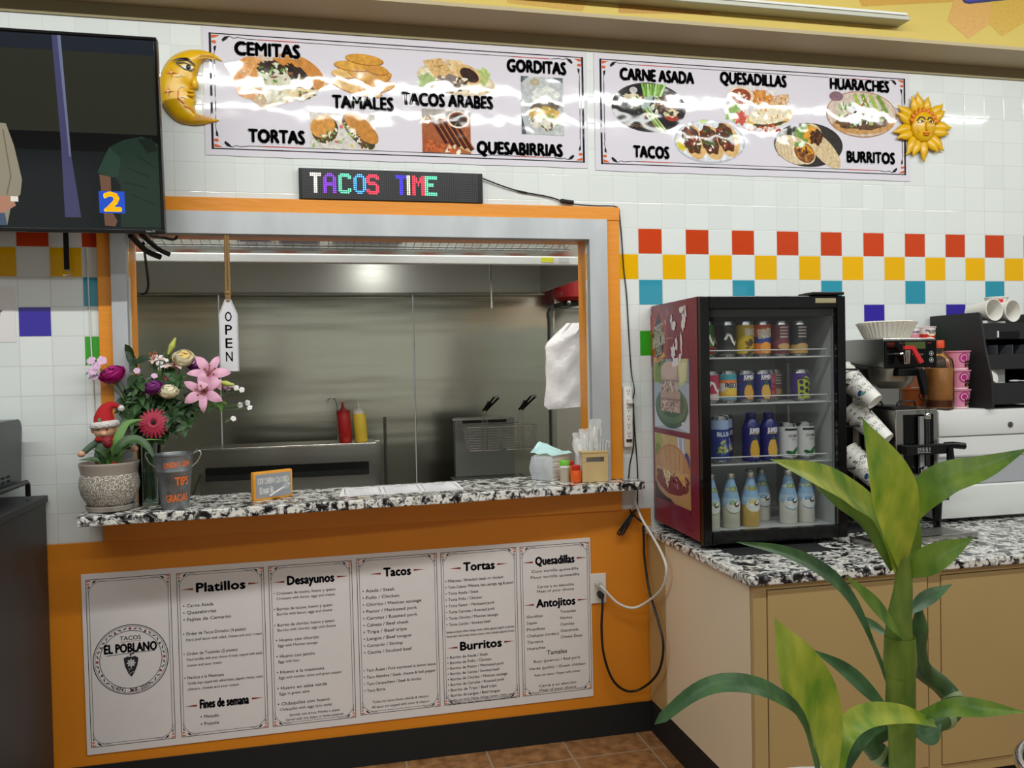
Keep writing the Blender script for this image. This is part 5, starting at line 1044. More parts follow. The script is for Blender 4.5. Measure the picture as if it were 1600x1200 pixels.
# little KITCHEN CLOSED sign
t = thing('kitchen_sign', 'small orange framed KITCHEN CLOSED sign standing on the counter', 'sign', (-1.594, -.110, CZ), radians(31))
MB().rbox(0, 0, 0, .162, .024, .108, .004).build('sign_frame', mat('sign_orange', '#e0962a', .5, var=.08, vscale=20), t, smooth=40)
MB().rbox(.009, -.0012, .009, .153, -.0002, .099, .0005).build('slate_face', mat('sign_grey', '#8d9096', .6), t)
for s, z, h, wd, x in (('KITCHEN CLOSED', .073, .022, .128, .081),):
    p = Print(); p.text(s, x, z, h, '#eceae6', 1, bold=.04, width=wd); p.build('lettering', PRINT, t, loc=(0, -.0013, 0))
p = Print(); p.text('Beat it', .052, .039, .026, '#eceae6', 1, bold=.05, width=.055, rot=.06); p.build('script_lettering', PRINT, t, loc=(0, -.0013, 0))
p = Print(); p.line([(.066, .016), (.118, .040)], .007, '#eceae6', 1)
for a, b_ in ((.018, .006), (.018, .011), (.019, .0015)): p.ring(.133, .047, a, b_, .0014, '#eceae6', 1, 20) if 0 else p.line([(.118+.034*(i/12)*cos(.43)-b_*sin(pi*i/12)*s_*sin(.43), .040+.034*(i/12)*sin(.43)+b_*sin(pi*i/12)*s_*cos(.43)) for s_ in (1, -1) for i in (range(13) if s_ > 0 else range(12, -1, -1))], .0012, '#eceae6', 1)
p.build('whisk_drawing', PRINT, t, loc=(0, -.0013, 0))
# laminated menu cards lying on the counter (one folded strip of three)
t = thing('menu_card', 'laminated three column menu card lying flat on the granite counter', 'menu', (-1.28, -.10, CZ+.0003), radians(3.2))
MB().prism([(0, 0), (.488, -.012), (.505, .21), (.03, .222)], 0, .0012, axis='z').build('card_sheet', mat('card_white', '#e4e2e4', .5), t)
def oncard(u, v, d): return (.012*v/.2+.003+u, .006-.022*u+v, .0013+d)
for i in range(3):
    p = Print(); x0 = .02+i*.157; p.line([(x0, .02), (x0+.14, .02), (x0+.14, .195), (x0, .195)], .0025, '#5a5864', 1, closed=True); p.line([(x0+.005, .026), (x0+.135, .026), (x0+.135, .189), (x0+.005, .189)], .001, '#5a5864', 1, closed=True)
    p.text(('Desayunos', 'Tacos', 'Tortas')[i], x0+.07, .172, .012, '#4a4858', 1, bold=.04, width=.055)
    for k in range(9): p.text(('Asada / Steak', 'Pollo / Chicken', 'Pastor / Marinated pork', 'Carnitas / Roasted pork', 'Lengua / Beef tongue')[(k+i) % 5], x0+.015, .152-k*.014, .0065, '#6a6876', 1, 'l', width=[.06, .08, .10][(k*2+i) % 3])
    p.build('card_column', PRINTM, t, f=oncard)

# ================================================================== drinks fridge
FX, FYY, FA = .030, -.530, radians(-2.3)
FR_ = Matrix.Translation((FX, FYY, WZ)) @ Matrix.Rotation(FA, 4, 'Z')
t = thing('drinks_fridge', 'black glass door drinks fridge with crimson printed side on the granite worktop', 'fridge', (FX, FYY, WZ), FA)
FW, FD, FB, FH = .586, .520, .026, .945
LIN = mat('fridge_liner', '#b9bcbc', .45)
b = MB()
b.rbox(0, .032, FB, .022, FD, FH, .003).rbox(FW-.022, .032, FB, FW, FD, FH, .003).rbox(.0225, .032, FH-.045, FW-.0225, FD, FH, .003).rbox(.0225, .032, FB, FW-.0225, FD, FB+.022, .003).rbox(.0225, FD-.02, FB+.0225, FW-.0225, FD, FH-.0455, .003)
b.build('fridge_case', BLACK, t)
l = MB().box(.0225, .05, FB+.0226, .026, FD-.0205, FH-.0456).box(FW-.026, .05, FB+.0226, FW-.0225, FD-.0205, FH-.0456).box(.0265, .05, FB+.0226, FW-.0265, FD-.0205, FB+.036).box(.0265, FD-.024, FB+.0365, FW-.0265, FD-.0206, FH-.0456)
l.build('inner_liner', LIN, t)
MB().box(.0265, .05, FH-.075, FW-.0265, FD-.03, FH-.0457).build('lamp_housing', mat('liner_dark', '#3a3b3b', .5), t)
d = MB()
d.rbox(0, 0, FB-.006, .034, .0305, FH-.002, .003).rbox(FW-.034, 0, FB-.006, FW, .0305, FH-.002, .003).rbox(.0345, 0, FH-.05, FW-.0345, .0305, FH-.002, .003).rbox(.0345, 0, FB-.006, FW-.0345, .0305, .068, .003)
dr = d.build('door', BLKGLOSS, t)
MB().box(.0345, .012, .0685, FW-.0345, .016, FH-.0505).build('door_glass', glassmat('fridge_glass', (.95, .96, .96), .02, .4), dr)
MB().rbox(.46, -.0025, FH-.030, .545, -.0002, FH-.012, .001).build('name_plate', mat('plate_brass', '#a8a07c', .4, .4), dr)
MB().rbox(FW-.14, -.01, FH+.0005, FW-.01, .10, FH+.012, .003).build('top_hinge', BLACK, t)
for x in (.04, FW-.04):
    for y in (.07, FD-.05): MB().cyl((x, y, .0005), .018, FB-.001).build('foot', BLACK, t)
MB().box(FW-.0285, .05, .15, FW-.0262, .058, .85).build('gasket_strip', mat('gasket_grey', '#8e9292', .4), t)
for z in (.27, .45, .63, .80):
    MB().rbox(FW-.032, .38, z-.10, FW-.0263, .392, z+.06, .001).build('shelf_track', WHITE, t)
WW = mat('shelf_white_wire', '#c9cbc8', .4)
SHZ = (.716, .541, .312)       # shelf heights above the worktop
def at(X, Y): q = FR_.inverted() @ V((X, Y, 0)); return q.x, q.y
for z in SHZ:
    s = MB()
    for i in range(26): x = .035+(FW-.07)*i/25; s.tube([(x, .058, z), (x, FD-.03, z)], .0015, 5)
    for y in (.06, .2, .34, FD-.035): s.tube([(.028, y, z-.003), (FW-.028, y, z-.003)], .0032, 6)
    s.tube([(.034, .056, z-.003), (.034, .052, z+.026), (FW-.05, .052, z+.026), (FW-.045, .056, z-.003)], .0026, 6)
    s.build('wire_shelf', WW, t)
# side print
p = Print(.0002); CR = '#74143a'
p.rect(.0, .028, .486, .943, CR, 0)
for k in range(9): p.ell(.075, .795, .13-.013*k, .14-.014*k, ['#7d1c3a', '#8a2839', '#973539', '#a54338', '#b45338', '#c0643c', '#cb7542', '#d2824a', '#d88c50'][k], 1+k*.1, 36)
p.rect(.0, .70, .03, .735, CR, 2.2)
for a in range(9): p.line([(.075+.07*cos(a*.7), .80+.08*sin(a*.7)), (.075+.17*cos(a*.7), .80+.165*sin(a*.7))], .0025, '#e0946a', 2)
p.poly([(.085, .92), (.165, .80), (.09, .68), (.006, .80)], '#1d1c38', 3); p.poly([(.085, .905), (.155, .80), (.09, .695), (.016, .80)], '#2c2b52', 3.2)
for s, z, wd, h in (('GREAT', .838, .105, .045), ('AMERICAN', .795, .142, .05), ('DELI', .750, .065, .03)):
    p.text(s, .083, z, h, '#efe9dc', 5, bold=.035, width=wd, rot=.16)
p.line([(.03, .716), (.08, .712), (.145, .735)], .018, '#d8a24a', 4); p.text('SINCE 1999', .085, .717, .008, '#5a2a1c', 5, width=.07, rot=.12)
p.rect(.022, .428, .405, .715, '#9fb1c6', 2.5); p.rect(.022, .62, .405, .715, '#7f9cb4', 2.6); p.poly([(.03, .43), (.2, .45), (.40, .43), (.40, .5), (.2, .47), (.03, .52)], '#c5d3e3', 2.7)
p.ell(.085, .665, .045, .05, '#6d8a3c', 3, jag=.1); p.ell(.145, .675, .035, .042, '#4f6a34', 3.2, jag=.1); p.ell(.045, .66, .03, .045, '#88a24e', 2.9); p.poly([(.28, .715), (.39, .715), (.38, .63), (.31, .60)], '#c4c88a', 3); p.poly([(.30, .70), (.38, .70), (.37, .64), (.32, .62)], '#d8d6a8', 3.3); p.rect(.22, .64, .27, .715, '#4c78a8', 2.8)
p.ell(.215, .520, .175, .085, '#3f5f50', 4, 36); p.ell(.215, .528, .165, .073, '#56785f', 4.3, 36); p.ell(.215, .535, .14, .055, '#44624f', 4.5, 30)
p.poly([(.10, .505), (.31, .50), (.315, .585), (.10, .59)], '#b49a92', 5); p.rect(.103, .548, .313, .556, '#8a7470', 5.3); p.poly([(.11, .585), (.295, .585), (.29, .67), (.11, .665)], '#baa29a', 5.5); p.rect(.11, .625, .292, .632, '#8f7a74', 5.7); p.ell(.20, .672, .09, .036, '#c6b0a8', 6, 30)
p.scatter(110, .205, .525, .10, .022, ['#dccdc6', '#927c76', '#7c6864', '#cdb9b2'], .006, 6.5, 3, box=True); p.scatter(110, .20, .605, .088, .018, ['#dccdc6', '#927c76', '#7c6864', '#cdb9b2'], .006, 6.5, 4, box=True)
p.rect(.022, .13, .405, .405, '#b9925e', 2.5); p.rect(.022, .33, .405, .405, '#c9ad7c', 2.6); p.ell(.07, .37, .045, .035, '#a3a850', 3, jag=.1); p.ell(.06, .335, .035, .03, '#7a8a3c', 3.1, jag=.15); p.rect(.27, .29, .36, .405, '#a9b4c9', 3); p.line([(.285, .40), (.30, .30)], .012, '#dfe4ee', 3.2); p.line([(.33, .40), (.34, .30)], .012, '#dfe4ee', 3.2); p.ell(.37, .31, .03, .04, '#2c3f8a', 3.1)
p.poly([(.022, .13), (.24, .13), (.14, .165), (.022, .20)], '#2c1a14', 3.5); p.rect(.022, .118, .40, .132, CR, 9)
p.ell(.215, .20, .175, .055, '#c0936a', 4, 40); p.ell(.215, .225, .178, .06, '#7a2f3c', 4.5, 40, jag=.05); p.ell(.215, .275, .180, .095, '#b98a62', 5, 44, a0=-.1, a1=pi+.1); p.ell(.215, .30, .13, .06, '#c59a70', 5.3, 36)
p.rect(.04, .255, .39, .268, '#c79f74', 5.6); p.poly([(.11, .258), (.21, .258), (.165, .185)], '#e2d2a2', 6); p.poly([(.25, .258), (.35, .258), (.36, .205)], '#d9a860', 6); p.scatter(60, .22, .225, .16, .03, ['#5c1f2c', '#a0505c', '#8a3a48', '#c48a80'], .007, 5.8, 8)
for x0_, z0_, x1_, z1_ in ((.14, .35, .16, .30), (.19, .365, .20, .29), (.25, .365, .255, .27), (.30, .345, .29, .27), (.34, .32, .335, .27)): p.line([(x0_, z0_), (x1_, z1_)], .004, '#8f6444', 5.9)
for i, (u, v, a_, b_) in enumerate(((.235, .872, .012, .022), (.355, .905, .030, .018), (.36, .86, .02, .035), (.255, .85, .022, .02), (.375, .895, .016, .03), (.25, .745, .022, .03), (.285, .775, .012, .03), (.335, .775, .010, .04), (.27, .70, .035, .02), (.32, .72, .012, .02), (.355, .685, .01, .02), (.34, .46, .012, .008))): p.ell(u, v, a_, b_, '#e2dde0', 10, 14, jag=.35, seed=i+3)
for u in (.27, .34, .40, .445): p.line([(u, .03), (u+.002, .94)], .0012, '#86284c', 1.95)
p.line([(.16, .945-.07), (.17, .945-.09), (.178, .945-.07)], .003, '#e6dfe4', 6); p.ring(.185, .905, .006, .012, .002, '#e6dfe4', 6, 12)
p.text('Iced', .40, .055, .012, '#3a0c1e', 3, width=.03)
p.build('side_print', printmat('print_side', .25, var=.1), t, f=lambda u, v, d: (-.0008-d, .5195-u, v))
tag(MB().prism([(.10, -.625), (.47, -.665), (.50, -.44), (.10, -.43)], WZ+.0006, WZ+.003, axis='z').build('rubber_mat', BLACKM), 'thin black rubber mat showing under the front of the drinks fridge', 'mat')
# drinks
ALU = mat('can_alu', '#c4c6c8', .25, 1.)
def can(loc, h, r, base, design, label, grp=None, name='drink_can', rz=0.):
    t = thing(name, label, 'can', loc, rz, grp)
    MB().lathe([(.001, .004), (r*.7, .0), (r*.8, .0), (r*.98, .009), (r, .014), (r, h-.016), (r*.86, h-.003), (r*.86, h), (r*.80, h), (r*.78, h-.004), (.001, h-.004)], 32).build('can_body', ALU, t, smooth=40)
    p = Print(.0002); p.rect(-pi*r, .012, pi*r, h-.014, base, 0, 40); design(p, r, h)
    p.build('can_print', printmat('can_ink', .3, var=.06), t, f=lambda u, v, d: ((r+.0005+d)*sin(u/r), -(r+.0005+d)*cos(u/r), v))
    return t
def bandr(p, r, z0, z1, c, ly=1, k=pi): p.rect(-k*r, z0, k*r, z1, c, ly, 40)
def d_yel(p, r, h): p.text('FANTA', .012, h*.70, .026, '#f0ead8', 3, bold=.06, width=.05); p.scatter(9, .008, h*.30, .016, .03, ['#4a3a10', '#6a4a10'], .010, 2, 3)
def d_org(p, r, h): bandr(p, r, h*.38, h*.56, '#2a3a8a', 1); bandr(p, r, h*.80, h*.9, '#c84a1a', 1); p.text('FANTA', 0, h*.66, .034, '#f2ead8', 3, bold=.07, width=.058, rot=.12); p.ell(0, h*.25, .022, .022, '#f0a03a', 2)
def d_tea(c2):
    def f(p, r, h):
        for i in range(4): p.rect(-.018, h*(.80-i*.09), .018, h*(.80-i*.09)+.006, '#d9c9c4', 2, 6)
        bandr(p, r, h*.08, h*.32, c2, 1); p.ell(0, h*.28, .026, .012, '#c9a06a', 2)
    return f
def d_cola(c2):
    def f(p, r, h): p.line([(-.02+.01*i, h*.5+.02*sin(i*1.2)) for i in range(6)], .009, '#e9e2dc', 2); bandr(p, r, h*.1, h*.3, c2, 1)
    return f
def d_fresh(p, r, h): bandr(p, r, h*.70, h*.90, '#3f9aa8', 1); bandr(p, r, h*.62, h*.72, '#e8823a', 1.2); bandr(p, r, h*.30, h*.62, '#dfe3de', 1.1); bandr(p, r, h*.20, h*.36, '#e0b03a', 1.3); p.text('FRESCA', 0, h*.55, .017, '#1d2c4a', 3, bold=.05, width=.048); p.ell(0, h*.36, .030, .014, '#e9c24a', 2)
def d_nect(fr_c, tall=False):
    def f(p, r, h):
        p.text('JUMEX', 0, h*.80, .014 if not tall else .018, '#eceaf2', 3, bold=.06, width=.042); p.rect(-.016, h*.70, .016, h*.725, '#c9a85a', 2, 5); p.ell(-.003, h*.34, .017, h*.24, fr_c, 2, rot=-.1, jag=.06); p.ell(.008, h*.26, .013, h*.17, fr_c, 2.3, jag=.06); p.ell(0, h*.60, .006, .008, '#2f5a2c', 3)
    return f
def d_berry(p, r, h): p.scatter(14, 0, h*.5, .022, .04, ['#b02038', '#8a1830', '#d2546a'], .008, 2, 3, long=1.1)
def d_hex(p, r, h):
    p.poly([(-.028, h*.08), (.028, h*.08), (.03, h*.62), (.005, h*.80), (-.03, h*.66)], '#a8b82c', 1)
    for i, (u, v) in enumerate(((-.016, .60), (.006, .52), (.024, .44), (-.014, .40), (.006, .32), (.024, .26), (-.014, .20))): p.ell(u, h*v, .0085, .010, '#2a1648', 2, 6, .5)
    p.line([(-.03, h*.72), (.0, h*.72), (.03, h*.6)], .005, '#2a1648', 3)
def d_coco(p, r, h): p.rect(-.028, h*.80, .028, h*.86, '#1d2a22', 2, 8); p.text('COCONUT', .004, h*.66, .010, '#3a4a40', 3, bold=.02, width=.040); p.text('WATER', .006, h*.56, .007, '#7a8a80', 3, width=.022); p.ribbon if 0 else None; p.ell(.012, h*.24, .022, .008, '#2c7a3c', 3, rot=.7); p.ell(-.006, h*.18, .020, .008, '#1f5a2c', 3, rot=-.4)
def d_pat(p, r, h): bandr(p, r, h*.72, h*.92, '#9fb6d8', 1); p.text('BLUE', 0, h*.62, .016, '#dfe6f2', 3, bold=.05, width=.05); p.scatter(24, 0, h*.33, .022, .035, ['#8aa24a', '#c9c27a', '#5a6ab0', '#d8d2b0'], .008, 2, 7)
z1, z2, z3, zb_ = (WZ+s+.002 for s in (*SHZ, FB+.0366-.002))
NV = '#23256e'
for (X, Y), h, r, base, dsg, lab in (
    ((.098, -.425), .135, .033, '#4a7a3a', d_cola('#8a2a2a'), 'green and red can on the top fridge shelf beside the door edge'), ((.148, -.36), .135, .033, '#8a2428', d_cola('#b9b2ac'), 'red can on the top fridge shelf behind the green one'), ((.186, -.425), .135, .033, '#1d1f22', d_cola('#3a3c40'), 'black can on the top fridge shelf beside the yellow one'), ((.262, -.425), .135, .035, '#c9a81c', d_yel, 'yellow can on the top fridge shelf'), ((.335, -.425), .135, .034, '#d8742a', d_org, 'orange can with a blue band on the top fridge shelf'), ((.413, -.425), .135, .036, '#7a3a48', d_tea('#6a2030'), 'maroon can on the top fridge shelf'), ((.492, -.425), .135, .036, '#2a2c34', d_tea('#c49a4a'), 'dark can with a golden base on the top fridge shelf')):
    can((X, Y, z1), h, r, base, dsg, lab, 'cans on the top fridge shelf')
for (X, Y), h, r, base, dsg, lab in (
    ((.112, -.430), .121, .033, '#b03050', d_cola('#d9c2c4'), 'pinkish red can on the second fridge shelf by the door edge'), ((.186, -.430), .121, .033, '#7a9ab0', d_fresh, 'white, teal and yellow can on the second fridge shelf'), ((.260, -.430), .121, .033, NV, d_nect('#d8a03a'), 'blue nectar can beside the white and teal can'), ((.333, -.430), .121, .033, NV, d_nect('#dcaa48'), 'blue nectar can beside the pink berry can'), ((.394, -.365), .121, .031, '#b0606c', d_berry, 'pink can with red berries on the second fridge shelf'), ((.448, -.32), .121, .030, '#7a5a64', d_tea('#6a4a54'), 'dull mauve can on the second fridge shelf'), ((.500, -.425), .121, .036, '#4a2a7c', d_hex, 'purple can with yellow green honeycomb print')):
    can((X, Y, z2), h, r, base, dsg, lab, 'cans on the second fridge shelf')
for (X, Y), h, r, base, dsg, lab in (
    ((.152, -.425), .178, .034, '#2c3f8a', d_pat, 'tall blue patterned can on the third fridge shelf'), ((.206, -.36), .178, .030, '#27306e', d_pat, 'tall blue can behind the patterned one on the third shelf'), ((.243, -.30), .17, .030, '#9a5a8a', d_berry, 'tall pink and purple can at the back of the third shelf')):
    can((X, Y, z3), h, r, base, dsg, lab, 'cans on the third fridge shelf')
for (X, Y), lab in (((.441, -.425), 'white coconut water can beside the tall nectar bottle'), ((.521, -.420), 'white coconut water can at the side wall of the fridge')):
    can((X, Y, z3), .142, .036, '#d3d3d3', d_coco, lab, 'cans on the third fridge shelf')
CAPS = mat('cap_silver', '#b9b5a8', .35, .8)
def bottle(loc, prof, mt_, base, lab, cat, dsg, rr, z0, z1_, grp, cap, nm, liner=None):
    t = thing(nm, lab, cat, loc, 0, grp)
    MB().lathe(prof, 32).build('bottle_body', mt_, t, smooth=45)
    MB().lathe(cap, 28).build('cap', CAPS if nm == 'coconut_drink' else mat('cap_navy', '#20205c', .35), t, smooth=40)
    p = Print(.0002); p.rect(-pi*rr(z0), z0, pi*rr(z0), z1_, base, 0, 36)
    if dsg: dsg(p)
    n = Print(.0002)
    # follow the bottle's own profile
    p2 = p
    for it in range(1):
        pass
    p2.build('bottle_print', printmat('can_ink', .3), t, f=lambda u, v, d: ((rr(v)+.0006+d)*sin(u/rr(z0)), -(rr(v)+.0006+d)*cos(u/rr(z0)), v))
    return t
def nect_r(v): return .034 if v < .130 else .034-.012*min(1, (v-.130)/.03)
for (X, Y), fc, lab in (((.284, -.425), '#d8a83c', 'tall blue nectar bottle on the third fridge shelf beside the blue patterned can'), ((.360, -.425), '#dcae50', 'tall blue nectar bottle beside the white coconut cans')):
    bottle((X, Y, z3), [(.001, 0), (.031, 0), (.0335, .004), (.0335, .130), (.022, .160), (.017, .165), (.001, .165)], mat('bottle_navy', NV, .3), NV, lab, 'bottle', lambda p: d_nect(fc, True)(p, .034, .15), nect_r, .006, .128, 'bottles on the third fridge shelf', [(.0172, .164), (.020, .165), (.020, .186), (.018, .188), (.001, .188)], 'nectar_bottle')
def milk_r(v): return .0345 if v < .10 else max(.0135, .0345-.021*((v-.10)/.085)**1.1)
MPROF = [(.001, .0), (.031, .0), (.034, .004), (.034, .10), (.031, .118), (.024, .148), (.0155, .178), (.013, .192), (.001, .192)]
def milk(X, Y, colr, rim, lab):
    def dsg(p):
        p.v.clear(); p.f.clear(); p.c.clear()
        for k in range(14):
            v0, v1 = .085+k*.0075, .085+(k+1)*.0075; p.rect(-pi*.0345, v0, pi*.0345, v1+.0001, '#8fb2d0' if k > 3 else '#a9c3d6', 0, 36)
        p.ell(0, .084, .034, .024, '#dfe3e2', 1, 20); p.ell(0, .083, .034, .026, rim, .8, 20); p.ell(.010, .093, .013, .010, '#5a3a28', 3, 14, rot=.6); p.ell(.011, .096, .010, .006, '#f1efe8', 4, 12, rot=.6); p.ell(-.010, .098, .012, .008, rim, 2, 12); p.ell(-.012, .086, .010, .007, '#eeeae0', 3, 10)
        p.text('KUII', -.002, .150, .017, '#8a9a3c', 3, bold=.05, width=.044)
    return bottle((X, Y, zb_), MPROF, mat('milk_'+colr, colr, .25), colr, lab, 'bottle', dsg, milk_r, .004, .19, 'coconut milk bottles on the fridge floor', [(.0135, .188), (.0165, .189), (.0165, .206), (.015, .208), (.001, .208)], 'coconut_drink')
for X, Y, c_, rim, lab in ((.108, -.430, '#d3d4c0', '#8ab04a', 'white drink bottle with green label cut by the door edge'), (.192, -.430, '#cfcdb8', '#7a9a4a', 'cream drink bottle with green rimmed label'), (.275, -.430, '#cfae62', '#e3cf3a', 'yellow mango drink bottle on the fridge floor'), (.322, -.345, '#b26a68', '#b03040', 'pink drink bottle behind the yellow one'), (.376, -.335, '#d3d1c6', '#5a9ab0', 'white drink bottle standing back beside the pink one'), (.441, -.425, '#dcdace', '#4a90c4', 'white drink bottle with blue label in front on the fridge floor'), (.520, -.420, '#dad8cc', '#4a90c4', 'white drink bottle beside the fridge side wall')):
    milk(X, Y, c_, rim, lab)

# ================================================================== coffee corner
t = thing('coffee_brewer', 'steel coffee brewer with black control panel beside the fridge', 'coffee maker', (.985, -.45, WZ))
zH0, zH1 = 1.553-WZ, 1.672-WZ
MB().rbox(-.12, .012, zH0, .12, .42, zH1, .003).build('brewer_head', STEEL, t)
MB().rbox(-.115, .22, .001, .115, .42, zH0-.0005, .003).build('brewer_column', STEEL, t)
MB().rbox(-.12, .0, zH0-.002, .12, .0115, zH1-.008, .004).build('control_panel', BLKGLOSS, t)
MB().rbox(.062-.09, -.0015, 1.64-WZ-.012, .155-.09, -.0002, 1.655-WZ, .0005).build('display', mat('lcd_green', '#3d4a22', .3, emit=.25), t)
q = Print(); q.text('BUNN', -.095, 1.650-WZ, .007, '#c8402c', 1, bold=.05, width=.03); q.text('AXIOM', -.095, 1.640-WZ, .006, '#c8402c', 1, bold=.03, width=.03); q.text('HOT WATER', -.035, 1.651-WZ, .005, '#d9a09a', 1, bold=.03, width=.04); q.text('BREW', .085, 1.651-WZ, .006, '#8a2c20', 1, width=.02); q.text('PROFILE', .03, 1.605-WZ, .006, '#8a8c8a', 1, width=.05)
for z in (1.608, 1.582): q.ring(.093, z-WZ, .009, .009, .0025, '#c9cbc9', 1, 18); q.ell(.093, z-WZ, .004, .004, '#c9cbc9', 1, 10)
q.build('panel_print', PRINT, t, loc=(0, -.0003, 0))
MB().tube([(-.075, .0, 1.607-WZ), (-.075, -.035, 1.607-WZ), (-.06, -.045, 1.612-WZ)], .006, 8).lathe([(.010, -.005), (.012, .0), (.0145, .048), (.001, .049)], 18, M=Matrix.Translation((-.058, -.046, 1.573-WZ))).build('water_spout', CHROME, t, smooth=40)
MB().prism([(-.075, 1.640-WZ), (-.032, 1.640-WZ), (.012, 1.575-WZ), (-.006, 1.568-WZ), (-.042, 1.625-WZ), (-.075, 1.625-WZ)], -.058, -.046).build('tap_lever', mat('lever_red', '#c02c2c', .35), t)
MB().lathe([(.001, 0), (.05, .0), (.085, .03), (.092, .078), (.094, .08), (.094, .083), (.001, .083)], 36, M=Matrix.Translation((-.005, .115, zH0-.086))).build('filter_basket', mat('basket_steel', '#a9a69c', .35, .8), t, smooth=40)
MB().rbox(-.055, .005, zH0-.035, .06, .13, zH0-.003, .004).build('basket_rail', BLACK, t)
MB().prism([(-.006, .0), (.026, .0), (.040, -.095), (.022, -.1)], -.03, -.008, M=Matrix.Translation((.015, .0, zH0-.010))).build('basket_handle', BLACK, t)
t = thing('coffee_filter_stack', 'stack of white fluted paper coffee filters on top of the coffee brewer', 'coffee filters', (.985, -.30, 1.6725))
FIL = mat('filter_paper', '#e9e5da', .85)
MB().lathe([(.001, .0), (.082, .0), (.088, .005), (.112, .058), (.118, .066)], 192, wob=lambda a, j: 1+(.0 if j < 2 else .022 if j == 2 else .035 if j == 3 else .04)*sin(a*40), caps=False).build('filter_flutes', FIL, t, smooth=60)
f = MB()
for k in range(4): f.lathe([(.098+k*.003, .058), (.114-k*.006, .068+k*.002)], 160, wob=lambda a, j, k=k: 1+.04*sin(a*40+k*1.4)+.01*sin(a*7+k), caps=False)
f.build('filter_rims', FIL, t, smooth=60)
t = thing('coffee_server', 'steel coffee server with black front and sight glass under the brewer', 'coffee server', (1.008, -.45, WZ))
S0, S1 = 1.088-WZ, 1.383-WZ
MB().rbox(-.098, .0, S0, .097, .205, S1, .003).build('server_body', STEEL, t)
MB().rbox(-.062, -.004, S0+.035, .075, -.0002, S1-.02, .001).build('front_panel', BLKGLOSS, t)
MB().rbox(-.095, .02, S1+.0005, .02, .19, S1+.012, .004).build('lid', BLACK, t)
for x0, x1, y in ((-.045, .040, .06), (-.15, -.085, .10)): MB().tube([(x0, y, S1+.002), (x0, y, S1+.022), (x0+.008, y, S1+.030), (x1-.008, y, S1+.030), (x1, y, S1+.022), (x1, y, S1+.002)], .004, 7).build('wire_handle', BLACK, t, smooth=50)
MB().tube([(.026, -.028, 1.12-WZ), (.026, -.028, 1.385-WZ)], .0085, 10).build('sight_glass', glassmat('gauge_glass', (.85, .86, .86), .03, 2.), t, smooth=50)
MB().rbox(-.005, -.024, 1.125-WZ, .014, -.012, 1.355-WZ, .001).build('gauge_strip', mat('gauge_strip', '#9b9d9d', .35, .5), t)
MB().lathe([(.011, 0), (.013, .003), (.013, .02), (.011, .023)], 16, M=Matrix.Translation((.026, -.028, 1.345-WZ))).build('gauge_fitting', CHROME, t, smooth=40)
MB().lathe([(.020, 0), (.021, .01), (.021, .03), (.012, .04)], 18, M=Matrix.Translation((.012, -.026, 1.085-WZ+.03))).build('gauge_fitting', CHROME, t, smooth=40)
MB().rbox(-.085, -.045, 1.203-WZ, .125, -.012, 1.243-WZ, .004).build('faucet_bar', BLACK, t)
Print().text('BUNN', -.005, 1.224-WZ, .015, '#c9cbc9', 1, bold=.05, width=.055).line([(-.035, 1.212-WZ), (.025, 1.212-WZ)], .0015, '#c9cbc9', 1).build('maker_lettering', PRINT, t, loc=(0, -.0453, 0))
MB().tube([(.10, -.03, 1.235-WZ), (.125, -.05, 1.238-WZ), (.175, -.055, 1.232-WZ)], .014, 10).tube([(.115, -.045, 1.23-WZ), (.115, -.05, 1.17-WZ), (.095, -.055, 1.145-WZ)], [.013, .016, .010], 10).build('faucet', BLKGLOSS, t, smooth=50)
t = thing('server_stand', 'dark steel warming stand with tapered legs under the coffee server', 'stand', (1.013, -.45, WZ))
MB().rbox(-.12, -.03, 1.012-WZ, .12, .20, 1.0875-WZ, .003).build('stand_box', mat('stand_steel', '#4a4846', .35, .7), t)
for x in (-.095, .085):
    for y in (.0, .175): MB().lathe([(.013, .0005), (.014, .004), (.021, .1215)], 16, M=Matrix.Translation((x, y, 0))).build('leg', BLKGLOSS, t, smooth=40)
t = thing('drip_tray', 'flat stainless drip tray in front of the coffee server', 'tray', (.88, -.585, WZ))
MB().prism([(-.25, -.095), (.25, -.045), (.215, .095), (-.265, .02)], .0005, .022, axis='z').build('tray_pan', STEEL, t)
q = MB()
for i in range(22): x = -.215+i*.019; q.box(x, -.055+.1*x*1.1, .0223, x+.011, .015+.15*(x+.2), .0228)
q.build('slot_grille', mat('grille_grey', '#83837d', .4, .5), t)
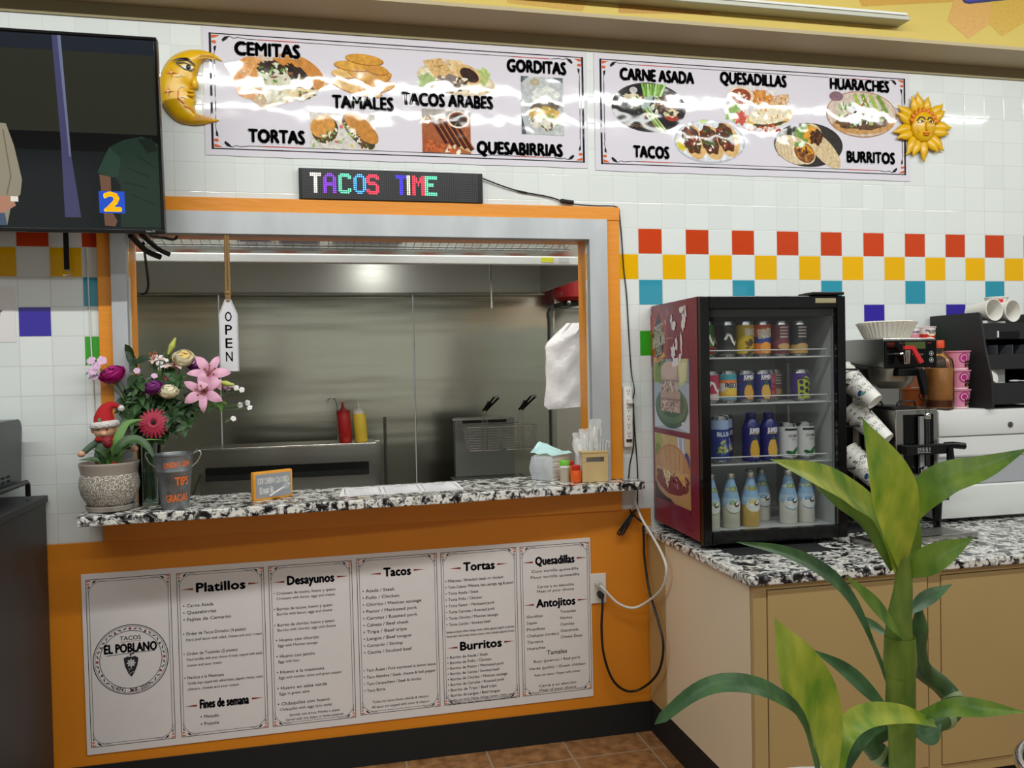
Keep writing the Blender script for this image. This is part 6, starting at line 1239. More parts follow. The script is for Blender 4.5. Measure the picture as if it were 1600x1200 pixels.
# paper cup dispenser
t = thing('cup_rack', 'black wire rack holding three slanted stacks of paper cups', 'cup dispenser', (.745, -.27, WZ))
q = MB()
for x in (-.10, .085):
    q.tube([(x, -.13, .002), (x, -.13, .66), (x, .16, .69), (x, .16, .002)], .0045, 6)
for z in (.10, .26, .43, .60, .66): q.tube([(-.10, -.13, z), (.085, -.13, z)], .0035, 6).tube([(.085, -.13, z), (.085, .16, z+.03)], .0035, 6)
q.build('rack_wire', BLACK, t); MB().rbox(-.105, .163, .002, .09, .172, .68, .002).build('back_plate', BLACKM, t); MB().rbox(-.105, -.14, .0005, .09, .165, .010, .002).build('rack_base', BLACKM, t)
CUPW = mat('cup_white', '#e3e1da', .5)
EDIR = V((-.30, .56, .55)).normalized()
def cup_proto(tip, lab):
    t = thing('paper_cup', lab, 'paper cup', tip, 0, 'paper cups in the wire rack'); t.rotation_euler = EDIR.to_track_quat('Z', 'Y').to_euler()
    MB().lathe([(.001, .007), (.030, .006), (.033, .0), (.036, .0), (.0365, .003), (.050, .140), (.0525, .141), (.0525, .146), (.049, .146), (.034, .012)], 36, caps=False).build('cup_wall', CUPW, t, smooth=40)
    p = Print(.0002); rn = random.Random(4)
    for i in range(64):
        u = -pi*.04+2*pi*.04*(i+.5)/64+rn.uniform(-.003, .003); v = rn.uniform(.022, .128); s_ = rn.choice((1, -1)); R_ = rn.uniform(.005, .010); a0 = rn.uniform(0, 6)
        p.line([(u+R_*(1-k/13)*cos(a0+s_*k*.55), v+R_*(1-k/13)*sin(a0+s_*k*.55)) for k in range(11)], .0013, '#3a3632', 1); p.ell(u+.008, v-.006, .0022, .0015, '#3a3632', 1, 7, a0)
    for u in (-.09, .0, .09): p.ell(u, .055, .013, .007, '#2c4a78', 2, 14, .4); p.ell(u+.01, .045, .012, .005, '#4a9a8a', 2.2, 12, -.3)
    p.build('scroll_print', PRINT, t, f=lambda u, v, d: ((.0366+.0985*v+.0006+d)*cos(u/.04), (.0366+.0985*v+.0006+d)*sin(u/.04), v))
    return t
c0 = None
for tip, nm in (((.812, -.455, 1.418), 'topmost'), ((.862, -.455, 1.262), 'middle'), ((.838, -.455, 1.085), 'lowest')):
    for k in range(3):
        lab = ('patterned paper cup at the front of the %s slanted stack' % nm, 'patterned paper cup second from the front in the %s slanted stack' % nm, 'patterned paper cup third from the front in the %s slanted stack' % nm)[k]
        P_ = V(tip)+EDIR*.022*k
        if c0 is None: c0 = cup_proto(P_, lab)
        else: dup(c0, P_, None, lab)
# white appliance
t = thing('white_appliance', 'white countertop appliance with a round badge beside the coffee server', 'appliance', (1.19, -.353, WZ))
AW = mat('appliance_white', '#dcdddb', .3); AG = mat('appliance_grey', '#a9acb0', .35)
A1 = 1.368-WZ
MB().rbox(0, .012, .012, .62, .335, A1, .008).build('appliance_body', AW, t, smooth=40)
MB().rbox(.0, -.004, 1.257-WZ, .62, .0115, A1-.003, .005).build('top_band', AW, t, smooth=40)
MB().prism([(.0115, 1.168-WZ), (.0, 1.168-WZ), (-.003, 1.175-WZ), (-.003, 1.250-WZ), (.0115, 1.254-WZ)], .0, .62, axis='x').build('door_band', AW, t)
MB().rbox(.0, .004, 1.050-WZ, .62, .0115, 1.1675-WZ, .002).build('handle_recess', AG, t)
MB().prism([(.0115, .02), (-.001, .02), (-.006, .05), (-.008, .085), (-.002, .150), (.0115, 1.0495-WZ)], .0, .62, axis='x').build('lower_door', AW, t, smooth=40)
MB().lathe([(.0125, 0), (.0125, .003), (.011, .004), (.001, .0038)], 24, M=Matrix.Translation((.355, -.004, 1.297-WZ)) @ Matrix.Rotation(pi/2, 4, 'X')).build('round_badge', mat('badge_grey', '#5a5c60', .3, .6), t, smooth=40)
Print().text('GE', 0, 0, .009, '#d9dadb', 1, bold=.02, width=.012).build('badge_lettering', PRINT, t, loc=(.355, -.0084, 1.297-WZ))
for x in (.04, .58): MB().cyl((x, .05, .0005), .015, .0115).cyl((x, .29, .0005), .015, .0115).build('foot', BLACK, t)
AZ = 1.3685
def bowl(loc, col, col2, lab, grp, r1=.053, r0=.040, h=.083):
    t = thing('noodle_bowl', lab, 'noodle bowl', loc, 0, grp)
    MB().lathe([(.001, .0), (r0, .0), (r1-.004, h-.006), (r1, h-.005), (r1, h-.001), (r1-.003, h), (.001, h)], 32).build('bowl_body', mat('bowl_'+col, col, .4), t, smooth=40)
    def rr(v): return r0+(r1-.004-r0)*v/(h-.006)
    p = Print(.0002); p.ell(-.006, h*.62, .022, .022, col2, 1, 20); p.ring(-.006, h*.62, .014, .014, .003, '#e9c9d2', 2, 16); p.poly([(.004, h*.25), (.055, h*.55), (.055, h*.2), (.02, h*.1)], '#d9b86a', 1.5); p.text('RAMEN', .016, h*.42, .011, '#2a1c24', 3, bold=.05, width=.036); p.text('BOWL', .018, h*.24, .014, '#241a20', 3, bold=.07, width=.036); p.rect(-.05, h*.02, .05, h*.08, '#efe6e0', 1, 8)
    p.build('bowl_print', printmat('can_ink', .3), t, f=lambda u, v, d: ((rr(v)+.0006+d)*sin(u/.047), -(rr(v)+.0006+d)*cos(u/.047), v))
    return t
for k, nm in enumerate(('bottom', 'middle', 'top')): bowl((1.366, -.262, AZ+k*.0835), '#d98aa6', '#b0307c', 'pink noodle bowl at the %s of the stack beside the black organizer' % nm, 'pink noodle bowls')
for k, (nm, c1, c2) in enumerate((('bottom orange noodle bowl in the stack behind the syrup bottle', '#cf6f34', '#a84a24'), ('orange and pink noodle bowl in the middle of the stack behind the syrup bottle', '#d98a6a', '#b0307c'), ('pink noodle bowl at the top of the stack behind the syrup bottle', '#d98aa6', '#b0307c'))): bowl((1.262, -.135, AZ+k*.0875), c1, c2, nm, 'noodle bowls behind the syrup bottle', .070, .055, .087)
def ncup(loc, col, lab, dsg):
    t = thing('noodle_cup', lab, 'noodle cup', loc); MB().lathe([(.001, 0), (.028, 0), (.036, .092), (.0385, .094), (.0385, .098), (.001, .099)], 28).build('cup_body', mat('ncup_'+col, col, .4), t, smooth=40)
    p = Print(.0002); dsg(p); p.build('cup_print', printmat('can_ink', .3), t, f=lambda u, v, d: ((.0285+.085*v+.0006+d)*sin(u/.033), -(.0285+.085*v+.0006+d)*cos(u/.033), v))
def n_red(p): p.rect(-.1, .02, .1, .065, '#c8302a', 1, 24); p.text('Maruchan', 0, .080, .011, '#2c3a7a', 3, bold=.04, width=.052); p.ell(0, .068, .022, .012, '#efe3c4', 2, 16); p.text('INSTANT', 0, .070, .007, '#3a1c1c', 3, bold=.04, width=.026); p.line([(-.04, .04), (-.01, .05), (.02, .04), (.045, .052)], .005, '#efe9dc', 3); p.rect(-.1, .0, .1, .02, '#e0a58a', 1, 24)
def n_wht(p): p.rect(-.1, .05, .1, .066, '#d9909c', 1, 24); p.text('Maruchan', 0, .076, .011, '#6a3a7a', 3, bold=.04, width=.052); p.rect(-.1, .01, .1, .035, '#e0b0b4', 1, 24)
ncup((1.305, -.15, AZ+.2628), '#e6ded8', 'red and white noodle cup standing above the syrup bottle', n_red); ncup((1.222, -.15, AZ+.2628), '#eae6e6', 'white and pink noodle cup beside the coffee filters', n_wht)
t = thing('syrup_bottle', 'clear bottle of amber syrup with orange cap on the white appliance', 'bottle', (1.250, -.289, AZ+.0003))
MB().lathe([(.001, .0), (.054, .0), (.058, .006), (.058, .19), (.052, .215), (.030, .235), (.021, .245), (.020, .262), (.001, .262)], 40).build('bottle_glass', glassmat('syrup_glass', (1, .98, .95), .05, 1.2), t, smooth=45)
MB().lathe([(.001, .008), (.053, .008), (.054, .012), (.054, .176), (.001, .176)], 36).build('syrup', mat('amber_syrup', '#f0b267', .25, var=.12, vscale=14), t, smooth=45)
MB().lathe([(.0545, .040), (.0548, .040), (.0548, .0415), (.0545, .0415)], 36, caps=False).lathe([(.0543, .012), (.0548, .012), (.0548, .039), (.0543, .039)], 36, caps=False).build('syrup_dregs', mat('syrup_dark', '#8a4418', .3), t, smooth=45)
MB().lathe([(.021, .2625), (.0215, .2625), (.0215, .292), (.020, .295), (.001, .295)], 28).build('cap', mat('cap_orange', '#d8481c', .4), t, smooth=40)
# black lid and cup organizer
t = thing('lid_organizer', 'black plastic organizer with shelves and compartments on the white appliance', 'organizer', (1.436, 0, AZ))
def zz(z): return z-AZ
prof = [(-.012, zz(1.783)), (-.30, zz(1.783)), (-.312, zz(1.775)), (-.340, zz(1.62)), (-.372, zz(1.50)), (-.378, .001), (-.012, .001)]
ORGM = mat('organizer_black', '#1b1c1e', .55)
for x0, x1 in ((0, .010), (.40, .41)): MB().prism(prof, x0, x1, axis='x').build('side_panel', ORGM, t)
for y0, y1, za, zb2 in ((-.30, -.02, 1.722, 1.735), (-.31, -.30, 1.665, 1.735), (-.335, -.02, 1.588, 1.598), (-.345, -.335, 1.535, 1.598), (-.355, -.02, 1.465, 1.475), (-.365, -.355, 1.385, 1.475)): MB().rbox(.0105, y0, zz(za), .3995, y1, zz(zb2), .001).build('shelf', ORGM, t)
MB().rbox(.0105, -.022, .001, .3995, -.012, zz(1.722), .001).build('back_panel', ORGM, t)
for x in (.07, .15, .23, .31): MB().rbox(x, -.33, zz(1.5985), x+.003, -.024, zz(1.64), .0005).build('divider', mat('divider_grey', '#4a4c50', .4), t)
MB().rbox(.09, -.317, zz(1.668), .20, -.3115, zz(1.70), .001).build('label_holder', BLACK, t); MB().rbox(.088, -.318, zz(1.672), .093, -.3105, zz(1.70), .001).build('label_edge', WHITE, t)
tag(MB().rbox(1.478, -.30, 1.5, 1.575, -.296, 1.545, .001).rbox(1.478, -.30, 1.4755, 1.575, -.25, 1.4995, .001).build('lid_box', mat('card_grey', '#d2d4d0', .6)), 'small white box inside the lower compartment of the black organizer', 'box')
t = thing('paper_bowl', 'round white paper bowl leaning in the lower compartment of the black organizer', 'bowl', (1.475, -.335, 1.510)); MB().lathe([(.001, .006), (.03, .005), (.035, .0), (.0375, .001), (.036, .008)], 28, M=Matrix.Rotation(radians(70), 4, 'X') @ Matrix.Rotation(radians(25), 4, 'Y')).build('bowl_wall', CUPW, t, smooth=40)  # the round white piece is a cup lid, not a bowl
t = thing('plastic_spoon', 'clear plastic spoon lying in the open compartment of the black organizer', 'spoon', (1.60, -.325, 1.4768)); MB().ball((0, 0, .006), .02, 0, 8, sc=(1.4, .7, .28)).tube([(.02, 0, .006), (.10, .01, .004)], .003, 5).build('spoon_body', mat('clear_grey', '#b9bcc2', .2), t, smooth=60)
def big_cup(loc, rot, lab, design=None):
    t = thing('soup_cup', lab, 'paper cup', loc, rot=rot); MB().lathe([(.001, .0035), (.030, .003), (.033, .0), (.034, .0), (.046, .118), (.0485, .119), (.0485, .124), (.045, .124), (.0325, .006), (.001, .0055)], 40, caps=False).build('cup_wall', CUPW, t, smooth=40)
    if design:
        p = Print(.0002); design(p); p.build('cup_print', PRINT, t, f=lambda u, v, d: ((.0342+.1015*v+.0006+d)*sin(u/.04), -(.0342+.1015*v+.0006+d)*cos(u/.04), v))
    return t
def lay(mouth, axis): return (V(mouth)-V(axis).normalized()*.122), V(axis).normalized().to_track_quat('Z', 'Y').to_euler()
l_, r_ = lay((1.510, -.312, 1.7935), (.10, -1, .07)); big_cup(l_, r_, 'white paper cup lying on its side on the edge of the black organizer')
l_, r_ = lay((1.612, -.306, 1.7885), (.16, -1, .02)); big_cup(l_, r_, 'white paper cup lying beside the red and white cup')
def redd(p): p.rect(-.045, .045, -.005, .112, '#d8302a', 1, 8); p.ell(.028, .06, .010, .022, '#2a2424', 2, 14); p.ell(.02, .03, .014, .012, '#b02a24', 2, 12); p.rect(-.13, .116, .13, .119, '#c9c5be', 1, 24)
big_cup((1.655, -.17, 1.7355), (0, 0, 0), 'red and white soup cup standing on top of the black organizer', redd)

# ================================================================== condiments at the end of the serving counter
BAM = mat('bamboo', '#cdb27c', .5, var=.12, vscale=12, stretch=(1, 1, .15)); 
t = thing('bamboo_caddy', 'bamboo caddy box with handle slot on the serving counter', 'caddy', (-.2315, -.058, CZ), radians(-1))
b = MB().prism([(-.058, 0), (.054, 0), (.054, .128), (-.058, .128)], -.01, -.0102)
fp = MB()
fp.rbox(-.058, -.010, .0005, .055, -.002, .083, .001).rbox(-.058, -.010, .1035, .055, -.002, .120, .001).rbox(-.058, -.010, .0835, -.040, -.002, .103, .001).rbox(.039, -.010, .0835, .055, -.002, .103, .001)
fp.build('front_board', BAM, t)
MB().rbox(-.058, .065, .0005, .055, .073, .120, .001).build('back_board', BAM, t)
for x in (-.058, .047): MB().rbox(x, -.0015, .0005, x+.008, .0645, .018, .001).rbox(x, .052, .0185, x+.008, .0645, .12, .001).build('side_board', BAM, t)
MB().rbox(-.0495, -.0015, .0005, .0465, .0645, .006, .001).build('base_board', BAM, t)
MB().rbox(-.060, -.012, .1205, .057, .012, .129, .001).rbox(-.060, .050, .1205, .057, .075, .129, .001).rbox(-.060, .0125, .1205, -.048, .0495, .129, .001).rbox(.045, .0125, .1205, .057, .0495, .129, .001).build('top_board', BAM, t)
FILM = filmmat('clear_film', '#eef0f0', .38, .15); UTEN = mat('utensil_white', '#e6e6e2', .35)
rn = random.Random(21)
for i, (dx, dy, h, a, lab) in enumerate(((-.038, .045, .20, -.10, 'wrapped plastic cutlery packet at the back corner of the bamboo caddy'), (-.020, .036, .215, -.05, 'wrapped plastic cutlery packet second from the back corner of the caddy'), (-.005, .042, .20, .02, 'wrapped plastic cutlery packet in the middle of the caddy'), (.004, .026, .255, .04, 'tallest wrapped cutlery packet standing up from the caddy'), (.018, .034, .235, .10, 'tall wrapped cutlery packet beside the tallest one'), (-.030, .022, .175, -.16, 'short wrapped cutlery packet leaning toward the napkins'), (.028, .030, .165, .14, 'short wrapped cutlery packet leaning toward the orange board'))):
    t = thing('cutlery_packet', lab, 'cutlery', (-.2315+dx, -.058+dy, CZ+.0075), rot=(rn.uniform(-.05, .05), a, rn.uniform(-.2, .2)), group='cutlery packets in the bamboo caddy')
    g = MB(); n = 9
    for j in range(n+1):
        for k in range(5): g.v.append((-.026+.013*k+.003*sin(j*1.7+i), .0035*sin(j*2.1+k*1.3+i)+.0025*cos(k*2+j), h*j/n*(1 if k % 2 else .985)))
    g.f = [(j*5+k, j*5+k+1, (j+1)*5+k+1, (j+1)*5+k) for j in range(n) for k in range(4)]; g.m = [0]*len(g.f)
    g.build('film_sleeve', FILM, t, smooth=60)
    MB().tube([(-.004, .001, .006), (-.004, .001, h*.62)], .0028, 6).ball((-.004, .001, h*.75), .012, 0, 8, sc=(.8, .35, h*.14/.012*.9)).tube([(.008, -.001, .006), (.008, -.001, h*.9)], .0022, 6).build('utensil', UTEN, t, smooth=60)
for i, (dx, a) in enumerate(((.034, .02), (.040, .05), (.045, .10))):
    t = thing('drinking_straw', ('straw nearest the cutlery at the end of the bamboo caddy', 'middle straw at the end of the bamboo caddy', 'outermost straw leaning over the end of the bamboo caddy')[i], 'straw', (-.2315+dx-.004, -.058+.020-.004*i, CZ+.0075), rot=(0, a, 0), group='straws in the bamboo caddy'); MB().tube([(0, 0, 0), (0, 0, .172-.004*i)], .003, 8).build('straw_tube', filmmat('straw_clear', '#dfe3e6', .3), t, smooth=60)
t = thing('napkin_pack', 'opened pack of white paper napkins with pale teal wrapper', 'napkins', (-.392, .015, CZ), radians(38))
NAP = mat('napkin_white', '#e6e3dc', .85, bump=.3, bscale=40)
n = MB()
for k in range(13): e = .0012*sin(k*2.3); n.rbox(e, .003+e, .0008+k*.0081, .125+e, .105-e, .0008+(k+1)*.0081-.0006, .002)
n.build('napkin_stack', NAP, t)
TEAL = filmmat('teal_wrap', '#b9e0e0', .12, .3)
g = MB(); nu, nv = 16, 12; rn = random.Random(8)
for j in range(nv+1):
    for i in range(nu+1):
        u, v = i/nu, j/nv; x, y = -.010+.145*u, -.006+.122*v
        hgt = .1085+max(0, .050*(v-.15)*sin(pi*min(1, u*1.1))*(.5+u))+.006*abs(sin(7*u+5*v))*min(1, 6*v)+.005*rn.random()*min(1, 5*v)
        g.v.append((x, y, hgt))
g.f = [(j*(nu+1)+i, j*(nu+1)+i+1, (j+1)*(nu+1)+i+1, (j+1)*(nu+1)+i) for j in range(nv) for i in range(nu)]; g.m = [0]*len(g.f)
g.build('wrapper', TEAL, t, smooth=45)
g = MB(); 
for j in range(7):
    for i in range(7): g.v.append((-.012-.004*sin(i*1.9+j)-.028*(max(0, .5-abs(j/6-.55)))*abs(sin(i*1.2)), -.004+.112*i/6, .002+.100*j/6))
g.f = [(j*7+i, j*7+i+1, (j+1)*7+i+1, (j+1)*7+i) for j in range(6) for i in range(6)]; g.m = [0]*len(g.f)
g.build('wrapper_end', filmmat('grey_wrap', '#ccd2d8', .35, .2), t, smooth=45)
t = thing('toothpick_jar', 'clear toothpick jar with green and white lid', 'jar', (-.352, -.020, CZ))
MB().lathe([(.001, .0), (.0195, .0), (.0205, .003), (.0205, .056), (.019, .060)], 28).build('jar_body', filmmat('jar_clear', '#dfe0d4', .62, .1), t, smooth=40)
g = MB(); rn = random.Random(2)
for i in range(46): a, r_ = rn.uniform(0, 6.28), .0165*rn.random()**.5; g.tube([(r_*cos(a), r_*sin(a), .003), (r_*cos(a)*.9+rn.uniform(-.003, .003), r_*sin(a)*.9, .055)], .0011, 4)
g.build('toothpicks', mat('toothpick_wood', '#cdae74', .7), t)
MB().lathe([(.0212, .0605), (.0215, .066), (.0215, .070)], 28).build('lid_rim', WHITE, t, smooth=40); MB().lathe([(.0215, .0705), (.0222, .074), (.0222, .086), (.0205, .090), (.001, .091)], 28).build('lid', mat('lid_green', '#6fc23a', .4), t, smooth=40)
t = thing('spice_jar', 'orange spice jar with red lid in front of the bamboo caddy', 'jar', (-.314, -.056, CZ)); OJ = mat('jar_orange', '#e05a1c', .3)
MB().lathe([(.001, 0), (.020, 0), (.0225, .006), (.023, .028), (.0225, .046), (.0205, .050), (.0205, .053)], 28).build('jar_body', OJ, t, smooth=40); MB().lathe([(.0185, .0535), (.019, .055), (.0188, .071), (.017, .073), (.001, .073)], 28).build('lid', mat('lid_red', '#c0241c', .35), t, smooth=40)
t = thing('spice_jar', 'yellow and orange spice jar with red lid behind the orange one', 'jar', (-.322, .012, CZ)); MB().lathe([(.001, 0), (.020, 0), (.0215, .005), (.0215, .058), (.019, .066)], 28).build('jar_body', mat('jar_amber', '#e89a2c', .3), t, smooth=40); MB().lathe([(.019, .0665), (.0195, .068), (.0193, .082), (.018, .084), (.001, .084)], 28).build('lid', mat('lid_red', '#c0241c', .35), t, smooth=40)

# ================================================================== electrics
t = thing('power_strip', 'white power strip with six sockets beside the orange frame', 'power strip', (-.0675, -.0006, 1.236))
MB().rbox(-.0185, -.030, 0, .0185, 0, .258, .005).build('strip_body', WHITE, t, smooth=40)
p = Print()
for k in range(6):
    z = .052+k*.036
    if k == 4: continue
    p.rect(-.006, z+.002, -.0035, z+.011, '#2a2a2a', 1); p.rect(.0035, z+.002, .006, z+.011, '#2a2a2a', 1); p.ell(0, z-.006, .0028, .0028, '#2a2a2a', 1, 10)
p.build('socket_slots', PRINT, t, loc=(0, -.0302, 0)); MB().rbox(-.013, -.034, .022, .013, -.0302, .034, .001).build('switch', mat('switch_brown', '#3a1c18', .4), t); MB().rbox(-.010, -.052, .185, .012, -.0302, .207, .003).build('plug', WHITE, t)
t = thing('wall_outlet', 'white wall outlet with two plugs beside the printed menu', 'outlet', (-.209, -.0085, .638)); MB().rbox(-.034, -.006, -.064, .034, 0, .064, .003).build('cover_plate', mat('plate_white', '#d9d6cf', .4), t)
MB().tube([(-.006, -.006, .022), (-.004, -.030, .018)], .013, 12).build('grey_plug', mat('plug_grey', '#b9b6ae', .5), t); MB().tube([(.002, -.006, -.022), (.002, -.032, -.024), (.004, -.038, -.034)], [.013, .014, .008], 12).build('black_plug', BLACK, t)
BC = mat('cable_black', '#101010', .45)
t = thing('sign_cable', 'thin black cable from the scrolling sign down beside the orange frame', 'cable', (0, 0, 0))
MB().tube([(-.676, -.012, 2.359), (-.580, -.010, 2.327), (-.504, -.008, 2.309), (-.389, -.008, 2.291), (-.321, -.012, 2.268), (-.279, -.012, 2.263), (-.2, -.012, 2.259), (-.114, -.012, 2.2595), (-.088, -.006, 2.250), (-.084, -.005, 2.225), (-.076, -.005, 2.131), (-.069, -.005, 1.996), (-.058, -.005, 1.887), (-.051, -.005, 1.723), (-.043, -.006, 1.558), (-.042, -.036, 1.48), (-.054, -.042, 1.43)], .0028, 6, smooth=60).build('cable', BC, t, smooth=60)
MB().rbox(-.03, -.014, -.008, .03, .002, .008, .005, 0, Matrix.Translation((-.318, -.006, 2.2735)) @ Matrix.Rotation(radians(6), 4, 'Y')).build('inline_switch', BLACK, t); MB().tube([(-.528, -.008, 2.313), (-.488, -.008, 2.306)], [.004, .007, .004], 8).build('connector', BLACK, t, smooth=60)
tag(MB().tube([(-.054, -.044, 1.432), (-.046, -.034, 1.395), (-.044, -.026, 1.34), (-.052, -.040, 1.24), (-.062, -.02, 1.16), (-.066, -.016, 1.108), (-.070, -.016, 1.1035)], .003, 6, smooth=24).build('power_cable', BC, smooth=60), 'black cord dropping from the power strip to the counter', 'cable')
tag(MB().tube([(-.046, -.036, 1.418), (-.036, -.012, 1.339), (-.027, -.006, 1.228), (-.0225, -.006, 1.13), (-.0225, -.0035, 1.02), (-.03, -.012, .96)], .0026, 6, smooth=24).build('power_cable', BC, smooth=60), 'thin black cord hanging between the power strip and the fridge', 'cable')
b = MB(); rn = random.Random(6)
for i in range(7):
    a = rn.uniform(-.012, .012); L_ = rn.uniform(.05, .085); b.tube([(-.052+a*.4, -.03, .958), (-.075+a, -.036-.006*i*.3, .958-L_*.45), (-.105+a*1.6, -.034, .955-L_), (-.118+a, -.04, .955-L_-.012), (-.095+a*1.4, -.045, .958-L_*.7), (-.055+a*.5, -.034, .955)], .0026, 5, smooth=20)
b.tube([(-.030, -.02, .965), (-.06, -.034, .955), (-.045, -.05, .935), (-.02, -.04, .915)], .004, 6, smooth=10).tube([(-.075, -.046, .972), (-.06, -.02, .955), (-.052, -.05, .945), (-.07, -.052, .955)], .004, 6, smooth=10)
tag(b.build('bundled_cable', BC, smooth=60), 'bundled loops of black cord tied up under the end of the counter', 'cable')
tag(MB().tube([(-.050, -.016, 1.03), (-.040, -.03, .985), (-.026, -.06, .93), (-.018, -.13, .885), (-.016, -.238, .825), (-.016, -.285, .768), (-.016, -.236, .68), (-.03, -.11, .592), (-.075, -.06, .556), (-.139, -.05, .580), (-.195, -.045, .640), (-.211, -.038, .656)], .0055, 8, smooth=60).build('extension_cable', CABW, smooth=60), 'white extension cord looping from the wall outlet up to the counter', 'cable')
tag(MB().tube([(-.018, -.05, .90), (-.016, -.05, .822), (-.016, -.053, .767), (-.016, -.098, .642), (-.016, -.193, .535), (-.016, -.242, .446), (-.016, -.185, .321), (-.035, -.06, .212), (-.102, -.05, .200), (-.165, -.05, .253), (-.203, -.05, .360), (-.212, -.05, .470), (-.206, -.05, .575), (-.205, -.046, .604)], .0055, 8, smooth=70).build('fridge_cable', BC, smooth=60), 'black fridge cord looping from the wall outlet', 'cable')

# ================================================================== lamp bar on the mural
t = thing('lamp_bar', 'long grey lamp bar fixed to the yellow mural', 'lamp', (1.125, -.2125, 3.018))
MB().rbox(-3.2, -.075, 0, 0, -.0, .018, .002).build('lamp_housing', mat('lamp_alu', '#a9a99c', .4, .6), t); MB().rbox(-3.2, -.078, .0185, -.015, -.03, .029, .002).build('lamp_cover', mat('lamp_white', '#dedfd9', .4), t)
for x in (-.5, -1.6, -2.7): MB().rbox(x, -.02, .0295, x+.03, 0, .045, .002).build('bracket', CHROME, t)

# ================================================================== lucky bamboo in front
PB = V((-.705, -2.55, 1.02))
t = thing('lucky_bamboo', 'lucky bamboo plant with long yellow green leaves standing before the side counter', 'plant', PB)
def leafmat(name, c0_, c1_):
    m, nt, b = newmat(name); L = nt.links.new; tc = N(nt, 'ShaderNodeTexCoord'); mp = N(nt, 'ShaderNodeMapping'); mp.inputs['Scale'].default_value = (26, 26, 9); L(tc.outputs['Object'], mp.inputs[0])
    n = N(nt, 'ShaderNodeTexNoise'); n.inputs['Scale'].default_value = 1.6; n.inputs['Detail'].default_value = 3; L(mp.outputs[0], n.inputs['Vector']); r = N(nt, 'ShaderNodeValToRGB'); L(n.outputs[0], r.inputs[0]); e = r.color_ramp.elements; e[0].position = .32; e[0].color = (*lin(c0_), 1); e[1].position = .68; e[1].color = (*lin(c1_), 1)
    L(r.outputs[0], b.inputs['Base Color']); b.inputs['Roughness'].default_value = .38; b.inputs['Subsurface Weight'].default_value = .0
    tr = N(nt, 'ShaderNodeBsdfTranslucent'); L(r.outputs[0], tr.inputs[0]); mx = N(nt, 'ShaderNodeMixShader'); mx.inputs[0].default_value = .3; o = nt.nodes['Material Output']; L(b.outputs[0], mx.inputs[1]); L(tr.outputs[0], mx.inputs[2]); L(mx.outputs[0], o.inputs[0])
    return m
LB, LM, LDK = leafmat('bamboo_leaf_bright', '#6f9a2c', '#c3c94a'), leafmat('bamboo_leaf_mid', '#4f7a26', '#8aa83a'), leafmat('bamboo_leaf_dark', '#2f5230', '#5a8450')
def lance(q): return .10*(1-q)+.95*max(0, sin(pi*min(1, q)**1.05))**1.15*(1-.1*q)
def bl(pts, wd, m, face, pr=None, fold=.18, nm='leaf'):
    MB().ribbon([V(q)-PB for q in pts], wd*1.0, face, n=26, cross=7, fold=fold, prof=pr or lance).build(nm, m, t, smooth=70)
K_ = V((-.25, -1, .25))
bl([(-.706, -2.550, 1.350), (-.726, -2.570, 1.415), (-.747, -2.580, 1.470), (-.768, -2.570, 1.526)], .054, LB, (-.2, -1, .1))
bl([(-.703, -2.550, 1.358), (-.700, -2.560, 1.420), (-.680, -2.580, 1.454), (-.645, -2.600, 1.470), (-.596, -2.610, 1.490)], .040, LM, (-.1, -.75, .65), lambda q: .20*(1-q)+.85*sin(pi*max(0, q-.08)/.92)**1.1 if q < 1 else .0)
bl([(-.713, -2.550, 1.352), (-.728, -2.540, 1.412), (-.772, -2.545, 1.444), (-.828, -2.570, 1.468), (-.883, -2.580, 1.488)], .044, LB, (.15, -.8, .6), lambda q: .22*(1-q)+.85*sin(pi*max(0, q-.08)/.92)**1.1 if q < 1 else .0)
bl([(-.709, -2.540, 1.352), (-.733, -2.525, 1.408), (-.768, -2.520, 1.436), (-.800, -2.530, 1.453)], .030, LM, (.1, -.9, .4), lambda q: .4+.6*sin(pi*q) if q < 1 else .1)
bl([(-.705, -2.540, 1.192), (-.715, -2.520, 1.248), (-.733, -2.500, 1.307), (-.765, -2.490, 1.343), (-.817, -2.490, 1.369), (-.879, -2.500, 1.386)], .030, LDK, (.1, -.75, .65), lambda q: .25+.62*sin(pi*max(0, q-.25)/.75)**1.1-.22*q if q < 1 else .0)
bl([(-.700, -2.550, 1.345), (-.684, -2.570, 1.368), (-.647, -2.590, 1.394)], .032, LM, (-.2, -.8, .6))
bl([(-.690, -2.540, 1.340), (-.676, -2.530, 1.372), (-.666, -2.530, 1.404)], .019, LM, (-.2, -1, .1))
bl([(-.713, -2.560, 1.280), (-.765, -2.590, 1.325), (-.812, -2.600, 1.369)], .022, LM, (.2, -.8, .5))
bl([(-.697, -2.545, 1.300), (-.650, -2.520, 1.309), (-.606, -2.510, 1.320)], .018, LDK, (.0, -.7, .7))
bl([(-.703, -2.530, 1.270), (-.712, -2.510, 1.279), (-.722, -2.500, 1.290)], .013, LDK, (.0, -.7, .7))
bl([(-.845, -2.625, 1.130), (-.869, -2.650, 1.235), (-.903, -2.660, 1.303), (-.921, -2.650, 1.349)], .050, LB, (-.1, -1, .2), lambda q: .30*(1-q)+.85*sin(pi*max(0, q-.15)/.85)**1.2 if q < 1 else 0)
bl([(-.850, -2.625, 1.130), (-.896, -2.660, 1.247), (-.938, -2.680, 1.289), (-.982, -2.690, 1.308), (-1.018, -2.690, 1.305), (-1.054, -2.680, 1.276)], .018, LDK, (.1, -.7, .7), lambda q: .4+.6*sin(pi*q) if q < 1 else .02)
bl([(-.712, -2.545, 1.185), (-.727, -2.520, 1.207), (-.746, -2.500, 1.229), (-.784, -2.490, 1.254)], .023, LDK, (.1, -.8, .6))
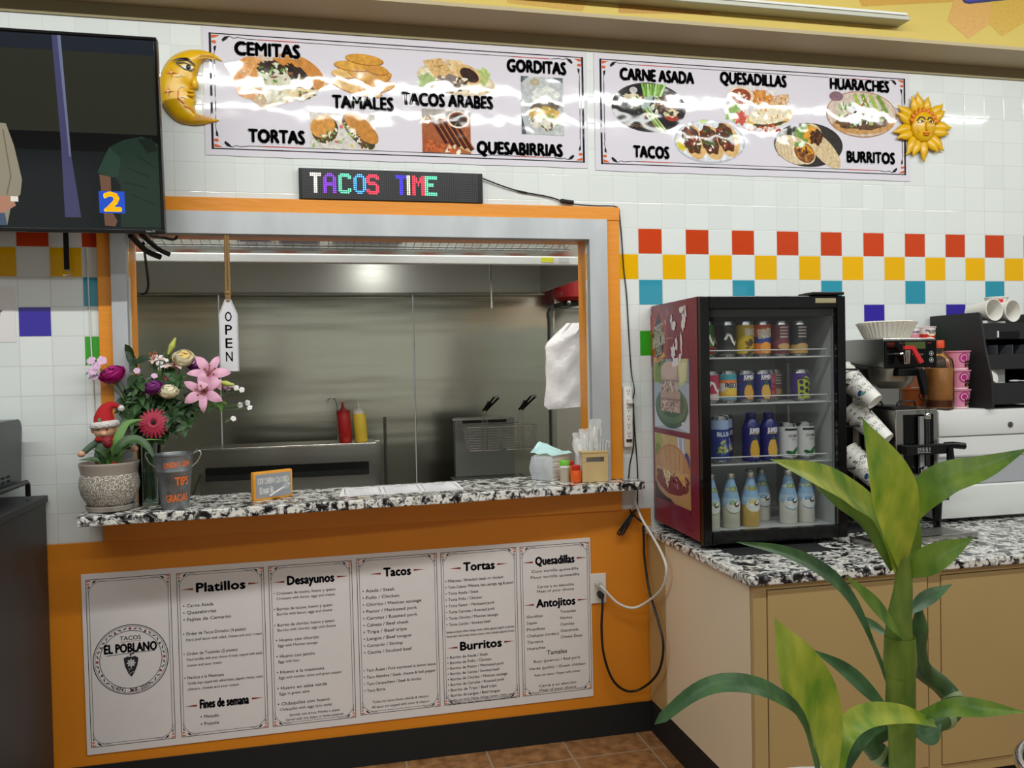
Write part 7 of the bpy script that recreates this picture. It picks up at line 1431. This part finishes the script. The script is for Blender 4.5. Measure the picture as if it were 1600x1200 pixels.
bl([(-.713, -2.560, 1.190), (-.690, -2.600, 1.217), (-.664, -2.620, 1.222), (-.620, -2.630, 1.217)], .022, LM, (-.05, -.8, .6))
bl([(-.690, -2.580, 1.192), (-.745, -2.600, 1.217), (-.800, -2.610, 1.224), (-.838, -2.630, 1.212), (-.847, -2.630, 1.150)], .024, LB, (.0, -.75, .65), lambda q: .25+.75*sin(pi*min(1, q*.95+.03)))
bl([(-.703, -2.550, 1.185), (-.684, -2.560, 1.168), (-.656, -2.550, 1.176)], .020, LDK, (.0, -.7, .7))
bl([(-.716, -2.535, 1.178), (-.757, -2.540, 1.157), (-.795, -2.550, 1.11)], .013, LDK, (.0, -.9, .4))
STK = leafmat('bamboo_stalk', '#5a7a2c', '#93a848'); CUR = leafmat('bamboo_dark_stalk', '#3a5a34', '#5d7f4a')
q = MB().tube([V(p_)-PB for p_ in ((-.708, -2.550, 1.03), (-.708, -2.550, 1.12), (-.708, -2.550, 1.189), (-.709, -2.550, 1.247), (-.710, -2.550, 1.294), (-.704, -2.550, 1.336), (-.705, -2.550, 1.385))], [.013, .0135, .0145, .016, .0135, .0095, .0075], 16, smooth=30); q.build('stalk', STK, t, smooth=60)
for z_, r_ in ((1.205, .0158), (1.25, .0175)):
    MB().lathe([(r_*.9, -.012), (r_, .0), (r_*.97, .03)], 20, caps=False, wob=lambda a, j: 1+(.06*sin(a*2) if j == 2 else 0), M=Matrix.Translation(V((-.709, -2.55, z_))-PB)).build('leaf_sheath', STK, t, smooth=60)
crl = [V(p_)-PB for p_ in ((-.664, -2.525, 1.298), (-.660, -2.520, 1.275), (-.656, -2.510, 1.250), (-.641, -2.500, 1.219), (-.606, -2.490, 1.192), (-.598, -2.500, 1.176), (-.613, -2.510, 1.164), (-.658, -2.520, 1.160), (-.700, -2.515, 1.160), (-.722, -2.515, 1.150), (-.715, -2.52, 1.135), (-.686, -2.53, 1.115), (-.672, -2.53, 1.04))]
MB().tube(crl, [.004, .010, .011]+[.0115]*10, 14, smooth=60).build('curled_stalk', CUR, t, smooth=60)
sp_ = spline(crl, 60)
for i in (24, 31, 40, 50):
    MB().tube([sp_[i-1].lerp(sp_[i], .4), sp_[i], sp_[i].lerp(sp_[i+1], .6)], .0128, 12).build('node_ring', mat('node_pale', '#8a9a6a', .5), t, smooth=60)
MB().tube([V((-.847, -2.625, 1.01))-PB, V((-.846, -2.625, 1.135))-PB], .010, 12).build('side_stalk', STK, t, smooth=60)
MB().lathe([(.001, -.14), (.16, -.14), (.19, -.13), (.20, .04), (.195, .05), (.185, .04), (.18, -.0), (.001, .0)], 40, M=Matrix.Translation((-.06, -.03, -.01))).build('planter', mat('planter_white', '#d9d6ce', .4), t, smooth=40)
t = thing('plant_table', 'small round black table carrying the lucky bamboo', 'table', (-.765, -2.58, 0)); MB().lathe([(.001, .84), (.26, .84), (.265, .85), (.265, .865), (.26, .8695), (.001, .8695)], 40).build('table_top', BLACK, t, smooth=40); MB().cyl((0, 0, .03), .03, .81).build('column', BLACK, t, smooth=40); MB().lathe([(.001, .0), (.2, .0), (.2, .015), (.05, .03), (.001, .03)], 32).build('base', BLACK, t, smooth=40)
# round stool whose rim enters the picture
t = thing('round_stool', 'round black stool with chrome rim in the lower corner by the side counter', 'stool', (.165, -2.075, 0))
MB().tube([(.185*cos(2*pi*i/48), .185*sin(2*pi*i/48), .775) for i in range(48)], .010, 10, closed=True).build('chrome_rim', CHROME, t, smooth=60); MB().lathe([(.001, .765), (.176, .765), (.178, .775), (.16, .79), (.001, .795)], 40).build('seat', BLKGLOSS, t, smooth=40)
MB().cyl((0, 0, .03), .025, .734).build('column', CHROME, t, smooth=40); MB().lathe([(.001, 0), (.2, 0), (.2, .012), (.04, .03), (.001, .03)], 36).build('base', CHROME, t, smooth=40)
